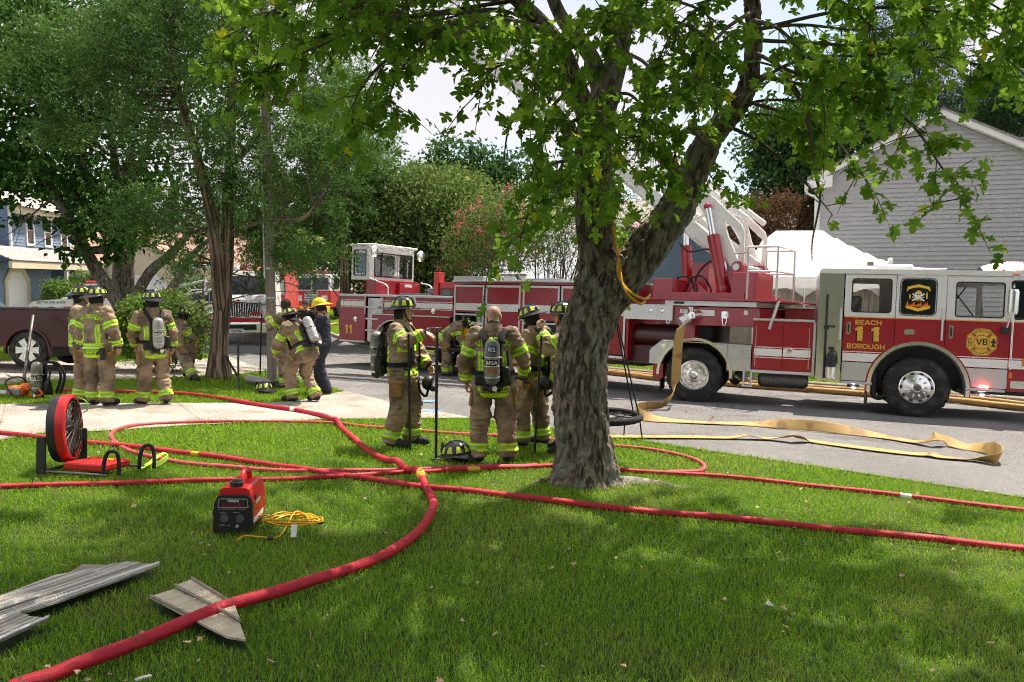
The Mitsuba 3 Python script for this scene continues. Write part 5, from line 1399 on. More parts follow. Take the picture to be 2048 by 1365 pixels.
# equipment compartments with roller doors
X0, X1 = 4.10, 9.05
obj('compartment_body', [box(X0, X1, 0.45, TW, 0.72, 2.36), box(X0, X1, 0.0, 0.45, 2.31, 2.36), box(X0, X1, 0.0, 0.45, 0.68, 0.74)], 'red_paint', truck, fr=TLF)
each('compartment_top', [box(X0 - 0.02, X1 + 0.02, -0.03, TW + 0.02, 2.365, 2.41, 0.01), box(X0, X0 + 0.95, 0.0, 0.6, 2.41, 2.50, 0.005), box(6.15, 7.2, 0.2, 0.6, 2.41, 2.47, 0.005)], 'brushed_plate', truck, fr=TLF)
doors = [(4.19, 5.06, 0.45), (5.20, 6.16, 1.0), (6.32, 7.26, 0.55), (7.40, 8.2, 0.55), (8.32, 8.98, 1.0)]
for i, (a, b, clos) in enumerate(doors):
    fr_ = obj('door_frame', side(sbox(a - 0.045, 0.72, b + 0.045, 2.29).difference(sbox(a, 0.77, b, 2.24)), -0.012, 0.03), 'aluminium', truck, fr=TLF)
    bot = 2.24 - 1.47 * clos
    nsl = int((2.24 - bot) / 0.045)
    for q in range(nsl):
        z = 2.24 - (q + 1) * 0.045
        white = 1.66 < z + 0.02 < 1.82
        obj('roller_slat', side(Polygon([(a, z + 0.002), (b, z + 0.002), (b, z + 0.043), (a, z + 0.043)]), 0.008 + 0.003 * (q % 2), 0.02), 'white_print' if white else 'red_paint', fr_, fr=TLF)
    if clos < 1:
        obj('bottom_rail', [box(a, b, -0.005, 0.03, bot - 0.05, bot - 0.005, 0.006)], 'aluminium', fr_, fr=TLF)
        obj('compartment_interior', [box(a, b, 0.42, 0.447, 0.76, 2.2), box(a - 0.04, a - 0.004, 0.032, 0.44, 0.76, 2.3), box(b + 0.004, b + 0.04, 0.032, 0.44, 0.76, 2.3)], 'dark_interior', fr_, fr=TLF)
        zs = (1.30, 1.62) if i == 0 else (1.05,)
        each('shelf', [box(a, b, 0.03, 0.42, z, z + 0.07, 0.004) for z in zs], 'white_print' if i == 0 else 'brushed_plate', fr_, fr=TLF)
        rg = np.random.default_rng(i)
        for q in range(6 if i == 0 else 5):
            xx, zz = rg.uniform(a + 0.08, b - 0.2), (zs + (0.765,))[int(rg.integers(0, len(zs) + 1))] + (0.072 if True else 0)
            obj('stowed_gear', [box(xx, xx + rg.uniform(0.08, 0.2), 0.12, 0.35, zz, zz + rg.uniform(0.08, 0.2), 0.015)], ['grey_interior', 'black_plastic', 'white_print', 'yellow_print', 'dark_steel'][int(rg.integers(0, 5))], fr_, fr=TLF)
for a in (6.2, ):
    obj('divider', [box(a - 0.02 + 0.0, a + 0.09, -0.004, 0.03, 0.75, 2.31)], 'red_paint', truck, fr=TLF)
obj('step_tray', [box(4.2, 5.1, -0.45, 0.03, 0.66, 0.70, 0.006)], 'black_plastic', truck, fr=TLF)
for a, z in ((5.3, 2.52), (7.7, 2.50)):
    g = obj('warning_light_bar', [box(a, a + 0.85, 0.3, 0.6, z, z + 0.09, 0.02), box(a + 0.1, a + 0.35, 0.35, 0.55, 2.41, z, 0.02), box(a + 0.5, a + 0.7, 0.35, 0.55, 2.41, z, 0.02)], 'white_print', truck, fr=TLF)
    each('clear_lens', [box(a + 0.05 + 0.2 * q, a + 0.22 + 0.2 * q, 0.288, 0.3, z + 0.015, z + 0.075) for q in range(4)], 'grey_interior', g, fr=TLF)
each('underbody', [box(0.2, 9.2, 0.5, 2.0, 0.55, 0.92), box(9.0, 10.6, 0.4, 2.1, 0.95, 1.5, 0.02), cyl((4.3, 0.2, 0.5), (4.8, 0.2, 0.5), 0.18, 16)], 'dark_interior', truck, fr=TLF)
each('lower_tank', [cyl((9.1, 0.45, 1.25), (10.4, 0.45, 1.25), 0.26, 24), cyl((9.5, 0.5, 0.62), (9.5, 0.5, 1.1), 0.2, 20), box(8.7, 9.9, 0.2, 0.6, 0.62, 1.05, 0.02)], 'maroon_paint', truck, fr=TLF)
each('front_wall', [box(9.05, 9.1, 0.0, TW, 0.7, 1.95), box(10.35, 10.62, 0.03, 0.5, 0.95, 1.58)], 'red_paint', truck, fr=TLF)
side_box = plate('plate_box', [box(9.05, 10.15, -0.06, 0.5, 1.60, 1.90)], truck)
scene[side_box]['to_world'] = T(TLF.tolist())
each('plate_box_trim', [box(9.05, 10.17, -0.075, 0.5, 1.902, 1.925), box(9.78, 9.80, -0.068, -0.06, 1.60, 1.90)], 'aluminium', side_box, fr=TLF)
each('latch', [lathe([(0.05, 0), (0.05, 0.012), (0.03, 0.03), (0, 0.03)], 18, 'y', at=(a, -0.06, 1.80)) for a in (9.65, 9.92)], 'chrome', side_box, fr=TLF)
sub = each('turntable_frame', [box(10.16, 11.95, 0.0, TW, 1.52, 1.90, 0.006), box(11.3, 11.98, -0.02, 0.0, 1.56, 1.88, 0.004), box(9.6, 10.2, 0.5, 2.2, 1.5, 1.86)], 'red_paint', truck, fr=TLF)
for a, b, z0, z1 in ((11.05 - 0.5, 11.05 - 0.0, 1.72, 1.84), (10.38, 10.47, 1.74, 1.84), (10.30, 10.36, 1.76, 1.84), (11.66, 11.74, 1.76, 1.85)):
    obj('notice_plate', box(a, b, -0.026, -0.004, z0, z1), 'white_print', sub, fr=TLF)
each('notice_text', [lettering('LADDER CONTROL', 0.03, (10.58, -0.024, 1.765), depth=0.003)] if False else [box(10.60 + 0.09 * q, 10.66 + 0.09 * q, -0.028, -0.024, 1.77, 1.785) for q in range(3)], 'black_print', sub, fr=TLF)
for a in (9.98, 11.2):
    obj('tie_down', [side(rrect(a, a + 0.14, 1.68, 1.82, 0.02), -0.02, 0.0), tube(curve([(a + 0.02, -0.03, 1.70), (a + 0.04, -0.04, 1.56), (a + 0.07, -0.04, 1.54), (a + 0.10, -0.04, 1.56), (a + 0.12, -0.03, 1.70)], 20), 0.013, 6), lathe([(0.03, 0), (0.03, 0.02), (0, 0.02)], 14, 'y', at=(a + 0.07, -0.02, 1.75))], 'chrome', sub, fr=TLF)
band = plate('plate_band', [box(9.95, 11.9, -0.01, TW, 1.92, 2.02)], truck)
scene[band]['to_world'] = T(TLF.tolist())
obj('band_badge', [side(rrect(10.15, 10.38, 1.95, 2.0, 0.02), -0.02, -0.01)], 'black_plastic', band, fr=TLF)
tt_ = each('turntable', [box(9.5, 12.36, -0.15, 2.6, 2.03, 2.07, 0.006), cyl((10.8, 1.25, 1.95), (10.8, 1.25, 2.05), 1.0, 40), box(9.75, 11.6, 0.1, 2.4, 2.07, 2.20, 0.01), box(11.3, 11.85, 0.15, 1.1, 2.07, 2.62, 0.015), box(9.45, 9.9, 0.4, 1.8, 2.07, 2.5, 0.015), box(9.9, 10.3, 1.4, 2.2, 2.07, 2.9, 0.02)], 'red_paint', truck, fr=TLF)
each('pivot_bracket', [side(Polygon([(10.95, 2.07), (11.55, 2.07), (11.45, 2.75), (11.36, 2.86), (11.24, 2.86), (11.15, 2.74)]), ya, ya + 0.06) for ya in (0.45, 0.62, 1.85, 2.02)] + [side(Polygon([(10.0, 2.07), (10.7, 2.07), (10.2, 2.5)]), 0.8, 0.85)], 'red_paint', tt_, fr=TLF)
each('pivot_pin', [cyl((11.30, 0.38, 2.74), (11.30, 2.12, 2.74), 0.07, 18), cyl((11.05, 0.30, 2.25), (11.05, 0.62, 2.25), 0.06, 16)], 'aluminium', tt_, fr=TLF)
# boom and ladder sections
el = math.atan2(5.40, 7.07)
bd = np.array([-math.cos(el), 0, math.sin(el)])
bu = np.array([math.sin(el), 0, math.cos(el)])
bo = np.array([11.35, 1.25, 2.72])


def along(s0, s1, y0, y1, u0, u1, bev=0.0):
    m = box(s0, s1, y0, y1, u0, u1, bev)
    v = np.asarray(m.vertices)
    return TM(bo + v[:, :1] * bd + np.column_stack([0 * v[:, 0], v[:, 1], 0 * v[:, 0]]) + v[:, 2:] * bu, m.faces[:, ::-1])


def bar(a, b, w=0.035):
    P0, P1 = [bo + a_[0] * bd + np.array([0, a_[1], 0]) + a_[2] * bu for a_ in (a, b)]
    return cyl(P0, P1, w, 8)


arm = each('lift_arm', [side(Polygon([(11.20, 2.62), (11.42, 2.62), (11.40, 3.45), (11.33, 3.62), (10.62, 4.28), (10.46, 4.30), (10.35, 4.10), (10.70, 3.55)]).difference(Polygon([(11.28, 2.9), (11.33, 3.4), (10.95, 3.75), (11.05, 3.4)])), ya, ya + 0.05) for ya in (0.52, 1.93)], 'white_paint', truck, fr=TLF)
each('base_ladder', [along(0.2, 11.0, y_, y_ + 0.14, -0.12, 0.14, 0.02) for y_ in (-0.62, 0.48)] + [along(0.6, 11.0, y_, y_ + 0.09, 0.78, 0.90, 0.02) for y_ in (-0.60, 0.51)], 'white_paint', truck, fr=TLF)
lat = []
for y_ in (-0.56, 0.56):
    for q in range(12):
        s = 0.7 + q * 0.86
        lat += [bar((s, y_, 0.1), (s + 0.43, y_, 0.82)), bar((s + 0.43, y_, 0.82), (s + 0.86, y_, 0.1))]
each('base_lattice', lat, 'white_paint', truck, fr=TLF)
each('rung', [bar((s, -0.5, 0.02), (s, 0.5, 0.02), 0.022) for s in np.arange(0.8, 11, 0.36)], 'aluminium', truck, fr=TLF)
each('fly_ladder', [along(2.0, 18.0, y_, y_ + 0.10, 0.02, 0.2, 0.015) for y_ in (-0.42, 0.32)] + [along(2.0, 18.0, y_, y_ + 0.07, 0.62, 0.72, 0.015) for y_ in (-0.41, 0.34)] + [bar((s, y_, 0.15), (s + 0.4, y_, 0.65), 0.025) for y_ in (-0.38, 0.38) for s in np.arange(2.2, 17.5, 0.4)], 'aluminium', truck, fr=TLF)
obj('waterway', [cyl(bo + 0.6 * bd - 0.22 * bu, bo + 11 * bd - 0.22 * bu, 0.085, 16)], 'aluminium', truck, fr=TLF)
obj('ladder_light', [along(2.6, 3.1, -0.72, -0.62, 0.65, 0.95, 0.03)], 'red_paint', truck, fr=TLF)
for (b0, t0, yy) in (((11.05, 2.25), (10.62, 4.0), 0.42), ((9.6, 2.25), (9.45, 3.9), 1.95)):
    b0, t0 = np.array([b0[0], yy, b0[1]]), np.array([t0[0], yy, t0[1]])
    c = obj('lift_cylinder', [tube(np.array([b0, b0 + (t0 - b0) * 0.66]), 0.125, 20), lathe([(0.14, 0.0), (0.14, 0.06), (0.1, 0.07)], 18, at=(0, 0, 0)) if False else ball(b0, 0.15, 2)], 'red_paint', truck, fr=TLF)
    obj('piston_rod', [tube(np.array([b0 + (t0 - b0) * 0.6, t0]), 0.075, 16)], 'chrome', c, fr=TLF)
    obj('rod_end', [ball(t0, 0.085, 2)], 'red_paint', c, fr=TLF)
each('hydraulic_hose', [tube(curve(q, 24), 0.022, 6) for q in ([(10.2, 0.9, 2.2), (10.3, 0.8, 2.6), (10.6, 0.85, 2.9), (10.9, 0.9, 2.7), (11.1, 0.9, 2.3)], [(10.0, 0.7, 2.15), (10.25, 0.6, 2.5), (10.5, 0.6, 2.55), (10.65, 0.7, 2.3), (10.6, 0.8, 2.15)], [(9.8, 0.9, 3.3), (10.1, 0.8, 3.1), (10.5, 0.8, 3.15), (10.8, 0.85, 3.0)], [(9.7, 0.9, 2.3), (9.9, 0.75, 2.55), (10.2, 0.7, 2.5), (10.3, 0.75, 2.2)])], 'black_rubber', truck, fr=TLF)
obj('swivel_pipe', [tube(curve([(9.9, 1.0, 3.75), (10.2, 1.0, 3.45), (10.5, 1.0, 3.2), (10.75, 1.0, 2.9), (10.8, 1.1, 2.5), (10.8, 1.25, 2.1)], 24), 0.075, 12)], 'aluminium', truck, fr=TLF)
rail_p = []
for xx, yy in ((11.72, -0.08), (12.30, -0.08), (11.72, 1.0), (12.30, 1.0)):
    rail_p.append(cyl((xx, yy, 2.07), (xx, yy, 3.10), 0.022, 8))
for z in (3.10, 2.62):
    rail_p += [cyl((11.72, -0.08, z), (12.30, -0.08, z), 0.02, 8), cyl((12.30, -0.08, z), (12.30, 1.0, z), 0.02, 8), cyl((11.72, 1.0, z), (12.30, 1.0, z), 0.02, 8)]
rail_p += [cyl((12.36, -0.1, 2.05), (12.2, -0.1, 1.5), 0.03, 8), cyl((11.3, 0.3, 3.0), (11.72, -0.08, 3.0), 0.018, 6)]
obj('platform_railing', rail_p, 'aluminium', truck, fr=TLF)
# inlet with its adapter
inl = obj('water_inlet', [cyl((10.72, 0.02, 1.76), (10.62, -0.14, 1.71), 0.085, 20), cyl((10.62, -0.14, 1.71), (10.50, -0.30, 1.60), 0.095, 20), ball((10.63, -0.15, 1.71), 0.105, 2), cyl((10.62, -0.15, 1.71), (10.60, -0.16, 1.86), 0.04, 12), lathe([(0.0, 0.0), (0.06, 0.0), (0.06, 0.03), (0, 0.03)], 14, at=(10.60, -0.16, 1.86))], 'chrome', truck, fr=TLF, smooth=40)
each('coupling_ring', [cyl((10.52, -0.28, 1.615), (10.46, -0.36, 1.555), 0.11, 20), cyl((10.56, -0.22, 1.655), (10.53, -0.26, 1.625), 0.118, 20)], 'aluminium', inl, fr=TLF)
wheel(truck, 2.05, -0.02, 0.53, 0.53, 0.27, 0.29, 'dual')
wheel(truck, 2.05, TW + 0.02, 0.53, 0.53, 0.27, 0.29, 'dual', flip=True)
for k in set(scene) - _n0:
    if k.startswith('ladder_fire_truck__') and scene[k].get('type') == 'ply':
        scene[k]['to_world'] = T(TLF.tolist())

# ---------------------------------------------------------------- buildings, fence, tent
mat('grey_siding', (0.37, 0.37, 0.375), 0.5)
mat('blue_siding', dusty((0.16, 0.23, 0.33), 0.05), 0.55)
mat('cream_siding', dusty((0.62, 0.55, 0.38), 0.05), 0.55)
mat('tan_siding', (0.27, 0.25, 0.22), 0.6)
mat('trim_white', (0.74, 0.74, 0.73), 0.45)


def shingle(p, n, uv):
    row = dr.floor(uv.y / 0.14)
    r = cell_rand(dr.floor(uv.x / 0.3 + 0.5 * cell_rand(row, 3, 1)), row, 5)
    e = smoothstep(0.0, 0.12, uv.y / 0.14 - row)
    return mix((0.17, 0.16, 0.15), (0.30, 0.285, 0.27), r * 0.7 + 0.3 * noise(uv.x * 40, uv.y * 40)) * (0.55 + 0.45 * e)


mat('grey_shingles', shingle, 0.9)
mat('brown_shingles', lambda p, n, uv: shingle(p, n, uv) * mi.Color3f(1.25, 0.85, 0.68), 0.9)
mat('fence_wood', lambda p, n, uv: mix((0.13, 0.115, 0.10), (0.30, 0.275, 0.24), fbm(p.x * 13, p.y * 13, p.z * 1.5, octaves=3)), 0.9)
scene['tent_cloth'] = {'type': 'principledthin', 'base_color': rgb((0.96, 0.96, 0.97)), 'roughness': 0.6, 'diff_trans': 1.0}


def siding(parent, poly, y, material, course=0.11, t=0.014):
    """lapped boards over the polygon given in (x, z), on the plane y, facing -y."""
    x0, z0, x1, z1 = poly.bounds
    n = int(math.ceil((z1 - z0) / course))
    for i in range(n):
        za = z0 + i * course
        g = poly.intersection(sbox(x0 - 1, za, x1 + 1, za + course))
        for q in getattr(g, 'geoms', [g]):
            if q.geom_type != 'Polygon' or q.area < 0.004:
                continue
            m = side(q, y - t, y)
            v = np.asarray(m.vertices).copy()
            fr = np.clip((v[:, 2] - za) / course, 0, 1)
            f_ = v[:, 1] < y - t / 2
            v[f_, 1] = y - t * (1 - 0.92 * fr[f_])
            obj('siding_board', TM(v, m.faces), material, parent, smooth=False)


def window(parent, x0, x1, z0, z1, y, frame_w=0.09, mull=True, glass='tinted_glass'):
    w = obj('window', side(sbox(x0 - frame_w, z0 - frame_w, x1 + frame_w, z1 + frame_w).difference(sbox(x0, z0, x1, z1)), y - 0.05, y + 0.01), 'trim_white', parent)
    obj('pane', side(sbox(x0, z0, x1, z1), y - 0.012, y), glass, w)
    if mull:
        obj('mullion', box(x0, x1, y - 0.03, y - 0.013, (z0 + z1) / 2 - 0.02, (z0 + z1) / 2 + 0.02), 'trim_white', w)
    return w


def roof_plane(parent, p, material, t=0.05, name='roof'):
    """quad p0 p1 (eave) p2 p3 (ridge)."""
    p = np.asarray(p, float)
    n = np.cross(p[1] - p[0], p[3] - p[0])
    n /= np.linalg.norm(n)
    if n[2] < 0:
        n = -n
    m = explode(hull(np.vstack([p, p - n * t])))
    e = (p[1] - p[0]) / np.linalg.norm(p[1] - p[0])
    u = np.cross(n, e)
    v = np.asarray(m.vertices) - p[0]
    return obj(name, m, material, parent, smooth=False, uv=np.stack([v @ e, v @ u + 20], 1))


# grey house on the right
gh = thing('grey_house', 'grey sided house gable with white rake boards behind the cab of the ladder truck', 'house', fr=None)
GF = frame(9.95, 26.2, -20, level=True)
_frame_of[gh] = GF
gw, ez, rz, gb = 7.0, 6.25, 8.0, -0.2
obj('wall', [box(0.0, gw, 0.0, 9.0, gb, ez - 0.1), hull([(0, 0, ez - .1), (gw, 0, ez - .1), (gw / 2, 0, rz - .1), (0, 9, ez - .1), (gw, 9, ez - .1), (gw / 2, 9, rz - .1)])], 'grey_siding', gh)
siding(gh, Polygon([(0.06, gb), (gw - 0.06, gb), (gw - 0.06, ez), (gw / 2, rz), (0.06, ez)]), -0.004, 'grey_siding', 0.142, 0.034)
each('corner_board', [box(-0.02, 0.08, -0.03, 0.0, gb, ez - 0.05), box(gw - 0.08, gw + 0.02, -0.03, 0.0, gb, ez - 0.05)], 'trim_white', gh)
for s, x_e in ((1, -0.30), (-1, gw + 0.30)):
    sl = (rz - ez) / (gw / 2)
    za = ez - sl * 0.3
    mid = gw / 2
    obj('rake_board', side(Polygon([(x_e, za - 0.02), (mid, rz + 0.02), (mid, rz + 0.24), (x_e, za + 0.18)]), -0.28, -0.25), 'trim_white', gh)
    obj('soffit', side(Polygon([(x_e, za - 0.02), (mid, rz + 0.02), (mid, rz + 0.05), (x_e, za + 0.01)]), -0.25, 0.0), 'trim_white', gh)
    roof_plane(gh, [(x_e - s * 0.04, -0.32, za + 0.22), (x_e - s * 0.04, 9.3, za + 0.22), (mid, 9.3, rz + 0.26), (mid, -0.32, rz + 0.26)], 'grey_shingles')
obj('eave_return', [hull([(-0.34, -0.28, ez - 0.26), (0.42, -0.28, ez - 0.26), (-0.34, -0.28, ez - 0.02), (0.42, -0.28, ez + 0.12), (-0.34, 0, ez - 0.26), (0.42, 0, ez - 0.26)])], 'trim_white', gh)
obj('gutter', [box(-0.42, -0.30, -0.3, 9.2, ez - 0.20, ez - 0.08, 0.02)], 'trim_white', gh)
obj('downspout', [tube(curve([(-0.36, -0.2, ez - 0.2), (-0.34, -0.1, ez - 0.4), (-0.10, -0.06, ez - 0.55), (-0.06, -0.06, ez - 0.8), (-0.06, -0.06, gb)], 16), 0.04, 8)], 'trim_white', gh)
obj('vent_pipe', [cyl((4.5, 1.5, rz - 0.2), (4.5, 1.5, rz + 0.55), 0.09, 14), lathe([(0.14, 0.0), (0.15, 0.05), (0.05, 0.10), (0, 0.1)], 14, at=(4.5, 1.5, rz + 0.55))], 'dark_steel', gh)
# grey bluish house farther behind the maple
bh2 = thing('far_grey_house', 'blue grey house wall glimpsed between the two maple stems', 'house', fr=frame(4.4, 34, 0, level=True))
obj('wall', box(0, 6.5, 0.0, 6, -0.3, 5.2), 'grey_siding', bh2)
siding(bh2, sbox(0, -0.3, 6.5, 5.2), -0.002, 'blue_siding', 0.15, 0.02)
roof_plane(bh2, [(-0.3, -0.4, 5.15), (6.8, -0.4, 5.15), (6.8, 3.0, 6.6), (-0.3, 3.0, 6.6)], 'grey_shingles')

# fence
fn = thing('wooden_fence', 'weathered grey board fence behind the white canopy tent', 'fence', fr=frame(5.4, 25.9, -7, level=True))
for i in range(66):
    x = i * 0.148
    h = 2.62 + 0.02 * math.sin(i * 2.3) + 0.012 * x
    obj('board', xf(box(x + 0.004, x + 0.142, 0.0, 0.02, 0.05, h), rot('y', 0.25 * math.sin(i * 5.1)), t=(0, 0.004 * math.sin(i * 3.7), 0)), 'fence_wood', fn, smooth=False)
each('rail', [box(0, 9.8, 0.024, 0.07, z, z + 0.09) for z in (0.5, 1.4, 2.3)], 'fence_wood', fn)
each('post', [box(x, x + 0.06, -0.07, -0.006, 0.0, 2.62) for x in (4.9, 7.35)], 'trim_white', fn)

# tent
tn = thing('canopy_tent', 'white pop up canopy tent standing in front of the grey house', 'tent', fr=frame(6.6, 21.9, -5, level=True, dz=0.11))
gx, gy, ez_, pz = 4.7, 3.6, 2.72, 4.08
v, f = [], []
N = 14
for i in range(N + 1):
    for j in range(N + 1):
        a, b = i / N, j / N
        x, y = a * gx, b * gy
        dx_ = max(0.0, min(a / 0.17, (1 - a) / 0.50, 1.0))
        dy_ = max(0.0, min(b / 0.5, (1 - b) / 0.5))
        t = min(dx_, dy_)
        v.append((x, y, ez_ + (pz - ez_) * (0.72 * t + 0.28 * t * t) - 0.10 * math.sin(math.pi * a * 2) ** 2 * (1 - t) * (t < 0.02) * 0 ))
for i in range(N):
    for j in range(N):
        q = i * (N + 1) + j
        f += [(q, q + N + 1, q + N + 2), (q, q + N + 2, q + 1)]
obj('roof', TM(v, f), 'tent_cloth', tn, smooth=25)


def valance(a, b):
    a, b = np.array(a, float), np.array(b, float)
    n = 16
    vs = []
    for i in range(n + 1):
        t = i / n
        p = a + (b - a) * t
        drop = 0.30 + 0.34 * (1 - abs(math.sin(t * math.pi * 2))) ** 2
        vs += [p, p - [0, 0, drop]]
    fs = []
    for i in range(n):
        fs += [(2 * i, 2 * i + 1, 2 * i + 3), (2 * i, 2 * i + 3, 2 * i + 2)]
    return TM(vs, fs)


each('valance', [valance((0, 0, ez_), (gx, 0, ez_)), valance((0, 0, ez_), (0, gy, ez_)), valance((gx, 0, ez_), (gx, gy, ez_)), valance((0, gy, ez_), (gx, gy, ez_))], 'tent_cloth', tn, smooth=True)
each('leg', [box(x - 0.02, x + 0.02, y - 0.02, y + 0.02, 0, ez_ - 0.003) for x in (0.03, gx / 2, gx - 0.03) for y in (0.03, gy - 0.03)], 'aluminium', tn)
for i, px in enumerate((0.0, 0.75)):
    ch = thing('camp_chair', ['dark folding camp chair seen under the turntable, nearer the cab', 'dark folding camp chair seen under the turntable, nearer the maple'][1 - i], 'chair', fr=frame(5.3 + px, 20.9 - 0.3 * i, 20 + 30 * i, dz=0.11))
    obj('seat', [xf(box(-0.26, 0.26, -0.24, 0.24, 0.40, 0.415), rot('x', -6))], 'black_plastic', ch)
    obj('backrest', [xf(box(-0.27, 0.27, 0.0, 0.015, 0.0, 0.50), rot('x', -14), t=(0, 0.24, 0.42))], 'black_plastic', ch)
    each('leg', [cyl((a, -0.25, 0), (-a, 0.25, 0.45), 0.011, 6) for a in (-0.26, 0.26)] + [cyl((a, 0.25, 0), (-a, -0.25, 0.62), 0.011, 6) for a in (-0.26, 0.26)] + [cyl((a, -0.25, 0), (a, 0.25, 0.42), 0.011, 6) for a in (-0.26, 0.26)], 'dark_steel', ch)

# blue house
BHF = frame(-25, 40, 98.5, level=True)
bl = thing('blue_house', 'two storey blue sided house with octagonal garage door surround at the left edge', 'house', fr=BHF)
e0, e1 = (0.501,5.783), (7.733,6.001)
eh = 0.5 * (e0[1] + e1[1])
ln = 7.4
obj('wall', [box(0, ln, 0.02, 8, -0.3, eh), box(-6, 0.0, 0.9, 8, -0.3, eh - 0.4)], 'blue_siding', bl)
siding(bl, sbox(0.1, 3.0, ln - 0.05, eh), 0.018, 'blue_siding', 0.16, 0.022)
g = frame(0, 0)
each('corner_board', [box(-0.06, 0.1, -0.03, 0.06, 2.8, eh), box(ln - 0.1, ln + 0.05, -0.03, 0.06, -0.2, eh)], 'trim_white', bl)
obj('frieze', box(-0.1, ln + 0.1, -0.36, 0.0, eh - 0.32, eh + 0.02), 'cream_siding', bl)
roof_plane(bl, [(-0.5, -0.5, eh + 0.02), (ln + 0.5, -0.5, eh + 0.02), (ln + 0.5, 4.2, eh + 2.3), (-0.5, 4.2, eh + 2.3)], 'grey_shingles')
for a, b in ((52, 64), (88, 99), (121, 134)):
    w0, w1 = (1.805,5.510), (2.359,4.114)
    xa = {52: (1.805,5.510), 88: (3.971,5.489), 121: (6.164,5.480)}[a][0]
    window(bl, xa, xa + 0.72, w1[1], w0[1], 0.0, 0.12)
# porch roof and lower storey
pe = (-1.821,3.128)[1]
roof_plane(bl, [(-4, -1.8, pe), (ln + 0.3, -1.8, pe), (ln + 0.3, -0.02, pe + 0.75), (-4, -0.02, pe + 0.75)], 'grey_shingles', name='porch_roof')
obj('porch_fascia', box(-4, ln + 0.2, -1.75, -1.6, pe - 0.38, pe - 0.06), 'cream_siding', bl)
obj('lower_wall', [box(-4, 2.2, -0.9, 0.0, -0.3, pe), box(4.8, ln, -1.2, 0.0, -0.3, pe)], 'blue_siding', bl)
siding(bl, sbox(-4, -0.2, 2.2, pe - 0.05), -0.902, 'blue_siding', 0.16, 0.022)
siding(bl, sbox(2.25, -0.2, 4.75, pe - 0.05), 0.018, 'blue_siding', 0.16, 0.022)
siding(bl, sbox(4.8, -0.2, ln, pe - 0.05), -1.202, 'blue_siding', 0.16, 0.022)
each('porch_post', [box(x, x + 0.16, -1.7, -1.54, -0.2, pe - 0.35) for x in (2.3, 4.7)], 'trim_white', bl)
gd0, gd1 = (-2.767,2.568), (-0.701,2.587)
gx0, gx1, gt = gd0[0], gd1[0], gd0[1]
oct_ = lambda a, b, t_, c: Polygon([(a, -0.25), (b, -0.25), (b, t_ - c), (b - c, t_), (a + c, t_), (a, t_ - c)])
obj('garage_surround', side(oct_(gx0 - 0.25, gx1 + 0.25, gt + 0.25, 0.6).difference(oct_(gx0, gx1, gt, 0.5)), -1.0, -0.93), 'cream_siding', bl)
gdo = obj('garage_door', side(oct_(gx0, gx1, gt, 0.5), -0.945, -0.93), 'trim_white', bl)
each('panel_line', [box(gx0 + 0.03, gx1 - 0.03, -0.955, -0.945, z, z + 0.42) for z in (0.0, 0.47, 0.94)], 'trim_white', gdo)
for px in (5.25, 6.1):
    window(bl, px, px + 0.55, 0.75, 1.95, -1.21, 0.1)

# cream house
ch_ = thing('cream_house', 'cream sided house with brown roof and white garage door behind the broadleaf tree', 'house', fr=frame(-29, 52, 6, level=True))
obj('wall', [box(0, 12.5, 0.02, 9, -0.3, 3.3), hull([(3.0, -1.0, 3.3), (7.4, -1.0, 3.3), (5.2, -1.0, 4.9), (3.0, 4, 3.3), (7.4, 4, 3.3), (5.2, 4, 4.9)]), box(3.0, 7.4, -1.0, 0.02, -0.3, 3.3)], 'cream_siding', ch_)
siding(ch_, sbox(0, -0.3, 3.0, 3.3), 0.018, 'cream_siding', 0.2, 0.022)
siding(ch_, Polygon([(3.0, -0.3), (7.4, -0.3), (7.4, 3.3), (5.2, 4.9), (3.0, 3.3)]), -1.002, 'cream_siding', 0.2, 0.022)
siding(ch_, sbox(7.4, -0.3, 12.5, 3.3), 0.018, 'cream_siding', 0.2, 0.022)
roof_plane(ch_, [(-0.5, -0.5, 3.2), (13.0, -0.5, 3.2), (13.0, 4.5, 5.6), (-0.5, 4.5, 5.6)], 'brown_shingles')
for s in (-1, 1):
    roof_plane(ch_, [(5.2 + s * 2.6, -1.4, 3.05), (5.2 + s * 2.6, 4.0, 3.05), (5.2, 4.0, 5.0), (5.2, -1.4, 5.0)], 'brown_shingles', name='gable_roof')
obj('garage_surround', side(oct_(4.0, 6.6, 2.5, 0.6).difference(oct_(4.2, 6.4, 2.3, 0.5)), -1.08, -1.0), 'trim_white', ch_)
obj('garage_door', side(oct_(4.2, 6.4, 2.3, 0.5), -1.04, -1.02), 'trim_white', ch_)
window(ch_, 0.25, 1.15, 0.9, 2.2, 0.0, 0.16)
obj('front_door', box(8.0, 8.9, -0.02, 0.0, 0.0, 2.2), 'dark_interior', ch_)
window(ch_, 10.2, 11.4, 0.8, 2.1, 0.0, 0.12)
each('porch_post', [box(x, x + 0.14, -1.2, -1.06, -0.3, 2.9) for x in (7.7, 10.0, 12.3)], 'trim_white', ch_)
obj('porch_beam', box(7.4, 12.6, -1.25, -1.0, 2.9, 3.2), 'trim_white', ch_)
hp = thing('hanging_plant', 'hanging basket of ferns under the cream house porch', 'plant')
_m, _u = scatter_leaves(np.random.default_rng(9).normal(0, 1, (500, 3)) * [0.28, 0.28, 0.18] + (-20.899,50.500,2.657), 0.16, np.random.default_rng(9))
obj('fronds', _m, 'dark_leaf', hp, smooth=False, uv=_u)
obj('basket', lathe([(0, -0.35), (0.14, -0.3), (0.2, -0.15), (0, -0.15)], 12, at=(-20.899,50.500,2.657)), 'dark_steel', hp)

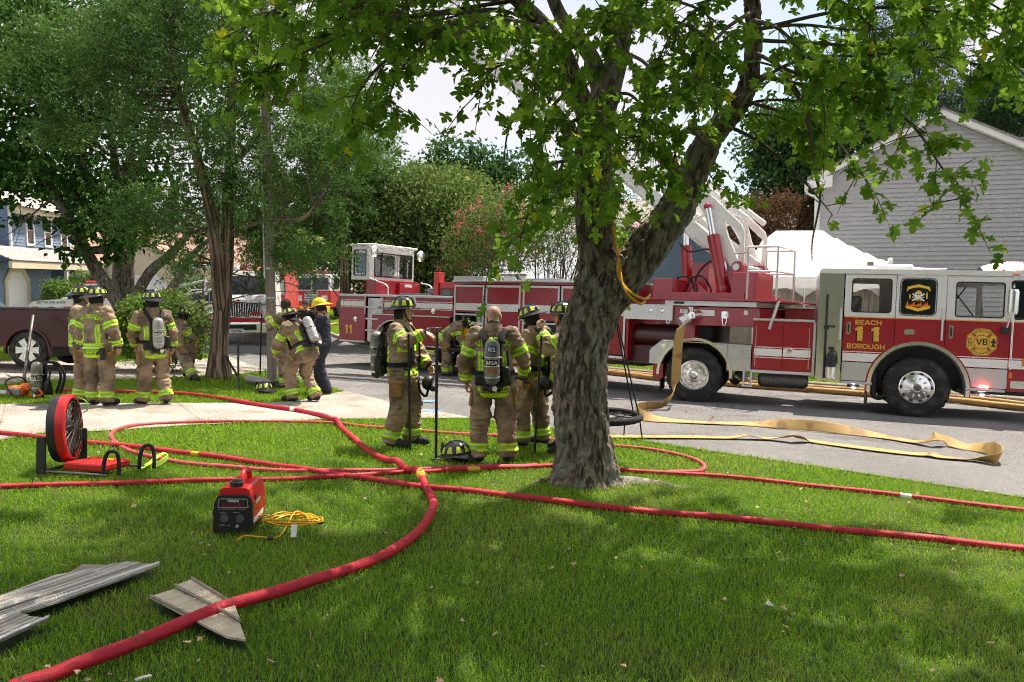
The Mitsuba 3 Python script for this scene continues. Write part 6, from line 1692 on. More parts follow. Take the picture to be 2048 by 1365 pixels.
# the house that stands behind the photographer; it shows only as a reflection in polished metal
th = thing('tan_house', 'tan sided house mirrored in the polished steel panel of the ladder truck', 'house', fr=frame(-9, -7.5, 0, level=True))
obj('wall', box(0, 20, -9, 0, -0.3, 5.4), 'tan_siding', th)
obj('roof', hull([(-.5, 0.5, 5.3), (20.5, 0.5, 5.3), (-.5, -9.5, 5.3), (20.5, -9.5, 5.3), (0, -4.5, 8), (20, -4.5, 8)]), 'grey_shingles', th, smooth=False)
for x in (2.5, 7.0, 14.0, 17.5):
    for z in (0.9, 3.4):
        w = obj('window', box(x, x + 1.1, 0.0, 0.05, z, z + 1.4), 'trim_white', th)
        obj('pane', box(x + 0.08, x + 1.02, 0.05, 0.055, z + 0.08, z + 1.32), 'tinted_glass', w)
broad_tree('broad dark tree mirrored in the polished steel panel of the ladder truck', (0.2, -4.2), [(0.2, -4.5, 5.2, 2.6, 1.8, 1.8), (3.5, -5, 5.5, 2.6, 1.8, 2.2), (-3, -5, 5.5, 2.5, 1.8, 2.0), (7.5, -5, 5, 2.4, 1.8, 2.4)], 6000, 0.4, 'dark_leaf', 0.3, seed=91, name='broadleaf_tree')

# ---------------------------------------------------------------- people
def coat_c(p, n, uv):
    g = noise(p.x * 240, p.y * 240, p.z * 240)
    d = smoothstep(0.42, 0.68, fbm(p.x * 6, p.y * 6, p.z * 5, octaves=4))
    c = mix((0.31, 0.23, 0.15), (0.085, 0.068, 0.05), d * 0.7)
    return c * (0.75 + 0.5 * g)


def coat_h(p, n, uv):
    return 0.7 * fbm(p.x * 26, p.y * 26, p.z * 40, octaves=3) + 0.05 * noise(p.x * 260, p.y * 260, p.z * 260)


mat('turnout_cloth', coat_c, 0.9, bump=coat_h, bump_scale=0.018)
mat('turnout_patch', lambda p, n, uv: mix((0.30, 0.17, 0.055), (0.16, 0.10, 0.05), smoothstep(0.4, 0.7, fbm(p.x * 9, p.y * 9, p.z * 9))), 0.8, bump=coat_h, bump_scale=0.008)
mat('lime_trim', lambda p, n, uv: mix((0.52, 0.90, 0.012), (0.40, 0.66, 0.02), smoothstep(0.5, 0.75, fbm(p.x * 11, p.y * 11, p.z * 11))), 0.55)
mat('silver_trim', (0.33, 0.52, 0.12), 0.4)
mat('navy_cloth', lambda p, n, uv: mix((0.016, 0.018, 0.034), (0.03, 0.033, 0.055), noise(p.x * 200, p.y * 200, p.z * 200)), 0.9, bump=coat_h, bump_scale=0.014)
mat('black_cloth', (0.014, 0.014, 0.016), 0.9)
mat('skin', lambda p, n, uv: mix((0.42, 0.23, 0.16), (0.50, 0.29, 0.21), noise(p.x * 40, p.y * 40, p.z * 40)), 0.5)
mat('hair', (0.03, 0.02, 0.014), 0.7)
mat('helmet_black', (0.016, 0.017, 0.02), 0.22, clearcoat=0.6, clearcoat_gloss=0.9)
mat('helmet_yellow', (0.75, 0.50, 0.02), 0.3, clearcoat=0.5, clearcoat_gloss=0.9)
mat('helmet_reflector', (0.55, 0.68, 0.06), 0.35)
mat('tank_grey', lambda p, n, uv: mix((0.12, 0.125, 0.11), (0.24, 0.24, 0.21), smoothstep(0.35, 0.7, fbm(p.x * 14, p.y * 14, p.z * 14))), 0.4, clearcoat=0.4)
mat('tank_silver', (0.42, 0.42, 0.42), 0.35, metallic=0.4)
mat('screen_blue', (0.03, 0.16, 0.50), 0.2)
mat('blue_print', (0.03, 0.06, 0.28), 0.5)


def cone_sd(P, a, b, ra, rb):
    a, b = np.asarray(a, float), np.asarray(b, float)
    d = b - a
    t = np.clip((P - a) @ d / (d @ d + 1e-12), 0, 1)
    return np.linalg.norm(P - a - t[:, None] * d, axis=1) - (ra + (rb - ra) * t)


def ell_sd(P, c, r):
    q = (P - np.asarray(c)) / np.asarray(r)
    k = np.linalg.norm(q, axis=1)
    return (k - 1) * min(r)


def smin(a, b, k):
    h = np.clip(0.5 + 0.5 * (b - a) / k, 0, 1)
    return b + (a - b) * h - k * h * (1 - h)


def unit(v):
    v = np.asarray(v, float)
    return v / (np.linalg.norm(v) + 1e-12)


def basis(up, right):
    u = unit(up)
    r = np.asarray(right, float)
    r = unit(r - u * (r @ u))
    return np.stack([r, np.cross(u, r), u], 1)      # columns x (right), y (forward), z (up)


STAND = dict(pelvis=(0, 0, 0.97), neck=(0, -0.01, 1.50), head=(0, 0.035, 1.645), look=(0, 1, -0.08), headup=(0, 0, 1),
             shl=(-0.195, -0.01, 1.43), shr=(0.195, -0.01, 1.43), ell=(-0.29, -0.03, 1.15), elr=(0.29, -0.03, 1.15), wrl=(-0.30, 0.06, 0.90), wrr=(0.30, 0.06, 0.90),
             hil=(-0.10, 0, 0.93), hir=(0.10, 0, 0.93), knl=(-0.13, 0.03, 0.52), knr=(0.13, 0.03, 0.52), anl=(-0.14, -0.03, 0.10), anr=(0.14, -0.03, 0.10),
             tol=(-0.17, 0.16, 0.04), tor=(0.17, 0.16, 0.04), fl=(0, 0, -1), fr=(0, 0, -1), nl=(1, 0, 0), nr=(-1, 0, 0), gl=0.45, gr=0.45)


def hand_mesh(wr, fdir, palm, right, curl, h):
    """a hand at the wrist: fingers run along fdir, the palm faces palm; curl from 0 (flat) to 1 (fist)."""
    f = unit(fdir)
    pn = np.asarray(palm, float)
    pn = unit(pn - f * (pn @ f))
    s = np.cross(f, pn) * (1 if right else -1)       # towards the thumb
    R = np.stack([s, f, -pn], 1)
    B = [((0, -0.03, 0), (0, 0.01, 0), 0.027, 0.026), ((0.022, 0.03, 0), (0.026, 0.085, 0), 0.016, 0.014), ((-0.022, 0.03, 0), (-0.027, 0.08, 0), 0.016, 0.013), ((0, 0.02, 0), (0, 0.085, 0), 0.018, 0.014)]
    F = []
    for i, (x, L) in enumerate(((0.030, 0.072), (0.010, 0.082), (-0.011, 0.076), (-0.031, 0.060))):
        p = np.array([x, 0.088, 0.0])
        a = 0.0
        for k, part in enumerate((0.45, 0.31, 0.24)):
            a += curl * (1.15, 1.35, 0.9)[k] + 0.05
            q = p + L * part * np.array([x * 1.2 * (1 - curl), math.cos(a), -math.sin(a)])
            F.append((tuple(p), tuple(q), 0.0098 - 0.0011 * k, 0.0092 - 0.0013 * k))
            p = q
    p = np.array([0.024, 0.018, -0.006])
    for k, d in enumerate(((0.72, 0.62, -0.28), (0.42, 0.80, -0.40 - 0.4 * curl), (0.12 - 0.3 * curl, 0.85, -0.5 - 0.3 * curl))):
        q = p + unit(d) * (0.042, 0.034, 0.028)[k]
        F.append((tuple(p), tuple(q), 0.0135 - 0.0018 * k, 0.0118 - 0.0018 * k))
        p = q

    def fn(P):
        d = None
        for b in B:
            e = cone_sd(P, *b)
            d = e if d is None else smin(d, e, 0.018)
        for b in F:
            d = smin(d, cone_sd(P, *b), 0.004)
        return d
    m = relax(surface_nets(fn, (-0.07, -0.06, -0.10), (0.09, 0.19, 0.045), h), 2)
    M = np.eye(4)
    M[:3, :3] = R
    M[:3, 3] = wr
    return xf(m, M)


def head_fn(P):
    d = ell_sd(P, (0, -0.012, 0.03), (0.076, 0.098, 0.092))
    d = smin(d, ell_sd(P, (0, 0.022, -0.045), (0.058, 0.066, 0.066)), 0.03)
    d = smin(d, ell_sd(P, (0, 0.045, -0.088), (0.028, 0.026, 0.02)), 0.02)
    d = smin(d, cone_sd(P, (0, -0.03, -0.06), (0, -0.05, -0.20), 0.056, 0.062), 0.025)
    d = smin(d, cone_sd(P, (0, 0.088, 0.018), (0, 0.108, -0.028), 0.009, 0.015), 0.012)
    d = smin(d, cone_sd(P, (-0.04, 0.075, 0.028), (0.04, 0.075, 0.028), 0.012, 0.012), 0.012)
    for s in (-1, 1):
        d = -smin(-d, ell_sd(P, (0.031 * s, 0.094, 0.008), (0.017, 0.012, 0.011)), 0.008)
        d = smin(d, ell_sd(P, (0.080 * s, -0.012, -0.005), (0.010, 0.020, 0.032)), 0.006)
        d = smin(d, ell_sd(P, (0.012 * s, 0.085, -0.058), (0.016, 0.008, 0.006)), 0.008)
    return d


def helmet(parent, hc, R, material='helmet_black', refl=True, front_text=None):
    """dome with ribs, long rear brim, shield and reflector patches; local y forward, z up."""
    M = np.eye(4)
    M[:3, :3] = R
    M[:3, 3] = hc
    put = lambda m: xf(m, M)
    cz = 0.045
    A, B, C = 0.120, 0.148, 0.130
    th, ph = np.linspace(0, math.pi / 2, 12), np.linspace(0, 2 * math.pi, 41)[:-1]

    def dome(t, f, o=0.0):
        return np.stack([(A + o) * np.cos(t) * np.sin(f), -0.012 + (B + o) * np.cos(t) * np.cos(f), cz + (C + o) * np.sin(t)], -1)
    tt, ff = np.meshgrid(th, ph, indexing='ij')
    v = dome(tt, ff, 0.004 * (np.cos(ff * 8) > 0.86)).reshape(-1, 3)
    i, j = np.meshgrid(np.arange(11), np.arange(40), indexing='ij')
    j2 = (j + 1) % 40
    f = np.concatenate([np.stack([i * 40 + j2, i * 40 + j, (i + 1) * 40 + j], -1).reshape(-1, 3), np.stack([i * 40 + j2, (i + 1) * 40 + j, (i + 1) * 40 + j2], -1).reshape(-1, 3)])
    brim = []
    for k, off in enumerate((0.0, 0.0, 0.006, 0.006)):
        pass
    w = 0.030 + 0.030 * np.clip(np.cos(ph), 0, 1) ** 2 + 0.085 * np.clip(-np.cos(ph), 0, 1) ** 1.5
    drop = 0.010 + 0.045 * np.clip(-np.cos(ph), 0, 1) ** 1.5 + 0.006 * np.abs(np.sin(ph))
    inner = dome(0 * ph, ph, -0.004)
    outer = inner + np.stack([np.sin(ph) * w, np.cos(ph) * w, -drop], 1)
    rings = [inner + [0, 0, 0.006], outer + [0, 0, 0.004], outer - [0, 0, 0.004], inner - [0, 0, 0.006]]
    bv = np.vstack(rings)
    n = 40
    bf = []
    for a in range(4):
        b = (a + 1) % 4
        for q in range(n):
            q2 = (q + 1) % n
            bf += [(a * n + q, b * n + q, b * n + q2), (a * n + q, b * n + q2, a * n + q2)]
    hk = obj('helmet', put(merge([TM(v, f), TM(bv, np.array(bf)[:, ::-1]), tube([dome(t, 0.0 * t, 0.004) for t in np.linspace(0.1, math.pi / 2, 10)] + [dome(t, math.pi + 0 * t, 0.004) for t in np.linspace(math.pi / 2, 0.1, 10)][1:], 0.008, 6)])), material, parent, smooth=50)
    if refl:
        for fc in (0.62, 1.30, 1.95, 2.62, -0.62, -1.30, -1.95, -2.62):
            g = [(dome(np.array(t), np.array(fc + s * hw), 0.0065)) for t, hw in ((0.16, 0.21), (0.42, 0.17), (0.66, 0.13)) for s in (-1, -0.33, 0.33, 1)]
            q = []
            for r in range(2):
                for c in range(3):
                    k = r * 4 + c
                    q += [(k, k + 5, k + 1), (k, k + 4, k + 5)]
            obj('reflector', put(TM(g, q)), 'helmet_reflector', hk, smooth=True)
    obj('front_shield', put(hull([(-0.045, 0.137, 0.055), (0.045, 0.137, 0.055), (-0.05, 0.125, 0.12), (0.05, 0.125, 0.12), (-0.03, 0.115, 0.175), (0.03, 0.115, 0.175), (-0.045, 0.142, 0.055), (0.045, 0.142, 0.055), (-0.05, 0.132, 0.12), (0.05, 0.132, 0.12), (-0.03, 0.122, 0.178), (0.03, 0.122, 0.178)])), 'black_cloth' if not front_text else 'tank_grey', hk)
    if front_text:
        obj('shield_panel', put(hull([(-0.034, 0.140, 0.07), (0.034, 0.140, 0.07), (-0.034, 0.128, 0.135), (0.034, 0.128, 0.135), (-0.034, 0.145, 0.07), (0.034, 0.145, 0.07), (-0.034, 0.134, 0.135), (0.034, 0.134, 0.135)])), 'blue_print', hk)
        obj('shield_number', put(lettering(front_text, 0.04, (0.0, 0.1395, 0.083), X=(-1, 0, 0), U=(0, -0.18, 1), center=True, depth=0.008)), 'white_print', hk)
    sk = [np.array([0.098 * math.sin(a), -0.012 + 0.118 * math.cos(a), 0.03]) for a in np.linspace(1.35, 2 * math.pi - 1.35, 22)]
    ring = np.array(sk)
    low = ring * [0.97, 0.97, 1] + [0, 0, -0.115]
    m = len(ring)
    sv = np.vstack([ring, low])
    sf = []
    for q in range(m - 1):
        sf += [(q, m + q, m + q + 1), (q, m + q + 1, q + 1)]
    obj('neck_flap', put(TM(sv, sf)), 'black_cloth', hk, smooth=True)
    obj('chin_strap', put(tube(curve([(-0.083, 0.02, 0.03), (-0.07, 0.04, -0.07), (0, 0.07, -0.125), (0.07, 0.04, -0.07), (0.083, 0.02, 0.03)], 16), 0.007, 5)), 'black_cloth', hk, smooth=True)
    return hk


def air_pack(label, F, torso, R, name='air_pack', tank='tank_grey', texts=(), belt=None, straps=True):
    """air cylinder on its harness; torso frame origin at the pelvis."""
    k = thing(name, label, 'air tank', 'air tanks worn on the back' if False else None, fr=F)
    M = np.eye(4)
    M[:3, :3] = R
    M[:3, 3] = torso
    put = lambda m: xf(m, M)
    yb = -0.315
    r = 0.083
    z0 = -0.055
    cyl_ = lathe([(0.0, z0), (0.03, z0 + 0.004), (0.06, z0 + 0.02), (r * 0.93, z0 + 0.045), (r, z0 + 0.075), (r, z0 + 0.40), (r * 0.93, z0 + 0.445), (0.06, z0 + 0.475), (0.03, z0 + 0.49), (0, z0 + 0.493)], 28, at=(0, yb, 0))
    c = obj('cylinder', put(cyl_), tank, k, smooth=40)
    for z in (z0 + 0.085, z0 + 0.205, z0 + 0.30):
        obj('band', put(lathe([(r * 0.99, z), (r + 0.003, z), (r + 0.003, z + 0.012), (r * 0.99, z + 0.012)], 28, at=(0, yb, 0))), 'aluminium', c, smooth=40)
    for s, z, h, bg, fg in texts:
        lab = lettering(s, h, (0, 0, 0), X=(1, 0, 0), U=(0, 0, 1), center=True, depth=0.003)
        v = np.asarray(lab.vertices)
        def wrap(v, rr):
            a = v[:, 0] / r
            return np.stack([np.sin(a) * (rr - v[:, 1]), yb - np.cos(a) * (rr - v[:, 1]), v[:, 2] + z], 1)
        if bg:
            wdt = np.ptp(v[:, 0]) / 2 + 0.012
            n = 9
            g = np.array([[x, 0, zz] for x in np.linspace(-wdt, wdt, n) for zz in (-0.012, h + 0.012)])
            gf = []
            for q in range(n - 1):
                gf += [(2 * q, 2 * q + 2, 2 * q + 3), (2 * q, 2 * q + 3, 2 * q + 1)]
            obj('label_panel', put(TM(wrap(g, r + 0.0025), gf)), bg, c, smooth=True)
        obj('label_text', put(TM(wrap(v, r + 0.004), lab.faces)), fg, c, smooth=False)
    obj('valve', put(merge([cyl((0, yb, z0 - 0.05), (0, yb, z0 + 0.01), 0.028, 14), ball((0, yb - 0.03, z0 - 0.045), 0.036, 2), ball((0.07, yb + 0.01, z0 - 0.045), 0.034, 2), cyl((-0.1, yb + 0.02, z0 - 0.04), (0.1, yb + 0.02, z0 - 0.04), 0.03, 12)])), 'black_plastic', c, smooth=50)
    obj('gauge', put(lathe([(0.028, 0), (0.028, 0.01), (0, 0.012)], 14, 'y', at=(0.03, yb - 0.06, z0 - 0.03))), 'white_print', c)
    obj('back_frame', put(merge([box(-0.10, 0.10, yb + 0.085, yb + 0.115, -0.08, 0.42, 0.012), box(-0.2, 0.2, yb + 0.10, yb + 0.14, -0.08, 0.04, 0.02), box(-0.11, 0.11, yb - 0.01, yb + 0.1, 0.22, 0.25, 0.01), tube(curve([(0.12, yb + .08, -0.05), (0.17, yb + .06, 0.1), (0.16, yb + .1, 0.3)], 10), 0.016, 8), box(0.10, 0.19, yb + 0.02, yb + 0.12, -0.05, 0.14, 0.02)])), 'black_plastic', k, smooth=40)
    if straps:
        fl = [(-1, -0.22), (1, -0.22), (1, 0.22), (-1, 0.22)]
        for s in (-1, 1):
            obj('strap', put(tube(curve([(0.05 * s, yb + 0.09, 0.30), (0.09 * s, yb + 0.10, 0.42), (0.125 * s, -0.09, 0.515), (0.14 * s, 0.04, 0.52), (0.135 * s, 0.15, 0.40), (0.13 * s, 0.185, 0.2), (0.15 * s, 0.16, 0.02), (0.18 * s, 0.05, -0.03)], 30), 0.030, prof=[(a * 0.95, b * 1.4) for a, b in [(-1, -.25), (1, -.25), (1, .25), (-1, .25)]])), 'black_cloth', k, smooth=False)
    if belt is not None:
        obj('waist_belt', belt, 'black_cloth', k, smooth=True)
    return k


def person(label, x, y, facing, H=1.8, pose=None, kit='turnout', back_text=None, name_text=None, pack=None, head='helmet', h=0.0165, front_text=None, group=None, hands=(True, True), helmet_mat='helmet_black', level=0.0, trim=True):
    J = {k: (np.asarray(v, float) if not np.isscalar(v) else v) for k, v in {**STAND, **(pose or {})}.items()}
    sc = H / 1.80
    F = frame(x, y, facing - 90, level=True, dz=level, scale=sc)
    k = thing('person', label, 'person', group, fr=F)
    seed = len(k) * 7 + int(abs(x) * 100)
    TR_ = basis(J['neck'] - J['pelvis'], J['shr'] - J['shl'])
    pel = J['pelvis']
    tor = lambda P: (P - pel) @ TR_
    bulky = kit == 'turnout'
    q = 1.0 if bulky else 0.84
    amp = 0.058 if bulky else 0.022

    def folds(d, P, a):
        """creases of the cloth, worked out near the surface only"""
        d = d.copy()
        m = np.abs(d) < 0.06
        Q = P[m]
        d[m] += a * (meshkit.fbm(Q * 6.0, 3, seed) - 0.5) + a * 0.75 * (np.abs(meshkit.fbm(Q * np.array([9.0, 9.0, 17.0]), 2, seed + 5) - 0.5) * 2 - 0.35)
        return d

    def arms(P, s, r=1.0):
        a, b, c = J['sh' + s], J['el' + s], J['wr' + s]
        cuff = c - unit(c - b) * 0.03
        return smin(cone_sd(P, a, b, 0.088 * r, 0.076 * r), cone_sd(P, b, cuff, 0.074 * r, 0.060 * r), 0.03)

    def torso_sd(P):
        t = tor(P) * np.array([1, 1 / 0.80, 1])
        d = cone_sd(t, (0, 0, -0.10 if bulky else 0.0), (0, 0, 0.33), 0.215 * q, 0.195 * q)
        d = smin(d, cone_sd(t, (-0.12, -0.01, 0.42), (0.12, -0.01, 0.42), 0.105 * q, 0.105 * q), 0.08)
        return d * 0.86

    def coat_sd(P):
        d = torso_sd(P)
        for s in 'lr':
            d = smin(d, arms(P, s, 1.0 if bulky else 0.72), 0.045)
        d = smin(d, cone_sd(P, J['neck'] - unit(J['neck'] - pel) * 0.04, J['neck'] + unit(J['neck'] - pel) * 0.0, 0.095 * q, 0.082 * q), 0.03)
        d = folds(d, P, amp)
        t = tor(P)
        d = np.maximum(d, (-0.22 if bulky else -0.10) - t[:, 2])
        for s in 'lr':
            b, c = J['el' + s], J['wr' + s]
            u = unit(c - b)
            far = (P - c) @ u + 0.015
            near = np.linalg.norm(P - c, axis=1) < 0.13
            if bulky:
                d = np.where(near, np.maximum(d, far), d)
            else:
                b0 = J['sh' + s] + (b - J['sh' + s]) * 0.85
                u2 = unit(b - J['sh' + s])
                far2 = (P - b0) @ u2
                near2 = (np.linalg.norm(P - b, axis=1) < 0.16) | (cone_sd(P, b, c, 0.09, 0.09) < 0)
                d = np.where(near2, np.maximum(d, np.where(near2, np.maximum(far2, -1), d)), d)
        return d

    def leg_sd(P, s):
        hi, kn, an = J['hi' + s], J['kn' + s], J['an' + s]
        r = 1.0 if bulky else 0.86
        return smin(cone_sd(P, hi, kn, 0.128 * r, 0.104 * r), cone_sd(P, kn, an, 0.102 * r, 0.096 * r), 0.04)

    def trouser_sd(P):
        d = smin(leg_sd(P, 'l'), leg_sd(P, 'r'), 0.03)
        t = tor(P) * np.array([1, 1 / 0.82, 1])
        d = smin(d, cone_sd(t, (0, 0, -0.04), (0, 0, 0.03), 0.165, 0.16), 0.05)
        d = folds(d, P, amp * 1.1)
        for s in 'lr':
            kn, an = J['kn' + s], J['an' + s]
            u = unit(an - kn)
            d = np.where(np.linalg.norm(P - an, axis=1) < 0.17, np.maximum(d, (P - an) @ u - 0.045), d)
        return d

    pts = np.array([J[n] for n in ('pelvis', 'neck', 'shl', 'shr', 'ell', 'elr', 'wrl', 'wrr')])
    lo, hi = pts.min(0) - 0.27, pts.max(0) + 0.20
    coat = relax(surface_nets(coat_sd, lo, hi, h), 1)
    coat_k = obj('coat' if bulky else 'shirt', coat, 'turnout_cloth' if bulky else kit, k, smooth=True)
    pts = np.array([J[n] for n in ('pelvis', 'hil', 'hir', 'knl', 'knr', 'anl', 'anr')])
    lo, hi = pts.min(0) - 0.20, pts.max(0) + 0.22
    trou = relax(surface_nets(trouser_sd, lo, hi, h), 1)
    trou_k = obj('trousers', trou, 'turnout_cloth' if bulky else ('navy_cloth' if kit != 'black_cloth' else 'black_cloth'), k, smooth=True)

    # ---- bands cut from the garment's own surface
    def vnorm(m):
        return meshkit.arrays(m, True)[2]

    def bandmesh(m, off, sel, planes):
        v = np.asarray(m.vertices) + vnorm(m) * off
        fm = np.asarray(m.faces)
        keep = sel(np.asarray(m.vertices)[fm].mean(1))
        out = trimesh.Trimesh(v, fm[keep], process=False)
        for o, n_ in planes:
            if len(out.faces) == 0:
                return None
            out = out.slice_plane(o, n_)
        return None if out is None or len(out.faces) == 0 else TM(out.vertices, out.faces)

    def add_band(name, m, off, sel, planes, material, parent):
        b = bandmesh(m, off, sel, planes)
        if b is not None:
            return obj(name, b, material, parent, smooth=True)

    near_arm = {s: (lambda P, s=s: (arms(P, s) < torso_sd(P) + 0.02) & (arms(P, s) < 0.06)) for s in 'lr'}
    isbody = lambda P: torso_sd(P) < np.minimum(arms(P, 'l'), arms(P, 'r')) + 0.01

    def arm_band(s, a, b, t0, t1, nm='reflective_band'):
        A, B = J[a + s], J[b + s]
        u = unit(B - A)
        L = np.linalg.norm(B - A)
        other = (J['el' + s], J['wr' + s]) if a == 'sh' else (J['sh' + s], J['el' + s])
        sel = lambda P: near_arm[s](P) & (cone_sd(P, A, B, 0.08, 0.07) < cone_sd(P, *other, 0.08, 0.07) + 0.01)
        bk = add_band(nm, coat, 0.004, sel, [(A + u * L * t0, u), (A + u * L * t1, -u)], 'lime_trim', coat_k)
        if bk and trim:
            e = (t1 - t0) * 0.34
            add_band('silver_strip', coat, 0.0055, sel, [(A + u * L * (t0 + e), u), (A + u * L * (t1 - e), -u)], 'silver_trim', bk)
    W3 = lambda p: pel + TR_ @ np.asarray(p, float)
    X_, Y_, Z_ = TR_[:, 0], TR_[:, 1], TR_[:, 2]
    if bulky:
        for s in 'lr':
            arm_band(s, 'sh', 'el', 0.50, 0.80)
            arm_band(s, 'el', 'wr', 0.52, 0.80)
        bk = add_band('reflective_band', coat, 0.004, isbody, [(W3((0, 0, -0.085)), Z_), (W3((0, 0, 0.0)), -Z_)], 'lime_trim', coat_k)
        if bk and trim:
            add_band('silver_strip', coat, 0.0055, isbody, [(W3((0, 0, -0.056)), Z_), (W3((0, 0, -0.029)), -Z_)], 'silver_trim', bk)
        front_sel = lambda P: isbody(P) & (tor(P)[:, 1] > 0.02)
        back_sel = lambda P: isbody(P) & (tor(P)[:, 1] < -0.02)
        bk = add_band('reflective_band', coat, 0.004, front_sel, [(W3((0, 0, 0.20)), Z_), (W3((0, 0, 0.275)), -Z_)], 'lime_trim', coat_k)
        for s in (-1, 1):
            bk = add_band('back_stripe', coat, 0.004, back_sel, [(W3((0, 0, -0.001)), Z_), (W3((0, 0, 0.29)), -Z_), (W3((0.135 * s - 0.03, 0, 0)), X_), (W3((0.135 * s + 0.03, 0, 0)), -X_)], 'lime_trim', coat_k)
            if bk and trim:
                add_band('silver_strip', coat, 0.0055, back_sel, [(W3((0, 0, -0.001)), Z_), (W3((0, 0, 0.29)), -Z_), (W3((0.135 * s - 0.011, 0, 0)), X_), (W3((0.135 * s + 0.011, 0, 0)), -X_)], 'silver_trim', bk)
        for s in 'lr':
            kn, an = J['kn' + s], J['an' + s]
            u = unit(an - kn)
            L = np.linalg.norm(an - kn)
            o_ = 'r' if s == 'l' else 'l'
            sel = lambda P, s=s, o_=o_: (leg_sd(P, s) < leg_sd(P, o_)) & ((P - J['kn' + s]) @ unit(J['an' + s] - J['kn' + s]) > 0)
            bk = add_band('reflective_band', trou, 0.004, sel, [(kn + u * L * 0.72, u), (kn + u * L * 0.93, -u)], 'lime_trim', trou_k)
            if bk and trim:
                add_band('silver_strip', trou, 0.0055, sel, [(kn + u * L * 0.785, u), (kn + u * L * 0.865, -u)], 'silver_trim', bk)
            hi_ = J['hi' + s]
            sx = -1 if s == 'l' else 1
            c = hi_ + (kn - hi_) * 0.48
            lr_ = basis(hi_ - kn, J['shr'] - J['shl'])
            pk = xf(box(-0.022, 0.022, -0.085, 0.075, -0.11, 0.09, 0.018), np.vstack([np.column_stack([lr_, c + lr_[:, 0] * sx * 0.118]), [0, 0, 0, 1]]))
            pkk = obj('pocket', pk, 'turnout_cloth' if s == 'l' else 'turnout_patch', trou_k, smooth=20)
            obj('pocket_flap', xf(box(-0.03, 0.03, -0.09, 0.08, 0.045, 0.10, 0.012), np.vstack([np.column_stack([lr_, c + lr_[:, 0] * sx * 0.118]), [0, 0, 0, 1]])), 'turnout_patch', pkk, smooth=20)

        def drape(ms, material, nm):
            for m in ms:
                v = np.asarray(m.vertices)
                yy = np.full(len(v), -0.5)
                for _ in range(26):
                    d = coat_sd(W3(np.zeros(3)) + np.stack([v[:, 0], yy, v[:, 2]], 1) @ TR_.T)
                    yy = yy + np.clip(d, -0.02, 0.2) * 0.9
                yy = np.minimum(yy, -0.02)
                p = np.stack([v[:, 0], yy - 0.004 + (v[:, 1]) * 1.0, v[:, 2]], 1)
                obj(nm, TM(pel + p @ TR_.T, m.faces), material, coat_k, smooth=False)
        if back_text:
            out = []
            n = len(back_text)
            for i, chh in enumerate(back_text):
                if chh == ' ':
                    continue
                a = math.radians(90 + (n / 2 - i - 0.5) * 8.6)
                r = 0.29
                U = np.array([math.cos(a), 0, math.sin(a)])
                out.append(lettering(chh, 0.062, np.array([0, 0, 0.09]) + U * r, X=(U[2], 0, -U[0]), U=U, center=True, depth=0.003))
            drape(out, 'lime_trim', 'back_letter')
        if name_text:
            n = len(name_text)
            out = []
            w = 0.036
            for i, chh in enumerate(name_text):
                if chh in ' .':
                    if chh == '.':
                        out.append(xf(box(-0.005, 0.005, -0.003, 0, 0, 0.01), None, ((i - n / 2 + 0.3) * w, 0, -0.155)))
                    continue
                out.append(lettering(chh, 0.055, ((i - n / 2 + 0.5) * w, 0, -0.155), center=True, depth=0.003))
            drape(out, 'lime_trim', 'name_letter')
            add_band('tail_stripe', coat, 0.004, back_sel, [(W3((0, 0, -0.222)), Z_), (W3((0, 0, -0.168)), -Z_)], 'lime_trim', coat_k)
    # ---- boots
    for s in 'lr':
        an, to = J['an' + s], J['to' + s]
        heel = an + np.array([0, 0, -an[2] * 0.55 + 0.02]) - unit(np.array([*(to - an)[:2], 0])) * 0.035
        fn = lambda P: np.maximum(smin(smin(cone_sd(P, an + [0, 0, 0.06], heel, 0.058, 0.05), cone_sd(P, heel, to, 0.048, 0.042), 0.03), cone_sd(P, an, to, 0.05, 0.04), 0.03), min(an[2] - 0.1, to[2] - 0.042, 0.0) * 0 + (min(to[2], heel[2]) - 0.042) - P[:, 2])
        pp = np.array([an, to, heel])
        obj('boot', relax(surface_nets(fn, pp.min(0) - 0.09, pp.max(0) + 0.12, min(h, 0.016)), 1), 'black_rubber', k, smooth=True)
    # ---- skin: head, neck, forearms and hands
    HR = basis(J['headup'], np.cross(J['look'], J['headup']))
    Mh = np.eye(4)
    Mh[:3, :3] = HR
    Mh[:3, 3] = J['head']
    hs = 0.0085 if h < 0.02 else 0.013
    parts = [xf(relax(surface_nets(head_fn, (-0.115, -0.14, -0.24), (0.115, 0.145, 0.145), hs), 1), Mh)]
    core = lambda P: smin(smin(cone_sd(P, J['head'], pel, 0.05, 0.08), smin(cone_sd(P, J['neck'], J['shl'], 0.05, 0.045), cone_sd(P, J['neck'], J['shr'], 0.05, 0.045), 0.02), 0.03),
                          smin(smin(cone_sd(P, J['shl'], J['ell'], 0.045, 0.043), cone_sd(P, J['ell'], J['wrl'], 0.043, 0.028), 0.01), smin(cone_sd(P, J['shr'], J['elr'], 0.045, 0.043), cone_sd(P, J['elr'], J['wrr'], 0.043, 0.028), 0.01), 0.01), 0.02)
    pts = np.array([J[n] for n in ('pelvis', 'head', 'shl', 'shr', 'ell', 'elr', 'wrl', 'wrr')])
    parts.append(relax(surface_nets(core, pts.min(0) - 0.1, pts.max(0) + 0.08, max(h, 0.014)), 1))
    for s, on in zip('lr', hands):
        if on:
            parts.append(hand_mesh(J['wr' + s], J['f' + s], J['n' + s], s == 'r', J['g' + s], 0.006 if h < 0.02 else 0.009))
    obj('body', parts, 'skin', k, smooth=True)
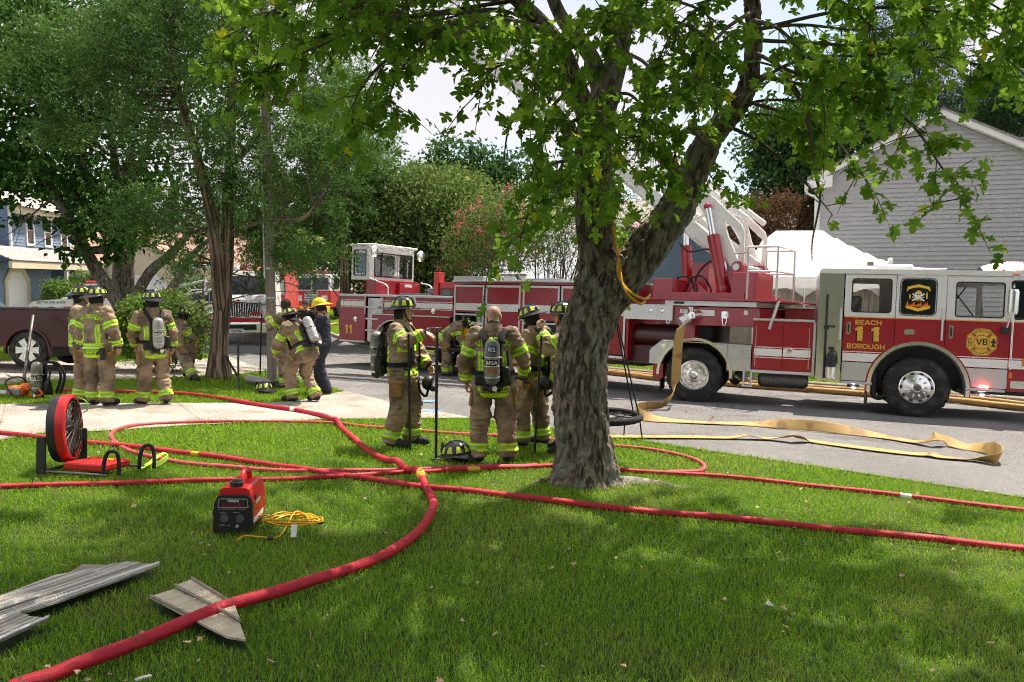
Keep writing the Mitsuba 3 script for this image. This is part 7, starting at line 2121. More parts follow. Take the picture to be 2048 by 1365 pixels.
    for s in 'lr':
        if bulky:
            u = unit(J['wr' + s] - J['el' + s])
            obj('knit_cuff', tube([J['wr' + s] - u * 0.05, J['wr' + s] + u * 0.012], [0.048, 0.036], 14), 'black_cloth', k, smooth=50)
    if bulky:
        obj('collar', tube(np.array([J['neck'] + TR_ @ np.array([0, 0, -0.02]), J['neck'] + TR_ @ np.array([0, 0.005, 0.05])]), [0.104, 0.090], 20, cap=False), 'turnout_cloth', coat_k, smooth=True)
        obj('hood', tube(np.array([J['neck'] + TR_ @ np.array([0, 0, 0.02]), J['neck'] + (J['head'] - J['neck']) * 0.34]), [0.088, 0.074], 18, cap=False), 'black_cloth', k, smooth=True)
    if head == 'helmet':
        helmet(k, J['head'] + HR @ np.array([0, 0, 0.012]), HR, helmet_mat, True, front_text)
    elif head in ('hair', 'cap'):
        fn = (lambda P: np.maximum(head_fn(P) - (0.010 if head == 'hair' else 0.012), np.maximum(0.02 - P[:, 2] + 0.5 * np.clip(P[:, 1], -0.2, 0.2) * (1 if head == 'hair' else 0.15) + (-0.075 if head == 'hair' else 0.0), P[:, 1] - (0.065 if head == 'hair' else 0.2))))
        hk = obj('hair' if head == 'hair' else 'cap', xf(relax(surface_nets(fn, (-0.12, -0.14, -0.12), (0.12, 0.14, 0.15), 0.008), 2), Mh), 'hair' if head == 'hair' else 'black_cloth', k, smooth=True)
        if head == 'cap':
            obj('visor', xf(hull([(0.07 * math.sin(a), 0.09 + 0.085 * math.cos(a), 0.045 - 0.012 * math.cos(a) + z) for a in np.linspace(-1.5, 1.5, 9) for z in (0, 0.006)]), Mh), 'black_cloth', hk)
    if head in ('helmet', 'cap') and h < 0.03:
        obj('hair', xf(relax(surface_nets(lambda P: np.maximum(head_fn(P) - 0.005, np.maximum(P[:, 1] + 0.005 - 0.2 * np.clip(P[:, 2], 0, 1), -0.085 - P[:, 2])), (-0.1, -0.13, -0.1), (0.1, 0.05, 0.14), 0.009), 1), Mh), 'hair', k, smooth=True)
    for s in (-1, 1):
        obj('eye', xf(ball((0.031 * s, 0.087, 0.008), (0.011, 0.008, 0.007), 1), Mh), 'black_print', k)
    if pack:
        belt = bandmesh(coat, 0.012, isbody, [(W3((0, 0, 0.02)), Z_), (W3((0, 0, 0.075)), -Z_)]) if bulky else None
        air_pack(pack['label'], F, pel, TR_, tank=pack.get('tank', 'tank_grey'), texts=pack.get('texts', ()), belt=belt)
    return k, F, W3, J


def hang_mask(label, F, W3, at):
    """a face mask with its hose hanging from the belt."""
    k = thing('face_mask', label, 'breathing mask', fr=F)
    a = np.asarray(W3(at))
    sh = lathe([(0.0, 0.075), (0.05, 0.07), (0.085, 0.04), (0.095, 0.0), (0.088, -0.03)], 18)
    obj('face_piece', xf(sh, rot('x', 70) , a), 'black_plastic', k, smooth=40)
    obj('lens', xf(ball((0, 0, 0), (0.078, 0.07, 0.03), 2), rot('x', 70), a + [0, 0.03, 0.01]), 'tinted_glass', k, smooth=True)
    obj('regulator', xf(ball((0, 0, 0), (0.045, 0.05, 0.045), 2), None, a + [0.02, 0.06, -0.06]), 'black_plastic', k, smooth=True)
    obj('hose', tube(curve([a + [0, 0, -0.05], a + [0.05, -0.02, -0.16], a + [0.03, -0.1, -0.1], a + [0, -0.14, 0.05]], 18), 0.016, 8), 'black_rubber', k, smooth=True)
    return k


MSA = (('MSA', 0.165, 0.042, 'black_print', 'white_print'),)
# the bald man seen from behind
pA = person('bald firefighter seen from behind wearing tan turnout gear with lime bands, without helmet', (-0.202,8.820)[0], (-0.202,8.820)[1], 88, 1.80,
            dict(anl=(-0.17, -0.02, 0.10), anr=(0.15, 0.02, 0.10), tol=(-0.24, 0.15, 0.04), tor=(0.19, 0.19, 0.04), knl=(-0.16, 0.02, 0.52), knr=(0.13, 0.05, 0.52), ell=(-0.32, -0.03, 1.14), wrl=(-0.31, 0.05, 0.90), elr=(0.33, 0.02, 1.17), wrr=(0.34, 0.24, 1.02),
                 fr=(0.2, 1, 0.1), nr=(-1, 0, -0.2), gr=0.7, head=(0.0, 0.07, 1.625), look=(0.06, 1, -0.5), headup=(0, 0.35, 1), gl=0.55), back_text='VA BEACH', name_text='B. HANDLER', head='bald', h=0.0145,
            pack=dict(label='grey air tank with a blue label on the back of the bald firefighter', texts=(('R1', 0.315, 0.045, 'blue_print', 'white_print'), ('MSA', 0.175, 0.040, 'black_print', 'white_print'), ('VBFD', 0.09, 0.035, None, 'orange_print'))))
# the man with the hook, facing right
pW = person('firefighter in profile facing right with raised forearm, wearing a helmet with a white number one', (-1.338,9.647)[0], (-1.338,9.647)[1], -12, 1.80,
            dict(anl=(-0.11, 0.06, 0.10), anr=(0.11, -0.10, 0.10), tol=(-0.13, 0.25, 0.04), tor=(0.14, 0.09, 0.04), knl=(-0.11, 0.10, 0.52), knr=(0.12, 0.0, 0.52), elr=(0.30, 0.14, 1.30), wrr=(0.20, 0.36, 1.41), fr=(-0.1, 1, -0.45), nr=(-0.3, -0.2, -1), gr=0.35,
                 ell=(-0.27, 0.10, 1.16), wrl=(-0.20, 0.28, 0.97), fl=(0.2, 0.5, -1), nl=(1, -0.2, 0), gl=0.65, look=(-0.1, 1, -0.12)), h=0.0145, front_text='1',
            pack=dict(label='grey air tank on the back of the firefighter facing right', texts=(('MSA', 0.165, 0.042, 'black_print', 'white_print'), ('VBFD', 0.08, 0.035, None, 'yellow_print'))))
hang_mask('black breathing mask in a mesh bag at the waist of the firefighter facing right', pW[1], pW[2], (-0.10, 0.30, -0.20))
# behind the bald man
pM = person('helmeted firefighter mostly hidden behind the bald one', (0.304,9.969)[0], (0.304,9.969)[1], 150, 1.78, dict(look=(0.3, 1, -0.5), head=(0.0, 0.08, 1.62), headup=(0, 0.4, 1), elr=(0.30, 0.1, 1.2), wrr=(0.16, 0.32, 1.12), fr=(-0.6, 1, 0), gr=0.6, anl=(-0.15, 0.12, 0.1), tol=(-0.22, 0.30, 0.04), knl=(-0.15, 0.12, 0.52)), h=0.0165,
            pack=dict(label='olive grey air tank beside the trunk on the half hidden firefighter', texts=(('MSA', 0.175, 0.042, 'black_print', 'white_print'), ('VBFD', 0.08, 0.04, None, 'yellow_print'))))
# beside the trunk, raising a hand to his face
pT = person('helmeted firefighter partly behind the maple trunk raising a hand to his face', (0.638,9.640)[0], (0.638,9.640)[1], 178, 1.80,
            dict(ell=(-0.27, 0.20, 1.28), wrl=(-0.17, 0.30, 1.50), fl=(0.1, 0.2, 1), nl=(0.5, -0.8, 0), gl=0.6, elr=(0.29, 0.06, 1.16), wrr=(0.20, 0.26, 1.0), look=(0.05, 1, -0.15)), h=0.0165)
hang_mask('black breathing mask and hose hanging in front of the maple trunk', pT[1], pT[2], (-0.10, 0.24, -0.12))
# bending into the compartment
pB = person('firefighter bending over to look into the open trailer compartment', (-1.653,19.971)[0], (-1.653,19.971)[1], 4, 1.80,
            dict(pelvis=(0, -0.06, 0.95), neck=(0, 0.36, 1.30), head=(0, 0.50, 1.27), look=(0, 0.55, -1), headup=(0, 1, 0.35), shl=(-0.19, 0.30, 1.25), shr=(0.19, 0.30, 1.25), ell=(-0.25, 0.34, 0.98), elr=(0.26, 0.32, 0.97), wrl=(-0.20, 0.46, 0.76), wrr=(0.22, 0.44, 0.75),
                 hil=(-0.10, -0.05, 0.92), hir=(0.10, -0.05, 0.92), knl=(-0.12, 0.03, 0.52), knr=(0.12, 0.0, 0.52), anl=(-0.12, 0.05, 0.1), anr=(0.12, -0.05, 0.1), tol=(-0.13, 0.24, 0.04), tor=(0.14, 0.14, 0.04), fl=(0, 0.4, -1), fr=(0, 0.4, -1)), h=0.019)
# the pair on the left
pG = person('firefighter seen from behind, a name on the hem of his tan coat, no air tank', (-6.445,12.346)[0], (-6.445,12.346)[1], 76, 1.83, dict(look=(0.30, 1, 0.0), anl=(-0.15, 0.04, 0.1), tol=(-0.20, 0.22, 0.04), anr=(0.15, -0.02, 0.1), gl=0.5, elr=(0.31, -0.02, 1.15), wrr=(0.31, 0.08, 0.90)), back_text='VA BEACH', name_text='B. GARNER', h=0.0165)
pH = person('helmeted firefighter half hidden behind the one without an air tank', (-6.912,12.751)[0], (-6.912,12.751)[1], 20, 1.84, dict(look=(0.1, 1, -0.15)), h=0.018)
obj('radio', [box(0.19, 0.25, -0.19, -0.12, 0.72, 0.90, 0.012), cyl((0.2, -0.15, 0.9), (0.14, -0.19, 0.80), 0.014, 8)], 'black_plastic', pG[0])
# facing left with an air tank
pD = person('firefighter facing left with a silver air tank beside the leafy bush', (-5.754,12.740)[0], (-5.754,12.740)[1], 128, 1.80,
            dict(ell=(-0.30, 0.04, 1.15), wrl=(-0.22, 0.22, 0.93), look=(-0.35, 1, -0.12), gl=0.6, anl=(-0.16, 0.08, 0.1), tol=(-0.22, 0.26, 0.04), anr=(0.15, -0.08, 0.1), tor=(0.19, 0.1, 0.04)), back_text='VA', name_text='R. DeMAR', h=0.0165,
            pack=dict(label='silver air tank on the back of the firefighter facing left', tank='tank_silver', texts=(('MSA', 0.165, 0.042, 'black_print', 'white_print'),)))
pS = person('firefighter kneeling behind the one with the silver tank, one leg stretched out', (-7.136,16.956)[0], (-7.136,16.956)[1], 40, 1.78,
            dict(pelvis=(0, -0.05, 0.72), neck=(-0.15, 0.12, 1.20), head=(-0.18, 0.20, 1.32), shl=(-0.33, 0.1, 1.12), shr=(0.04, 0.1, 1.14), ell=(-0.42, 0.2, 0.9), elr=(0.1, 0.26, 0.9), wrl=(-0.35, 0.4, 0.75), wrr=(0.0, 0.42, 0.75), hil=(-0.10, -0.05, 0.68), hir=(0.10, -0.03, 0.68),
                 knl=(-0.16, 0.34, 0.56), anl=(-0.18, 0.22, 0.10), tol=(-0.2, 0.42, 0.04), knr=(0.42, 0.02, 0.38), anr=(0.72, 0.06, 0.12), tor=(0.92, 0.10, 0.06), look=(-0.5, 1, -0.6), headup=(-0.2, 0.3, 1)), h=0.018)
# the group at the utility pole
pP = person('firefighter with dark hair and no helmet standing at the utility pole', (-4.468,15.803)[0], (-4.468,15.803)[1], 160, 1.80,
            dict(ell=(-0.27, 0.20, 1.25), wrl=(-0.10, 0.36, 1.42), fl=(0.2, 0.3, 1), nl=(0.4, -0.8, 0), elr=(0.28, 0.12, 1.18), wrr=(0.16, 0.34, 1.14), fr=(-0.4, 0.8, 0.5), look=(0.05, 1, -0.25)), head='hair', h=0.0175)
pC = person('firefighter stooping to the left with a shiny silver air tank on his back', (-3.621,13.712)[0], (-3.621,13.712)[1], 145, 1.80,
            dict(pelvis=(0, -0.06, 0.93), neck=(0.0, 0.20, 1.37), head=(0.0, 0.32, 1.44), look=(0.1, 1, -0.5), headup=(0, 0.35, 1), shl=(-0.20, 0.15, 1.29), shr=(0.19, 0.15, 1.31), ell=(-0.30, 0.28, 1.03), wrl=(-0.22, 0.46, 0.84), elr=(0.28, 0.30, 1.05), wrr=(0.2, 0.48, 0.9),
                 hil=(-0.1, -0.05, 0.9), hir=(0.1, -0.05, 0.9), knl=(-0.14, 0.20, 0.52), anl=(-0.14, 0.10, 0.1), tol=(-0.18, 0.30, 0.04), knr=(0.13, 0.08, 0.5), anr=(0.14, -0.16, 0.1), tor=(0.16, 0.03, 0.04)), h=0.0165,
            pack=dict(label='shiny silver air tank on the stooping firefighter', tank='tank_silver', texts=MSA))
pN = person('man in navy shirt and trousers with a yellow helmet beside the utility pole', (-3.579,15.044)[0], (-3.579,15.044)[1], 172, 1.80,
            dict(ell=(-0.25, 0.10, 1.14), wrl=(-0.14, 0.34, 1.05), fl=(0.2, 1, 0), nl=(1, 0, 0), elr=(0.25, 0.12, 1.16), wrr=(0.12, 0.36, 1.08), fr=(-0.2, 1, 0), nr=(-1, 0, 0), look=(0.0, 1, -0.45), head=(0, 0.06, 1.63), headup=(0, 0.3, 1), anl=(-0.13, -0.12, 0.1), tol=(-0.15, 0.08, 0.04), anr=(0.13, 0.16, 0.1), tor=(0.14, 0.36, 0.04), knr=(0.12, 0.16, 0.53)), kit='navy_cloth', h=0.0165, helmet_mat='helmet_yellow')
obj('moustache', [xf(ball((0, 0, 0), (0.03, 0.012, 0.009), 1), None, tuple(np.array(STAND['head']) + [0, 0.115, -0.06]))], 'hair', pN[0])
# officers in the street
person('bearded officer in a dark cap and vest standing in the street, facing the camera', (-6.377,24.603)[0], (-6.377,24.603)[1], 265, 1.80, dict(ell=(-0.33, -0.02, 1.16), wrl=(-0.2, 0.1, 1.0), elr=(0.33, -0.02, 1.16), wrr=(0.2, 0.1, 1.0)), kit='black_cloth', head='cap', h=0.026)
person('officer in a dark cap facing left beside the chevron bumper of the far fire engine', (-7.306,30.849)[0], (-7.306,30.849)[1], 175, 1.80, dict(elr=(0.29, 0.02, 1.16), wrr=(0.2, 0.2, 1.0)), kit='black_cloth', head='cap', h=0.032)
person('person in a dark hood seen from behind near the far fire engine', (-8.531,34.753)[0], (-8.531,34.753)[1], 95, 1.82, dict(), kit='black_cloth', head='cap', h=0.032)
person('person dressed in black standing at the left side of the rescue truck', (-12.685,32.402)[0], (-12.685,32.402)[1], 60, 1.80, dict(), kit='black_cloth', head='hair', h=0.032)
person('sunburnt person standing behind the hood of the white command pickup', (-23.108,40.758)[0], (-23.108,40.758)[1], 300, 1.75, dict(), kit='navy_cloth', head='bald', h=0.032)

# ---------------------------------------------------------------- other vehicles
def taper(m, yc, zb, k):
    """narrow the body above zb towards its middle"""
    v = np.asarray(m.vertices).copy()
    v[:, 1] = yc + (v[:, 1] - yc) * (1 - k * np.clip(v[:, 2] - zb, 0, 3))
    return TM(v, m.faces)


def light_vehicle(t, lower, cabin, wins, W, paint, wheels, wr, rim='aluminium', zb=1.0, k=0.16, hollow=()):
    """body from side outlines in (x, z); the near side is y=0, the far side y=W."""
    lo = Polygon(lower)
    for x in wheels:
        lo = lo.difference(Point(x, wr).buffer(wr * 1.16))
    for h_ in hollow:
        lo = lo.difference(h_)
    body = obj('body', [side(lo, 0.0, W)], paint, t, smooth=20)
    cab_ = Polygon(cabin)
    ww = [Polygon(w) for w in wins]
    obj('cabin', taper(side(cab_, 0.04, W - 0.04), W / 2, zb, k), paint, body, smooth=20)
    for w in ww:
        wdw = obj('window', taper(side(w, 0.028, W - 0.028), W / 2, zb, k), 'tinted_glass', body, smooth=False)
        obj('window_trim', taper(side(w.buffer(0.025).difference(w), 0.024, W - 0.024), W / 2, zb, k), 'black_plastic', wdw, smooth=False)
    for x in wheels:
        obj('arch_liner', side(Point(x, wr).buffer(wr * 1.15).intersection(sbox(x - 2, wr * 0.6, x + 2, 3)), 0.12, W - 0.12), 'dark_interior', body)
        obj('arch_lip', half_ring(x, wr, wr * 1.10, wr * 1.22, -0.03, 0.05, -10, 190, 26), paint, body, smooth=40)
        for fl, y in ((False, 0.01), (True, W - 0.01)):
            wheel(t, x, y, wr, wr, 0.26, wr * 0.66, 'car', flip=fl, bright=rim, lugs=False, sides=28)
    return body


# maroon pickup, its bed towards the photographer's right
pf = frame(-15.0, 17.15, 2)
pu = thing('pickup_truck', 'dark maroon pickup truck parked at the left edge with a tool leaning on it', 'pickup truck', fr=pf)
PB = light_vehicle(pu, [(-0.2, 0.45), (5.55, 0.50), (5.62, 0.62), (5.60, 1.22), (5.52, 1.28), (2.4, 1.30), (0.3, 1.12), (-0.15, 1.0)], [(0.45, 1.2), (1.15, 1.86), (1.55, 1.92), (2.3, 1.92), (2.56, 1.80), (2.6, 1.25)], [[(0.75, 1.33), (1.23, 1.80), (1.65, 1.84), (1.65, 1.33)], [(1.72, 1.33), (1.72, 1.84), (2.3, 1.82), (2.48, 1.33)]], 2.0, 'maroon_paint', (0.75, 4.42), 0.41, 'chrome')
each('bed_rail', [box(2.66, 5.56, -0.012, 0.12, 1.285, 1.335, 0.012), box(2.66, 5.56, 1.88, 2.012, 1.285, 1.335, 0.012)], 'black_plastic', PB)
obj('tail_light', [box(5.53, 5.635, -0.012, 0.10, 0.86, 1.17, 0.012)], 'red_print', PB)
obj('light_bezel', [box(5.50, 5.63, -0.008, 0.09, 0.83, 1.20, 0.012)], 'chrome', PB)
obj('rear_bumper', [box(5.60, 5.78, -0.02, 2.02, 0.46, 0.66, 0.03)], 'chrome', PB)
obj('side_crease', [box(3.45, 5.52, -0.006, 0.0, 0.90, 0.912)], 'maroon_paint', PB)
# blue black wagon behind it
suv = thing('parked_wagon', 'dark blue wagon with a roof spoiler parked behind the maroon pickup', 'car', fr=frame(-20.0, 22.9, 4))
light_vehicle(suv, [(-0.1, 0.4), (4.55, 0.45), (4.65, 0.7), (4.62, 1.05), (4.4, 1.12), (0.9, 1.08), (-0.05, 0.85)], [(0.95, 1.05), (1.8, 1.62), (2.2, 1.68), (3.7, 1.66), (3.95, 1.62), (4.45, 1.1)], [[(1.35, 1.12), (1.95, 1.58), (2.5, 1.6), (2.5, 1.12)], [(2.58, 1.12), (2.58, 1.6), (3.45, 1.58), (3.55, 1.12)], [(3.62, 1.14), (3.55, 1.56), (3.8, 1.54), (4.15, 1.16)]], 1.85, 'navy_paint', (0.85, 3.65), 0.35, zb=1.0, k=0.22)
obj('spoiler', [hull([(3.75, 0.3, 1.66), (3.75, 1.55, 1.66), (4.12, 0.3, 1.62), (4.12, 1.55, 1.62), (3.8, 0.3, 1.70), (3.8, 1.55, 1.70)])], 'black_plastic', suv)
# white command pickup
cp = thing('command_pickup', 'white command pickup with a red side stripe and BATTALION CHIEF on its hood side', 'pickup truck', fr=frame(-21.6, 35.6, 6, level=True, dz=0.15))
CB = light_vehicle(cp, [(0.0, 0.5), (5.7, 0.5), (5.72, 1.2), (3.7, 1.24), (1.55, 1.24), (0.2, 1.12), (0.0, 0.95)], [(1.35, 1.2), (2.05, 1.82), (2.4, 1.90), (3.5, 1.90), (3.75, 1.82), (3.8, 1.2)], [[(1.72, 1.28), (2.16, 1.74), (2.72, 1.8), (2.72, 1.28)], [(2.80, 1.28), (2.80, 1.8), (3.45, 1.78), (3.6, 1.28)]], 2.0, 'white_paint', (0.95, 4.6), 0.42, 'aluminium')
each('red_stripe', [side(sbox(a, 0.72, b, 0.88), -0.006, 0.0) for a, b in ((0.1, 0.42), (1.48, 4.08), (5.12, 5.65))], 'red_print', CB)
obj('hood_text', lettering('BATTALION CHIEF', 0.10, (0.35, -0.004, 1.02), width=1.25), 'black_print', CB)
obj('door_text', lettering('VIRGINIA BEACH', 0.05, (2.0, -0.004, 1.08), width=0.75), 'black_print', CB)
obj('door_seal', lathe([(0.16, 0.0), (0.16, 0.006), (0, 0.006)], 24, 'y', at=(2.4, 0.0, 0.82)), 'gold_leaf', CB)
obj('mirror', box(1.75, 1.88, -0.22, -0.02, 1.22, 1.45, 0.03), 'black_plastic', CB)
lbar = obj('light_bar', box(2.35, 2.75, 0.35, 1.65, 1.905, 1.93), 'dark_steel', CB)
obj('red_lens', box(2.33, 2.77, 0.33, 1.67, 1.93, 2.03, 0.03), 'red_print', lbar)
# white car half hidden by the broadleaf tree
wc = thing('parked_car', 'white car parked behind the broadleaf tree near the cream house', 'car', fr=frame(-17.6, 38.5, 8, level=True, dz=0.2))
light_vehicle(wc, [(0, 0.4), (4.6, 0.42), (4.65, 0.9), (4.3, 1.08), (1.2, 1.05), (0.1, 0.85)], [(1.2, 1.02), (2.0, 1.66), (3.9, 1.68), (4.35, 1.05)], [[(1.6, 1.1), (2.08, 1.58), (2.8, 1.6), (2.8, 1.1)], [(2.88, 1.1), (2.88, 1.6), (3.75, 1.58), (3.95, 1.1)]], 1.85, 'white_paint', (0.9, 3.7), 0.35, zb=1.0, k=0.2)
# ladder held level in the street
ld = thing('roof_ladder', 'white ladder lying on a rack in the street behind the leafy bush', 'ladder')
a, b = np.array((-12.591,27.000,1.364)), np.array((-9.577,25.000,1.839))
each('rail', [cyl(a, b, 0.045, 8), cyl(a + [0.1, 0.3, -0.28], b + [0.1, 0.3, -0.28], 0.03, 8)], 'trim_white', ld)
each('rack_leg', [cyl(q, [q[0], q[1], float(gz(q[0], q[1]))], 0.03, 8) for q in (b - [0.1, 0, 0.02], a + [0.2, 0, 0.02], (a * 0.4 + b * 0.6))], 'dark_steel', ld)
each('rung', [cyl(a + (b - a) * t, a + (b - a) * t + [0.1, 0.3, -0.28], 0.018, 6) for t in np.linspace(0.08, 0.92, 8)], 'aluminium', ld)


# ---------------------------------------------------------------- rescue truck, seen from the front
rf = frame(-10.15, 29.4, 8, level=True)
rt = thing('rescue_truck', 'white and red rescue truck facing the camera with a tall chrome grille', 'fire truck', fr=rf)
# local: y = 0 is its front and y runs back
HW = 1.22
rb_ = obj('hood', hull([(-0.82, 0.3, 1.05), (0.82, 0.3, 1.05), (-0.86, 0.35, 1.5), (0.86, 0.35, 1.5), (-0.75, 0.42, 1.62), (0.75, 0.42, 1.62), (-1.0, 1.5, 1.05), (1.0, 1.5, 1.05), (-0.95, 1.5, 1.75), (0.95, 1.5, 1.75), (-0.8, 1.5, 1.82), (0.8, 1.5, 1.82)]), 'silver_paint', rt, smooth=20)
gr = obj('grille', hull([(-0.70, 0.22, 1.02), (0.70, 0.22, 1.02), (-0.78, 0.28, 1.56), (0.78, 0.28, 1.56), (-0.70, 0.34, 1.02), (0.70, 0.34, 1.02), (-0.78, 0.40, 1.56), (0.78, 0.40, 1.56)]), 'black_plastic', rt)
each('grille_bar', [cyl((x * 0.66, 0.20, 1.04), (x * 0.74, 0.262, 1.55), 0.016, 6) for x in np.linspace(-1, 1, 17)] + [box(-0.80, 0.80, 0.22, 0.30, 1.54, 1.60, 0.01), box(-0.72, 0.72, 0.18, 0.26, 0.99, 1.05, 0.01)], 'chrome', gr)
obj('grille_badge', hull([(0, 0.225, 1.53), (0.1, 0.235, 1.61), (0, 0.245, 1.69), (-0.1, 0.235, 1.61), (0, 0.25, 1.53), (0.1, 0.26, 1.61), (0, 0.27, 1.69), (-0.1, 0.26, 1.61)]), 'red_print', gr)
each('warning_lens', [box(s * 0.62 - 0.16, s * 0.62 + 0.16, 0.185, 0.2, 1.10, 1.19) for s in (-1, 1)], 'red_print', gr)
cb_ = obj('cab', [hull([(-1.12, 1.5, 1.0), (1.12, 1.5, 1.0), (-1.12, 1.5, 1.78), (1.12, 1.5, 1.78), (-1.02, 2.05, 2.72), (1.02, 2.05, 2.72), (-1.12, 3.6, 1.0), (1.12, 3.6, 1.0), (-1.02, 3.6, 2.75), (1.02, 3.6, 2.75)])], 'white_paint', rt, smooth=20)
obj('windscreen', hull([(-1.0, 1.505, 1.84), (1.0, 1.505, 1.84), (-0.93, 1.93, 2.55), (0.93, 1.93, 2.55), (-1.0, 1.485, 1.84), (1.0, 1.485, 1.84), (-0.93, 1.91, 2.55), (0.93, 1.91, 2.55)]), 'tinted_glass', cb_)
obj('rescue_body', [box(-HW, HW, 3.65, 8.2, 0.9, 3.05, 0.03)], 'bright_red_paint', rt)
obj('body_front_trim', [box(-HW, HW, 3.61, 3.645, 2.7, 3.02, 0.01)], 'trim_white', rt)
each('fender', [hull([(s * 0.80, 0.35, 0.75), (s * 1.20, 0.5, 0.6), (s * 0.80, 0.4, 1.25), (s * 1.15, 0.7, 1.30), (s * 0.8, 1.5, 1.35), (s * 1.18, 1.4, 1.25), (s * 1.22, 1.45, 0.7), (s * 0.8, 1.5, 0.7)]) for s in (-1, 1)], 'white_paint', rt, smooth=20)
each('headlight', [box(s * 0.98 - 0.12, s * 0.98 + 0.12, 0.42, 0.6, 1.0, 1.2, 0.03) for s in (-1, 1)], 'chrome', rt)
bm = obj('bumper', [box(-1.25, 1.25, -0.12, 0.2, 0.42, 0.80, 0.03)], 'chrome', rt)
obj('bumper_red_band', box(-1.2, 1.2, -0.02, 0.2, 0.84, 0.98, 0.01), 'red_print', bm)
obj('bumper_pocket', box(-0.7, 0.7, -0.128, -0.1, 0.55, 0.74), 'black_plastic', bm)
plk = obj('licence_plate', box(-0.26, 0.26, -0.16, -0.13, 0.44, 0.60), 'white_print', bm)
obj('plate_number', xf(lettering('98158L', 0.09, (0, 0, 0), X=(1, 0, 0), center=True, width=0.38), None, (0, -0.161, 0.475)), 'black_print', plk)
each('mirror', [box(s * 1.45 - 0.09, s * 1.45 + 0.09, 1.5, 1.62, 1.8, 2.35, 0.04) for s in (-1, 1)], 'chrome', rt)
each('mirror_arm', [tube(curve([(s * 1.1, 1.6, 2.5), (s * 1.4, 1.55, 2.5), (s * 1.45, 1.55, 2.3)], 8), 0.02, 6) for s in (-1, 1)], 'chrome', rt)
lb2 = obj('roof_light_bar', box(-1.0, 1.0, 2.2, 2.6, 2.76, 2.80), 'dark_steel', rt)
for i, x in enumerate(np.linspace(-0.95, 0.7, 6)):
    if i == 4:
        lamp('lit_red_lens', box(x + 0.01, x + 0.24, 2.18, 2.62, 2.80, 2.93), lb2, (1.0, 0.18, 0.10), 4)
    else:
        obj('red_lens', box(x + 0.01, x + 0.24, 2.18, 2.62, 2.80, 2.93, 0.01), 'red_print' if i % 2 == 0 else 'white_print', lb2)
for s in (-1, 1):
    k = wheel(rt, 0, 0, 0, 0.52, 0.3, 0.29, 'truck', sides=24, lugs=False)
    M4 = np.eye(4)
    M4[:3, :3] = rot('z', 90 * s)
    M4[:3, 3] = (s * 1.20, 1.0, 0.52)
    for kk in [q for q in scene if q == k or q.startswith(k + '__')]:
        scene[kk]['to_world'] = T((rf @ M4).tolist())

# ---------------------------------------------------------------- far fire engine
ef = frame(-13.6, 49.6, -14, level=True)
en = thing('fire_engine', 'red and white fire engine with a yellow chevron bumper far down the street', 'fire engine', fr=ef)
ec = obj('cab', [box(0.0, 2.5, 0.0, 3.2, 0.7, 1.75, 0.06)], 'bright_red_paint', en)
obj('cab_upper', [hull([(0.0, 0.02, 1.76), (2.5, 0.02, 1.76), (0.06, 0.12, 2.75), (2.44, 0.12, 2.75), (0.0, 3.2, 1.76), (2.5, 3.2, 1.76), (0.06, 3.2, 2.8), (2.44, 3.2, 2.8)])], 'white_paint', ec)
each('windscreen', [hull([(x0, 0.0, 1.82), (x1, 0.0, 1.82), (x0 + 0.02, 0.085, 2.55), (x1 - 0.02, 0.085, 2.55), (x0, 0.03, 1.82), (x1, 0.03, 1.82), (x0 + .02, 0.115, 2.55), (x1 - .02, 0.115, 2.55)]) for x0, x1 in ((0.12, 1.22), (1.28, 2.38))], 'tinted_glass', ec)
obj('grille', [box(0.75, 1.75, -0.02, 0.03, 0.95, 1.7, 0.01)], 'dark_steel', ec)
each('grille_bar', [box(0.77, 1.73, -0.035, -0.02, z, z + 0.04) for z in np.linspace(1.0, 1.62, 7)], 'aluminium', ec)
each('headlight', [box(x, x + 0.45, -0.03, 0.02, 1.1, 1.45, 0.02) for x in (0.15, 1.9)], 'chrome', ec)
each('side_window', [front(rrect(y, y + 0.8, 1.85, 2.55, 0.06), 2.46, 2.515) for y in (0.4, 1.9)], 'tinted_glass', ec)
bp = obj('bumper', [box(-0.02, 2.52, -0.62, -0.04, 0.45, 0.82, 0.02)], 'yellow_print', en)
each('chevron', [side(Polygon([(x, 0.46), (x + 0.2, 0.46), (x + 0.2 + s * 0.25, 0.81), (x + s * 0.25, 0.81)]), -0.632, -0.622) for x, s in ((0.3, -1), (0.75, -1), (1.25, 1), (1.7, 1), (2.1, 1))], 'red_print', bp)
obj('body', [box(0.02, 2.48, 3.3, 9.5, 0.7, 2.6, 0.04)], 'bright_red_paint', en)
each('body_stripe', [front(sbox(y0, 1.2, y1, 1.4), 2.481, 2.486) for y0, y1 in ((3.35, 9.45),)], 'white_print', en)
obj('pump_panel', [front(sbox(3.4, 0.8, 4.6, 2.3), 2.481, 2.49)], 'aluminium', en)
els = obj('light_bar', [box(0.3, 2.2, 0.5, 0.9, 2.82, 2.86)], 'dark_steel', en)
each('red_lens', [box(x, x + 0.42, 0.48, 0.92, 2.86, 2.98, 0.01) for x in np.linspace(0.3, 1.78, 4)], 'red_print', els)
each('mirror', [box(x, x + 0.12, -0.35, -0.2, 1.9, 2.5, 0.03) for x in (-0.35, 2.75)], 'chrome', en)
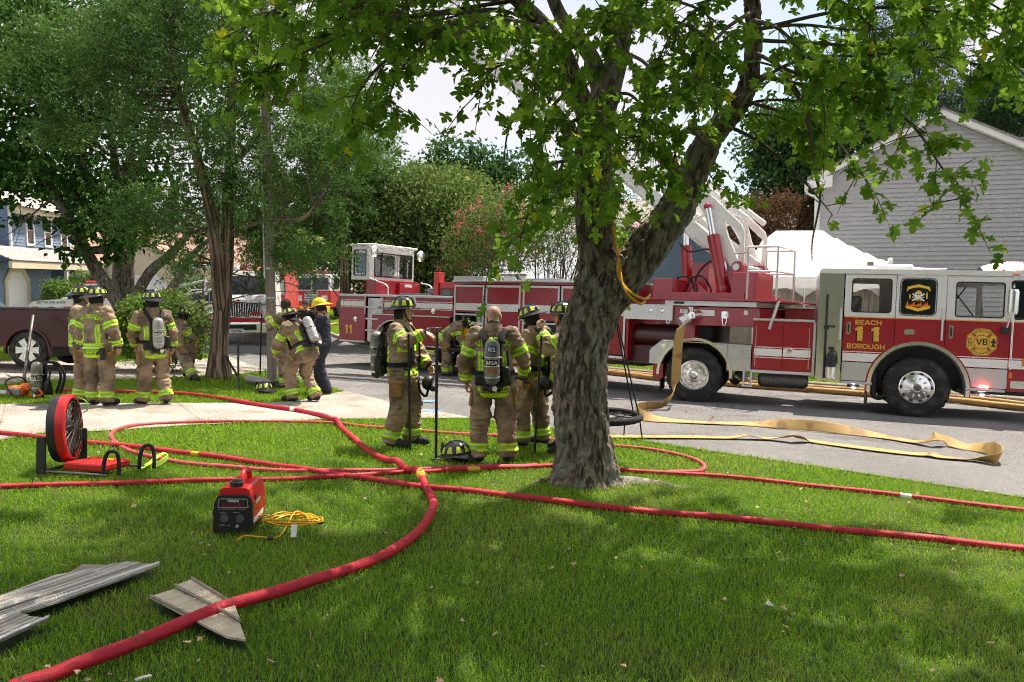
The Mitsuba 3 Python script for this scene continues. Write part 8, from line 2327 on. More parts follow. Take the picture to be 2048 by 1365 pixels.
for y in (1.5, 7.6):
    for x, sgn in ((0.15, 1), (2.35, -1)):
        k = wheel(en, 0, 0, 0, 0.55, 0.32, 0.3, 'truck', sides=20, lugs=False)
        M4 = np.eye(4)
        M4[:3, :3] = rot('z', 90 if sgn < 0 else -90)
        M4[:3, 3] = (x + (0.16 if sgn < 0 else -0.16), y, 0.55)
        for kk in [q for q in scene if q == k or q.startswith(k + '__')]:
            scene[kk]['to_world'] = T((ef @ M4).tolist())
obj('arch', [front(Point(1.5, 0.6).buffer(0.75).intersection(sbox(-3, 0.62, 9, 3)), 2.50, 2.52)], 'black_plastic', en)

# ---------------------------------------------------------------- utility pole, hoses, tools, litter
mat('pole_wood', lambda p, n, uv: mix((0.16, 0.135, 0.11), (0.36, 0.31, 0.25), fbm(p.x * 30, p.y * 30, p.z * 1.2, octaves=3)), 0.9)


def scuffed(a, b, k=30):
    def f(p, n, uv):
        s = smoothstep(0.55, 0.7, fbm(p.x * k, p.y * k, p.z * k, octaves=3))
        w = smoothstep(0.25, 0.9, dr.abs(2 * noise(p.x * 160, p.y * 160, p.z * 160) - 1))
        return mix(a, b, s * 0.7) * (0.85 + 0.25 * w)
    return f


mat('red_hose_jacket', scuffed((0.50, 0.010, 0.028), (0.27, 0.018, 0.03)), 0.6, bump=lambda p, n, uv: noise(p.x * 300, p.y * 300, p.z * 300), bump_scale=0.002)
mat('pink_hose_jacket', scuffed((0.56, 0.06, 0.085), (0.36, 0.045, 0.06)), 0.65)
mat('yellow_hose_jacket', scuffed((0.42, 0.27, 0.085), (0.20, 0.115, 0.045), 5), 0.7, bump=lambda p, n, uv: noise(p.x * 200, p.y * 200, p.z * 200), bump_scale=0.002)
mat('yellow_rope', scuffed((0.70, 0.38, 0.02), (0.45, 0.22, 0.02)), 0.7)
mat('orange_plastic', (0.70, 0.14, 0.015), 0.4)
mat('red_plastic', (0.55, 0.018, 0.022), 0.35)
mat('yellow_plastic', (0.72, 0.38, 0.01), 0.4)
mat('green_strap', (0.36, 0.62, 0.06), 0.7)
mat('board_wood', lambda p, n, uv: mix((0.42, 0.36, 0.25), (0.60, 0.54, 0.42), fbm(uv.x * 3, uv.y * 40, octaves=4)), 0.9, specular=0.15)
mat('board_grey', lambda p, n, uv: mix((0.22, 0.20, 0.17), (0.50, 0.48, 0.43), smoothstep(0.3, 0.7, fbm(uv.x * 3, uv.y * 60, octaves=4))), 0.95, specular=0.1)

up = thing('utility_pole', 'round wooden utility pole beside the group of firefighters near the road', 'utility pole')
ub = (-5.176,17.097)
uz = float(gz(*ub))
obj('shaft', tube(np.array([(ub[0], ub[1], uz - 0.2), (ub[0], ub[1], uz + 4), (ub[0], ub[1], uz + 9)]), [0.105, 0.10, 0.08], 20), 'pole_wood', up, smooth=40)
each('strap', [lathe([(0.107, uz + z), (0.11, uz + z), (0.11, uz + z + 0.03), (0.107, uz + z + 0.03)], 20, at=(ub[0], ub[1], 0)) for z in (1.78, 2.4)], 'aluminium', up)
obj('conduit', cyl((ub[0] - 0.09, ub[1] - 0.08, uz + 2.2), (ub[0] - 0.09, ub[1] - 0.08, uz + 8), 0.02, 8), 'aluminium', up)


def hose(name, label, pts, r, material, n=260, lift=(), couplings=(), tapes=(), group=None):
    """a charged hose lying on the ground through the points."""
    p2 = curve(np.array([(a, b, 0) for a, b in pts]), n)[:, :2]
    z = gz(p2[:, 0], p2[:, 1]) + r - 0.008
    for (x, y), hgt, w in lift:
        z = z + hgt * np.exp(-((p2[:, 0] - x) ** 2 + (p2[:, 1] - y) ** 2) / w ** 2)
    p = np.column_stack([p2, z + 0.004 * np.sin(np.arange(n) * 0.21)])
    k = thing(name, label, 'hose', group)
    obj('jacket', tube(p, r * (1 + 0.02 * np.sin(np.arange(n) * 0.47)), 14), material, k, smooth=True)
    for q, m_, L, ex in [(c, 'gold_leaf', 0.14, 0.012) for c in couplings] + [(c, 'yellow_plastic' if c[1] < 9 and c[0] < -2 else 'white_print', 0.10, 0.0015) for c in tapes]:
        i = int(np.argmin(np.linalg.norm(p2 - np.array(q), axis=1)))
        d = unit(p[min(i + 1, n - 1)] - p[max(i - 1, 0)])
        if ex > 0.01:
            cc = obj('coupling', tube(np.array([p[i] - d * L / 2, p[i] - d * L * 0.3, p[i] - d * L * 0.28, p[i] + d * L * 0.28, p[i] + d * L * 0.3, p[i] + d * L / 2]), [r + .004, r + .004, r + ex, r + ex, r + .004, r + .004], 16), m_, k, smooth=25)
            each('lug', [xf(box(-0.008, 0.008, -0.012, 0.012, 0, 0.018), None, tuple(p[i] + np.array([0, 0, r + ex]) * 0 + [0, 0, r + ex - 0.004]))], m_, cc)
        else:
            obj('tape', tube(np.array([p[i] - d * L / 2, p[i] + d * L / 2]), r + ex, 16, cap=False), m_, k, smooth=True)
    return k


hose('attack_hose', 'thick red hose curving from the bottom left corner up and around to the driveway', [(-2.140,3.269), (-2.058,3.402), (-1.928,3.602), (-1.646,4.074), (-1.353,4.519), (-1.036,4.965), (-0.789,5.479), (-0.677,6.144), (-0.689,6.820), (-0.911,7.672), (-1.206,8.259), (-1.636,9.051), (-2.195,10.406), (-2.647,11.526), (-3.157,12.175), (-3.792,12.623), (-4.534,13.157), (-5.473,13.855), (-6.435,14.046), (-7.234,13.958), (-7.948,13.896)],
     0.035, 'red_hose_jacket', 420, [((-0.964,7.710), 0.075, 0.28), ((-1.231,8.255), 0.055, 0.2), ((-2.493,11.158), 0.05, 0.25), ((-1.580,4.182), 0.022, 0.5)], [(-0.882,7.587)], [(-3.429,12.406)])
hose('attack_hose', 'red hose running from the left edge straight across the lawn to the lower right edge', [(-6.665,9.681), (-6.186,9.509), (-5.068,9.120), (-4.063,8.819), (-3.081,8.428), (-2.162,7.997), (-1.597,7.726), (-0.820,7.382), (-0.110,7.181), (0.770,6.840), (1.993,6.535), (3.093,6.210), (4.092,5.916)], 0.029, 'red_hose_jacket', 300, (), (), [(-3.442,8.596)])
hose('attack_hose', 'red hose with a brass coupling passing behind the maple trunk to the right edge', [(-4.609,6.781), (-3.730,7.091), (-2.709,7.395), (-2.047,7.564), (-1.606,7.771), (-1.142,7.990), (-0.749,8.154), (-0.417,8.286), (-0.129,8.413), (0.306,8.567), (0.749,8.641), (1.170,8.494), (2.014,8.396), (2.972,8.082), (3.819,7.698), (4.944,7.176)], 0.025, 'red_hose_jacket', 300, (), [(-0.417,8.286)], [(3.876,7.665)])
hose('attack_hose', 'faded pinkish hose looping from the fan along the driveway edge to behind the maple', [(1.653,8.468), (2.013,8.579), (2.188,8.941), (2.095,9.507), (1.736,9.882), (1.295,10.125), (0.825,10.301), (0.240,10.502), (-0.498,10.598), (-1.332,10.811), (-1.981,10.988), (-2.439,11.170), (-3.302,11.215), (-4.199,10.954), (-4.874,10.605), (-5.040,10.123), (-4.906,9.627), (-4.558,9.084), (-4.072,8.540), (-3.515,8.186), (-2.926,7.997), (-2.343,7.918), (-1.654,8.006), (-0.913,8.230), (-0.130,8.493), (0.280,8.618)], 0.023, 'pink_hose_jacket', 420, [((-4.010,8.703), 0.0, 0.2)])
hose('supply_hose', 'thick yellow supply hose lying along the far kerb under the ladder truck', [(-9.053,37.472), (-10.031,44.077), (-9.067,43.176), (-5.300,31.876), (-2.092,26.757), (0.396,24.117), (2.837,21.803), (3.792,20.619), (5.641,19.392), (7.428,18.457), (9.604,17.289), (10.455,16.138), (11.705,14.452)], 0.07, 'yellow_hose_jacket', 300)
hose('supply_hose', 'second yellow supply hose beside the kerb, nearer the grass verge', [(1.196,24.936), (2.956,22.718), (4.004,21.781), (5.983,20.573), (7.855,19.525), (10.188,18.348), (11.116,17.167), (12.364,15.274)], 0.055, 'yellow_hose_jacket', 200)

# flat hose: centre line, lean of its width (0 lying flat, 90 on edge) and width
fl = [((3.391,15.550,1.071), 60, 0.10), ((3.273,15.400,0.933), 80, 0.16), ((3.210,15.350,0.617), 88, 0.18), ((3.177,15.300,0.185), 88, 0.18), ((3.134,15.200,-0.191), 85, 0.18), ((2.874,14.364,-0.279), 60, 0.18), ((2.704,14.322,-0.392), 50, 0.18), ((2.448,14.101,-0.375), 60, 0.18), ((2.159,13.572,-0.325), 80, 0.18), ((2.054,12.959,-0.309), 70, 0.18), ((2.221,12.688,-0.345), 35, 0.17), ((2.617,12.650,-0.387), 8, 0.17), ((3.164,12.588,-0.408), 0, 0.17), ((3.804,12.593,-0.425), 10, 0.17), ((4.198,12.341,-0.379), 50, 0.18), ((4.667,12.133,-0.372), 62, 0.18), ((5.134,11.957,-0.417), 40, 0.18), ((5.525,11.655,-0.449), 5, 0.17), ((5.770,11.259,-0.442), 0, 0.17), ((5.858,11.090,-0.379), 20, 0.17), ((5.942,11.027,-0.310), 40, 0.17), ((6.136,11.147,-0.391), 40, 0.17), ((6.260,10.922,-0.437), 15, 0.17), ((6.366,10.749,-0.414), 40, 0.17), ((6.349,10.384,-0.350), 75, 0.18), ((6.183,9.953,-0.328), 80, 0.18), ((6.005,9.760,-0.355), 60, 0.18), ((5.865,9.945,-0.397), 15, 0.17), ((5.491,10.075,-0.394), 0, 0.17), ((5.434,10.212,-0.372), 10, 0.17), ((5.307,10.217,-0.393), 0, 0.17), ((4.992,10.377,-0.388), 0, 0.17), ((4.594,10.683,-0.386), 0, 0.17), ((4.188,11.054,-0.386), 0, 0.17), ((3.949,10.979,-0.300), 15, 0.17), ((3.804,11.065,-0.338), 12, 0.17), ((3.584,11.146,-0.369), 0, 0.17), ((3.335,11.143,-0.325), 10, 0.17), ((3.084,11.129,-0.351), 0, 0.17), ((2.426,11.035,-0.326), 0, 0.17), ((1.348,10.821,-0.276), 0, 0.17)]
n_ = 340
cp_ = curve(np.array([a for a, _, _ in fl]), n_)
ang_ = np.radians(np.interp(np.linspace(0, 1, n_), np.linspace(0, 1, len(fl)), [b for _, b, _ in fl]))
wid_ = np.interp(np.linspace(0, 1, n_), np.linspace(0, 1, len(fl)), [c for _, _, c in fl])
tg = np.gradient(cp_, axis=0)
tg /= np.linalg.norm(tg, axis=1, keepdims=True)
hz = np.cross(np.broadcast_to([0, 0, 1.0], tg.shape), tg)
bad = np.linalg.norm(hz, axis=1) < 0.35
hz[bad] = [0.9, -0.3, 0]
hz /= np.linalg.norm(hz, axis=1, keepdims=True)
for i in range(1, n_):
    if hz[i] @ hz[i - 1] < 0:
        hz[i] = -hz[i]
wd = hz * np.cos(ang_)[:, None] + np.array([0, 0, 1.0]) * np.sin(ang_)[:, None]
steep = np.abs(tg[:, 2]) > 0.7
wd[steep] = np.array([0.94, -0.33, 0.0])
for _ in range(6):
    wd[1:-1] = (wd[:-2] + wd[1:-1] * 2 + wd[2:])
    wd /= np.linalg.norm(wd, axis=1, keepdims=True)
nn_ = np.cross(tg, wd)
nn_ /= np.linalg.norm(nn_, axis=1, keepdims=True)
vv = np.stack([cp_ + s * wd * wid_[:, None] / 2 + o * nn_ * 0.007 for s, o in ((-1, -.3), (-.9, -1), (.9, -1), (1, -.3), (1, .3), (.9, 1), (-.9, 1), (-1, .3))], 1)
gi = gz(vv[..., 0], vv[..., 1]) - 0.006
vv[..., 2] = np.maximum(vv[..., 2], gi)
fi, fj = np.meshgrid(np.arange(n_ - 1), np.arange(8), indexing='ij')
fj2 = (fj + 1) % 8
q_ = np.stack([fi * 8 + fj, fi * 8 + fj2, (fi + 1) * 8 + fj2, (fi + 1) * 8 + fj], -1).reshape(-1, 4)
fh = thing('flat_hose', 'flat tan yellow hose hanging from the truck inlet and folded along the road', 'hose')
obj('jacket', TM(vv.reshape(-1, 3), np.vstack([q_[:, [0, 1, 2]], q_[:, [0, 2, 3]]])), 'yellow_hose_jacket', fh, smooth=40)

# positive pressure fan
ff = frame(*(-4.411,7.723), -8)
fan = thing('ventilation_fan', 'red and black battery ventilation fan standing on the lawn at the left', 'fan', fr=ff)
FM = np.eye(4)
FM[:3, :3] = rot('z', 22) @ rot('y', -4)
FM[:3, 3] = (0.0, 0.0, 0.40)
fx = lambda m: xf(m, FM)
R0 = 0.315
obj('shroud', fx(lathe([(R0 - 0.02, -0.075), (R0, -0.075), (R0 + 0.012, -0.05), (R0 + 0.012, 0.0), (R0 - 0.02, 0.0)], 48, 'x')), 'black_plastic', fan, smooth=35)
obj('red_cover', fx(half_ring(0, 0, R0 - 0.015, R0 + 0.018, -0.08, 0.0, -62, 240, 40) if False else lathe([(R0 - 0.02, 0.003), (R0 + 0.016, 0.003), (R0 + 0.016, 0.075), (R0 - 0.005, 0.088), (R0 - 0.02, 0.088)], 48, 'x')), 'red_plastic', fan, smooth=35)
obj('guard', fx(merge([tube([(0.085, r * math.cos(a), r * math.sin(a)) for a in np.linspace(0, 2 * np.pi, 41)[:-1]], 0.003, 4, closed=True) for r in (0.08, 0.14, 0.20, 0.26, 0.30)] + [tube(curve([(0.10, 0.05 * math.cos(a), 0.05 * math.sin(a)), (0.10, 0.18 * math.cos(a + .15), 0.18 * math.sin(a + .15)), (0.085, 0.31 * math.cos(a + .25), 0.31 * math.sin(a + .25))], 8), 0.004, 4) for a in np.linspace(0, 2 * np.pi, 17)[:-1]])), 'dark_steel', fan, smooth=True)
labels[fan + '__guard'] = {'label': 'dark wire guard', 'kind': 'stuff'}
for i in range(6):
    b = hull([(0.0, 0.05, -0.02), (0.05, 0.05, 0.03), (0.0, 0.28, -0.05), (0.06, 0.28, 0.05), (0.004, 0.05, -0.02), (0.054, 0.05, 0.03), (0.004, 0.28, -0.05), (0.064, 0.28, 0.05)])
    obj('blade', fx(xf(b, rot('x', 60 * i))), 'grey_interior', fan)
obj('hub', fx(lathe([(0.075, -0.03), (0.075, 0.085), (0.05, 0.105), (0, 0.105)], 20, 'x')), 'black_plastic', fan, smooth=35)
obj('louvres', fx(merge([xf(box(-0.05, 0.06, R0 - 0.045, R0 - 0.02, -0.006, 0.006), rot('x', a)) for a in range(0, 360, 10)])), 'black_plastic', fan)
labels[fan + '__louvres'] = {'kind': 'stuff'}
each('upright', [box(-0.07, 0.03, y, y + 0.025, 0.0, 0.36, 0.008) for y in (-0.30, 0.28)], 'black_plastic', fan)
obj('base_frame', [tube(curve([(-0.05, -0.28, 0.03), (0.5, -0.28, 0.03), (0.66, -0.28, 0.03)], 8), 0.014, 8), tube(curve([(-0.05, 0.28, 0.03), (0.5, 0.22, 0.03), (0.72, 0.2, 0.03)], 8), 0.014, 8), cyl((0, -0.3, 0.03), (0, 0.3, 0.03), 0.014, 8)], 'dark_steel', fan, smooth=50)
bat = obj('battery_tray', [hull([(x * s_ + 0.38, y * s_ - 0.05, z) for x, y in ((-0.22, -0.17), (0.20, -0.17), (0.24, 0.17), (-0.14, 0.17)) for s_, z in ((0.96, 0.045), (1.0, 0.06), (1.0, 0.10), (0.95, 0.115))])], 'red_plastic', fan, smooth=20)
each('tray_rib', [box(0.24 + 0.07 * i, 0.27 + 0.07 * i, -0.17, 0.08, 0.112, 0.122, 0.004) for i in range(5)], 'red_plastic', bat)
obj('sticker', box(0.42, 0.52, -0.02, 0.06, 0.1215, 0.124), 'yellow_plastic', bat)
each('handle', [tube(curve([(x, y, 0.02), (x + 0.01, y, 0.15), (x + 0.03, y + 0.03, 0.24), (x + 0.10, y + 0.05, 0.24), (x + 0.12, y + 0.06, 0.14), (x + 0.12, y + 0.06, 0.02)], 20), 0.019, 8) for x, y in ((0.60, -0.26), (0.72, 0.12))], 'black_rubber', fan, smooth=True)
obj('loop_cord', tube(curve([(0.06, 0.1, 0.70), (0.14, 0.12, 0.66), (0.16, 0.12, 0.58), (0.12, 0.1, 0.55)], 12), 0.006, 5), 'green_strap', fan, smooth=True)

# generator
gf = frame(*(-2.060,5.755), 5, scale=0.95)
gen = thing('generator', 'small red and black portable generator on the lawn', 'generator', fr=gf)
obj('casing', [hull([(x, y, z) for x, z in ((-0.135, 0.03), (0.135, 0.03), (-0.14, 0.06), (0.14, 0.06), (-0.138, 0.24), (0.138, 0.24), (-0.105, 0.335), (0.105, 0.335), (-0.085, 0.345), (0.085, 0.345)) for y in (0.02, 0.47)])], 'red_plastic', gen, smooth=25)
obj('front_panel', [hull([(x, y, z) for x, z in ((-0.142, 0.0), (0.142, 0.0), (-0.15, 0.03), (0.15, 0.03), (-0.145, 0.23), (0.145, 0.23), (-0.12, 0.285), (0.12, 0.285), (-0.10, 0.295), (0.10, 0.295)) for y in (-0.012, 0.03)])], 'black_plastic', gen, smooth=25)
obj('base', [box(-0.14, 0.14, 0.03, 0.46, 0.0, 0.05, 0.015)], 'black_plastic', gen)
nr = Polygon([(-0.115, 0.20), (0.115, 0.20), (0.108, 0.262), (0.095, 0.27), (-0.095, 0.27), (-0.108, 0.262)])
obj('name_plate_rim', side(nr.difference(nr.buffer(-0.004)), -0.0155, -0.012), 'silver_paint', gen)
obj('brand_lettering', lettering('HONDA', 0.018, (0, -0.012, 0.244), center=True, width=0.085, depth=0.003), 'white_print', gen)
obj('model_lettering', lettering('EU2200i', 0.024, (0, -0.012, 0.208), center=True, width=0.17, depth=0.003, bold=False), 'red_print', gen)
each('small_print', [box(a, b, -0.0145, -0.012, z, z + 0.006) for a, b, z in ((-0.11, -0.095, 0.185), (-0.08, 0.02, 0.187), (0.04, 0.06, 0.187), (0.065, 0.10, 0.187), (-0.10, -0.05, 0.155), (0.0, 0.05, 0.158), (-0.10, -0.06, 0.06), (-0.04, -0.022, 0.058))], 'grey_interior', gen)
each('outlet', [lathe([(0.032, 0.0), (0.032, 0.004), (0.026, 0.006), (0, 0.006)], 20, 'y', at=(x, -0.012, 0.115)) for x in (-0.065, 0.055)], 'dark_interior', gen)
each('knob', [lathe([(0.014, 0.0), (0.012, 0.012), (0, 0.012)], 14, 'y', at=(0.035, -0.012, 0.055))], 'aluminium', gen)
obj('fuel_cap_neck', [hull([(x * s, y, z) for x in (-0.06, 0.06) for s, y, z in ((1, 0.03, 0.28), (0.7, 0.03, 0.335), (1, 0.14, 0.31), (0.7, 0.14, 0.35))])], 'black_plastic', gen)
obj('fuel_cap', xf(lathe([(0.0, 0.0), (0.05, 0.0), (0.052, 0.035), (0.04, 0.04), (0.036, 0.052), (0, 0.052)], 22, at=(0, 0.09, 0.345))), 'black_plastic', gen, smooth=35)
obj('carry_handle', tube(curve([(0.02, 0.15, 0.33), (0.02, 0.17, 0.40), (0.02, 0.23, 0.435), (0.02, 0.33, 0.43), (0.02, 0.40, 0.38), (0.02, 0.42, 0.33)], 24), 0.024, 10), 'red_plastic', gen, smooth=True)
obj('side_vent', [box(0.139, 0.146, 0.10 + 0.03 * i, 0.118 + 0.03 * i, 0.24, 0.28) for i in range(1)], 'black_plastic', gen)
obj('side_lettering', lettering('HONDA', 0.03, (0.1405, 0.12, 0.20), X=(0, 1, 0), U=(0, 0, 1)), 'white_print', gen)
obj('pull_grip', box(-0.165, -0.148, 0.02, 0.06, 0.12, 0.18, 0.006), 'black_plastic', gen)
each('side_label', [box(0.138, 0.142, 0.05, 0.40, 0.06, 0.10)], 'white_print', gen)

# coiled yellow cord
cd = thing('extension_cord', 'coiled yellow electric cord on the grass beside the generator', 'cord')
c0 = np.array((-1.693,5.990))
pts = []
rgc = np.random.default_rng(3)
for i in range(0, 220):
    a = i * 0.21
    k = i / 220
    rx, ry = 0.175 + 0.04 * math.sin(i * 0.13) + 0.02 * rgc.normal(), 0.135 + 0.03 * math.sin(i * 0.11 + 1)
    x, y = c0[0] + rx * math.cos(a) + 0.05 * math.sin(i * 0.031), c0[1] + ry * math.sin(a)
    pts.append((x, y, float(gz(x, y)) + 0.03 + 0.028 * (0.5 + 0.5 * math.sin(i * 0.35)) + 0.015 * k))
tail_ = [(-1.683,5.653,0.018), (-1.815,5.612,0.024), (-1.927,5.624,0.028), (-1.946,5.522,0.032)]
obj('cable', tube(curve(pts[::2] + tail_, 420), 0.0055, 6), 'yellow_plastic', cd, smooth=True)
obj('tag', xf(box(-0.02, 0.02, -0.003, 0.003, -0.045, 0.045), rot('x', -20), t=(-1.572,5.620,0.066)), 'white_print', cd)
each('plug', [xf(ball((0, 0, 0), (0.022, 0.03, 0.018), 2), None, (-1.735,5.596,0.022)), xf(ball((0, 0, 0), (0.03, 0.018, 0.016), 2), None, (-1.470,5.972,0.019))], 'black_plastic', cd, smooth=True)


def board(label, corners, material, t=0.012, lip=None, dz=0.045, name='siding_board', cat='board', axis=None, strips=1):
    """a torn piece of siding lying on the grass: outline on the ground, its strips running along axis"""
    g = Polygon(corners).buffer(0)
    no_grass.append(g.buffer(0.01))
    c = np.array(g.centroid.coords[0])
    d = np.array(axis[1] if axis else corners[1]) - np.array(axis[0] if axis else corners[0])
    d /= np.linalg.norm(d)
    w = np.array([-d[1], d[0]])
    off = (np.array(g.exterior.coords) - c) @ w
    cuts = np.linspace(off.min(), off.max(), strips + 1)
    k = None
    for i in range(strips):
        o0, o1 = cuts[i] + 0.002, cuts[i + 1] - 0.002
        sl = Polygon([tuple(c + d * e * 9 + w * o) for e, o in ((-1, o0), (1, o0), (1, o1), (-1, o1))])
        gg = g.intersection(sl)
        if gg.is_empty:
            continue
        m = explode(poly_prism(gg, -t, 0))
        v = np.asarray(m.vertices).copy()
        q = v[:, :2] - c
        uv = np.column_stack([q @ d, q @ w + i * 3.1])
        v[:, 2] += gz(v[:, 0], v[:, 1]) + dz + 0.010 * (i % 2) - 0.02 * np.abs(q @ w - (o0 + o1) / 2) * (1 if i % 2 else -0.4)
        if k is None:
            k = tag(obj(name, TM(v, m.faces), material, smooth=False, uv=uv), label, cat)
        else:
            obj('strip', TM(v, m.faces), material, k, smooth=False, uv=uv)
    if lip:
        for a, b, w in lip:
            a, b = np.array(a), np.array(b)
            h = lambda p: np.array([p[0], p[1], float(gz(*p)) + dz + 0.012])
            obj('edge_strip', tube(np.array([h(a), h(b)]), w, 8), 'trim_white' if material == 'board_grey' else 'pole_wood', k, smooth=40)
    return k


board('long torn grey siding strip at the left edge of the lawn', [(-2.844,4.215), (-2.725,4.624), (-2.433,4.882), (-2.220,4.884), (-2.306,4.621), (-2.469,4.227), (-2.647,3.914)], 'board_grey', lip=[((-2.216,4.875), (-2.639,3.902), 0.007)], axis=((-2.639,3.902), (-2.216,4.875)), strips=3)
board('short grey siding strip in the lower left corner below the long one', [(-2.639,3.902), (-2.574,4.077), (-2.547,3.999), (-2.383,3.974), (-2.465,3.636)], 'board_grey', lip=[((-2.379,3.968), (-2.465,3.636), 0.006)], dz=0.052, axis=((-2.465,3.636), (-2.379,3.968)), strips=2)
board('small brown scrap of siding lying behind the long grey strip', [(-2.678,4.543), (-2.686,4.856), (-2.483,4.858), (-2.664,4.570)], 'pole_wood', dz=0.036)
board('pale wooden siding piece crossed by the thick red hose, left of its pair', [(-2.030,4.340), (-1.946,4.472), (-1.658,4.247), (-1.415,4.015), (-1.317,3.814), (-1.418,3.842), (-1.697,4.070)], 'board_wood', lip=[((-2.018,4.326), (-1.654,4.041), 0.008)], dz=0.040)
board('pale wooden siding piece crossed by the thick red hose, right of its pair', [(-1.952,4.488), (-1.899,4.609), (-1.513,4.223), (-1.410,4.015), (-1.637,4.227)], 'board_wood', lip=[((-1.899,4.600), (-1.549,4.249), 0.008), ((-1.946,4.472), (-1.415,4.002), 0.008)], dz=0.054)


def pole_tool(label, foot, top, r=0.016, head='hook', name='roof_hook', cat='pole tool', material='black_plastic'):
    k = thing(name, label, cat)
    a, b = np.array(foot, float), np.array(top, float)
    obj('shaft', tube(np.array([a, b]), r, 8), material, k, smooth=50)
    if head == 'hook':
        obj('hook_head', [tube(curve([b + [-0.13, 0, -0.03], b + [-0.06, 0, 0.0], b + [0.05, 0, 0.0]], 8), 0.013, 6), tube(curve([b + [0.02, 0, -0.03], b + [0.07, 0, -0.05], b + [0.09, 0, -0.12]], 8), 0.011, 6), box(b[0] - 0.025, b[0] + 0.025, b[1] - 0.02, b[1] + 0.02, b[2] - 0.05, b[2] + 0.01, 0.006)], 'dark_steel', k, smooth=40)
        obj('foot', box(a[0] - 0.05, a[0] + 0.04, a[1] - 0.02, a[1] + 0.02, a[2] - 0.02, a[2] + 0.03, 0.006), 'dark_steel', k)
        each('grip_ring', [tube(np.array([a + (b - a) * t, a + (b - a) * (t + 0.008)]), r + 0.004, 8) for t in np.linspace(0.25, 0.75, 12)], 'black_rubber', k)
    return k


pole_tool('dark roof hook standing upright on the lawn between the firefighters', (-0.849,8.765,-0.145), (-0.835,8.850,1.332))
pole_tool('pole held by the firefighter facing right', (-1.219,9.392,-0.156), (-1.192,9.150,1.250), 0.014, head='')
pole_tool('thin dark pole leaning between the bald firefighter and the maple trunk', (0.269,9.403,-0.207), (0.338,9.100,1.231), 0.014, head='')
pole_tool('short T shaped pry tool standing beside the cedar trunk', (-5.242,15.149,-0.232), (-5.518,16.000,0.715), 0.02, name='pry_tool', cat='pry tool')
pole_tool('tall thin pole standing left of the utility pole', (-5.778,18.148,-0.325), (-5.537,17.600,1.121), 0.018, head='')
pole_tool('dark tool leaning against the cedar trunk', (-5.788,16.866,-0.277), (-6.214,17.200,0.226), 0.024, head='', name='pry_tool', cat='pry tool')
pole_tool('grey pole leaning against the rear wheel of the maroon pickup', (-9.435,15.278,-0.094), (-10.199,16.950,1.106), 0.03, head='', material='dark_steel')

for lab, g_, yaw in (('black helmet with yellow reflectors on the grass beside the bald firefighter', (-0.632,8.863), 80), ('black helmet lying in front of the utility pole', (-4.651,14.790), 60)):
    hk = thing('fire_helmet', lab, 'helmet', fr=frame(*g_, yaw, dz=0.05, scale=1.12))
    helmet(hk, np.array([0, 0, -0.03]), rot('x', -8) @ np.eye(3))
sp = air_pack('grey air tank with black straps standing on the grass by the maroon pickup', frame(*(-7.755,13.004), -20, dz=0.19, scale=1.05), (0, 0.25, -0.05), np.eye(3), texts=(('MSA', 0.165, 0.042, 'black_print', 'white_print'),), straps=False)
each('shoulder_strap', [tube(curve([(s, 0.05, 0.38), (s + 0.12, 0.12, 0.36), (s + 0.22, 0.16, 0.18), (s + 0.2, 0.1, -0.1)], 16), 0.022, 6) for s in (0.02, 0.10)], 'black_cloth', sp, smooth=True)
lt = thing('air_pack', 'silver air tank lying on its side in front of the utility pole', 'air tank')
a, b = np.array((-5.578,16.531,-0.182)), np.array((-4.830,15.785,-0.180))
obj('cylinder', tube(np.array([a, a + (b - a) * .06, a + (b - a) * .14, b - (b - a) * .14, b - (b - a) * .06, b]), [0.03, 0.06, 0.085, 0.085, 0.06, 0.03], 20), 'tank_silver', lt, smooth=40)
obj('back_frame', [xf(box(-0.2, 0.2, -0.1, 0.1, 0, 0.12, 0.03), None, tuple(b + [0.05, 0.05, -0.1]))], 'black_plastic', lt)

cs = thing('chainsaw', 'orange chainsaw lying on the grass beside the grey air tank', 'chainsaw', fr=frame(*(-8.060,12.912), -4))
obj('motor_housing', [box(-0.16, 0.12, -0.10, 0.10, 0.04, 0.20, 0.03), box(0.05, 0.22, -0.07, 0.07, 0.12, 0.24, 0.03)], 'orange_plastic', cs)
obj('rear_handle', tube(curve([(0.18, 0, 0.2), (0.32, 0, 0.16), (0.40, 0, 0.08), (0.30, 0, 0.04), (0.15, 0, 0.05)], 16), 0.022, 8), 'orange_plastic', cs, smooth=True)
obj('front_handle', tube(curve([(-0.02, -0.14, 0.06), (-0.14, -0.13, 0.26), (-0.06, 0.0, 0.34), (0.02, 0.12, 0.28), (-0.02, 0.14, 0.06)], 20), 0.014, 8), 'black_plastic', cs, smooth=True)
obj('clutch_cover', box(-0.14, 0.10, -0.125, -0.10, 0.05, 0.16, 0.01), 'grey_interior', cs)
obj('decal', box(-0.02, 0.03, -0.104, -0.1, 0.165, 0.20), 'white_print', cs)
obj('guide_bar', box(-0.55, -0.12, -0.112, -0.106, 0.07, 0.13, 0.003), 'aluminium', cs)

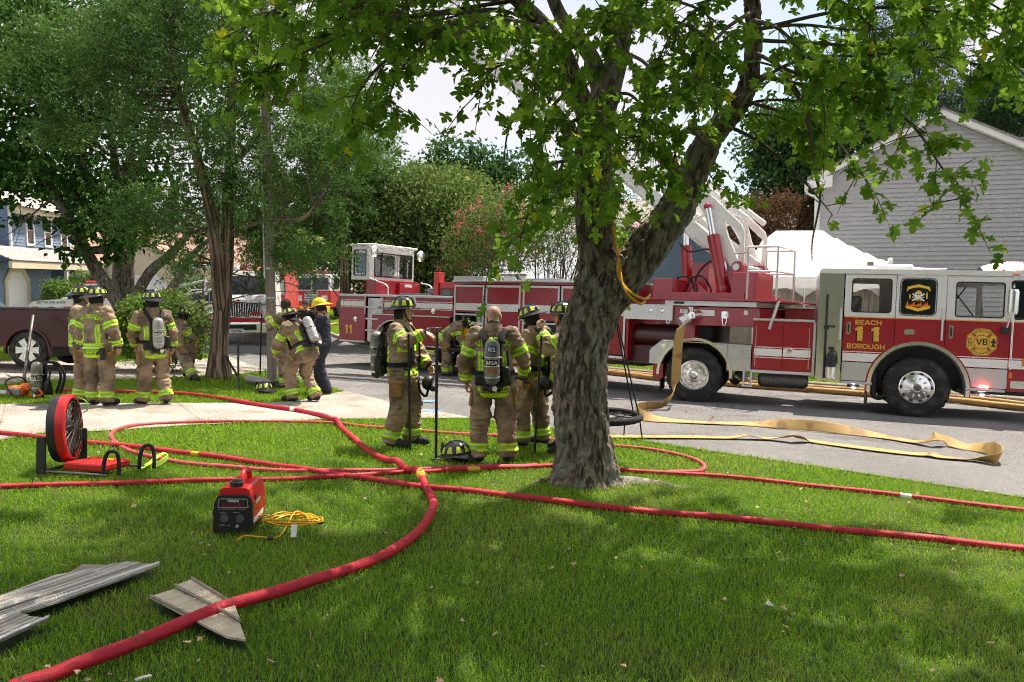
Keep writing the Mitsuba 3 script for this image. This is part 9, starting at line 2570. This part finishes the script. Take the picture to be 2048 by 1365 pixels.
bk = thing('bucket', 'yellow bucket on the tray of the open trailer compartment', 'bucket')
bp_ = np.array((-1.149,20.050,0.271))
obj('pail', lathe([(0.0, 0.0), (0.135, 0.0), (0.165, 0.36), (0.175, 0.365), (0.175, 0.38), (0.155, 0.38), (0.128, 0.02), (0, 0.02)], 24, at=tuple(bp_)), 'yellow_plastic', bk, smooth=35)
obj('wire_handle', tube([tuple(bp_ + np.array([0.18 * math.cos(a), -0.06 + 0.02 * math.sin(a), 0.33 - 0.14 * math.sin(a)])) for a in np.linspace(0, math.pi, 16)], 0.006, 5), 'aluminium', bk, smooth=True)
st = thing('webbing_strap', 'bright green webbing strap looped on the grass near the fan', 'strap')
obj('webbing', tube(curve([(-3.675,7.748,0.009), (-3.669,7.954,0.021), (-3.622,8.083,0.074), (-3.578,8.148,0.071), (-3.563,8.084,0.032), (-3.591,7.914,0.010), (-3.604,7.809,0.004)], 30), 0.026, prof=[(-1, -.1), (1, -.1), (1, .1), (-1, .1)]), 'green_strap', st, smooth=False)

# rope round the right stem and the swing behind the trunk
rp = thing('tied_rope', 'yellow rope hanging from above and tied round the right stem of the maple', 'rope')
obj('line', tube(curve([(0.941,7.720,2.966), (0.957,7.700,2.633), (0.981,7.680,2.299), (1.024,7.660,2.061), (1.037,7.640,1.941)], 30), 0.013, 7), 'yellow_rope', rp, smooth=True)
obj('line', tube(curve([(1.026,7.680,2.157), (1.010,7.620,1.941), (1.061,7.560,1.813), (1.150,7.520,1.729), (1.268,7.600,1.689), (1.358,7.850,1.723)], 30), 0.013, 7), 'yellow_rope', rp, smooth=True)
obj('line', tube(curve([(1.034,7.620,1.941), (1.050,7.550,1.813), (1.124,7.530,1.705), (1.224,7.620,1.641), (1.318,7.900,1.653)], 30), 0.013, 7), 'yellow_rope', rp, smooth=True)
obj('thimble', tube([tuple(np.array((1.034,7.660,2.051)) + [0.035 * math.cos(a), 0, 0.05 * math.sin(a)]) for a in np.linspace(0, 2 * math.pi, 17)[:-1]], 0.012, 6, closed=True), 'dark_steel', rp, smooth=True)
sw = thing('swing', 'black padded ring swing hanging behind the maple trunk', 'swing')
sc_ = np.array((1.022,8.900,0.334))
ringp = [sc_ + [0.42 * math.cos(a), 0.42 * math.sin(a), 0.0] for a in np.linspace(0, 2 * math.pi, 37)[:-1]]
obj('padded_ring', tube(ringp, 0.038, 10, closed=True), 'black_cloth', sw, smooth=True)
each('net_cord', [tube(np.array([sc_ + [0.42 * math.cos(a), 0.42 * math.sin(a), 0.0], sc_ + [0.42 * math.cos(b), 0.42 * math.sin(b), 0.0]]), 0.006, 4) for a, b in [(0.3 + k * 0.5, 0.3 + k * 0.5 + 2.4) for k in range(12)]], 'black_cloth', sw)
topk = np.array((1.052,8.750,1.870))
each('hanger', [tube(np.array([sc_ + [0.42 * math.cos(a), 0.42 * math.sin(a), 0.0], topk]), 0.009, 5) for a in (-0.35, 0.45, 2.4, 3.8)], 'black_cloth', sw)
each('loose_end', [tube(curve([sc_ + [0.40, -0.12, 0], sc_ + [0.41, -0.13, -0.1], sc_ + [0.43, -0.13, -0.22]], 8), 0.008, 6), tube(curve([sc_ + [0.2, -0.36, 0], sc_ + [0.19, -0.37, -0.15]], 5), 0.007, 6)], 'black_cloth', sw)

# litter on the lawn
def litter(label, g_, size, material, seed, name='leaf', cat='leaf'):
    rg = np.random.default_rng(seed)
    a = np.sort(rg.uniform(0, 2 * np.pi, 9))
    pl = Polygon([(size * rg.uniform(0.4, 1) * math.cos(t), size * 0.55 * rg.uniform(0.5, 1) * math.sin(t)) for t in a]).buffer(0)
    v, f = trimesh.creation.triangulate_polygon(pl, engine='earcut')
    z = 0.4 * np.abs(v[:, 0]) + 0.2 * v[:, 1]
    m = TM(np.column_stack([v, z]), f)
    m = merge([m, TM(np.asarray(m.vertices) - [0, 0, 0.002], np.asarray(m.faces)[:, ::-1])])
    return tag(obj(name, m, material, fr=frame(*g_, float(rg.uniform(0, 360)), dz=0.035)), label, cat)


mat('dry_leaf', (0.42, 0.28, 0.20), 0.8)
mat('grey_scrap', (0.55, 0.55, 0.54), 0.7)
litter('torn grey scrap lying on the lawn near the lower right', (1.511,4.529), 0.06, 'grey_scrap', 1, 'scrap', 'scrap')
for i, (g_, w) in enumerate((((-2.139,5.354), 'left of three below the generator'), ((-2.070,5.316), 'right of three below the generator'), ((-2.020,5.115), 'lowest of three below the generator'), ((-1.583,3.776), 'below the pale wooden pieces'), ((2.722,7.211), 'reddish, between the two red hoses at right'), ((1.601,4.402), 'beside the torn grey scrap'), ((-1.118,3.588), 'near the bottom edge left of centre'), ((0.531,3.676), 'near the bottom edge right of centre'), ((2.530,4.087), 'in the lower right corner'), ((2.977,5.244), 'on the lit grass at right'), ((-0.266,4.155), 'in the shaded middle of the lawn'))):
    litter('dry curled leaf on the grass, ' + w, g_, 0.032, 'dry_leaf', 10 + i)
tag(obj('stick', tube(curve([(-1.658,3.378,0.112), (-1.634,3.398,0.115), (-1.611,3.429,0.108)], 10), 0.008, 5), 'grey_scrap', smooth=True), 'pale stick at the bottom edge near the thick hose', 'stick')
tag(obj('stick', tube(curve([(3.263,6.311,-0.164), (3.358,6.262,-0.161), (3.485,6.251,-0.170)], 10), 0.006, 5), 'twig_bark', smooth=True), 'thin brown stick on the lit grass at right', 'stick')
# blue survey paint by the gutter, and flakes of white paint on the road
mat('blue_paint', (0.12, 0.30, 0.55), 0.8)
mat('road_paint', (0.62, 0.62, 0.60), 0.8)
rgp = np.random.default_rng(8)
for nm, g_, c, sz in (('survey_mark', (-1.524,14.325), 'blue_paint', 0.16), ('survey_mark', (-1.329,13.023), 'blue_paint', 0.15)):
    bl_ = unary_union([Point(*(np.array(g_) + rgp.normal(0, sz * 0.5, 2) * [1, 0.8])).buffer(rgp.uniform(0.008, 0.035), quad_segs=3) for _ in range(70)])
    tag(obj(nm, sheet(bl_, 0.006, 4.0), c, smooth=False), 'blue survey paint blot on the ' + ('asphalt' if g_[1] > (-1.421,13.679)[1] else 'concrete apron') + ' behind the roof hook', 'paint mark')

rgl = np.random.default_rng(21)
ms = []
for _ in range(150):
    y = rgl.uniform(3.3, 10.5)
    x = rgl.uniform(-0.62, 0.62) * y
    if drive_poly.contains(Point(x, y)) or (hard.contains(Point(x, y)) and rgl.random() < 0.6):
        continue
    s = rgl.uniform(0.018, 0.04)
    ms.append(xf(TM(PLAIN[int(rgl.integers(0, 5))] * s, _ff), rot('z', rgl.uniform(0, 360)) @ rot('x', rgl.uniform(-40, 40)), t=(x, y, float(gz(x, y)) + (0.012 if hard.contains(Point(x, y)) else 0.03))))
tag(obj('fallen_leaves', ms, 'dry_leaf', smooth=False), 'small dry fallen leaves scattered over the lawn and the road edge', 'leaves', kind='stuff')

lay_grass(no_grass)
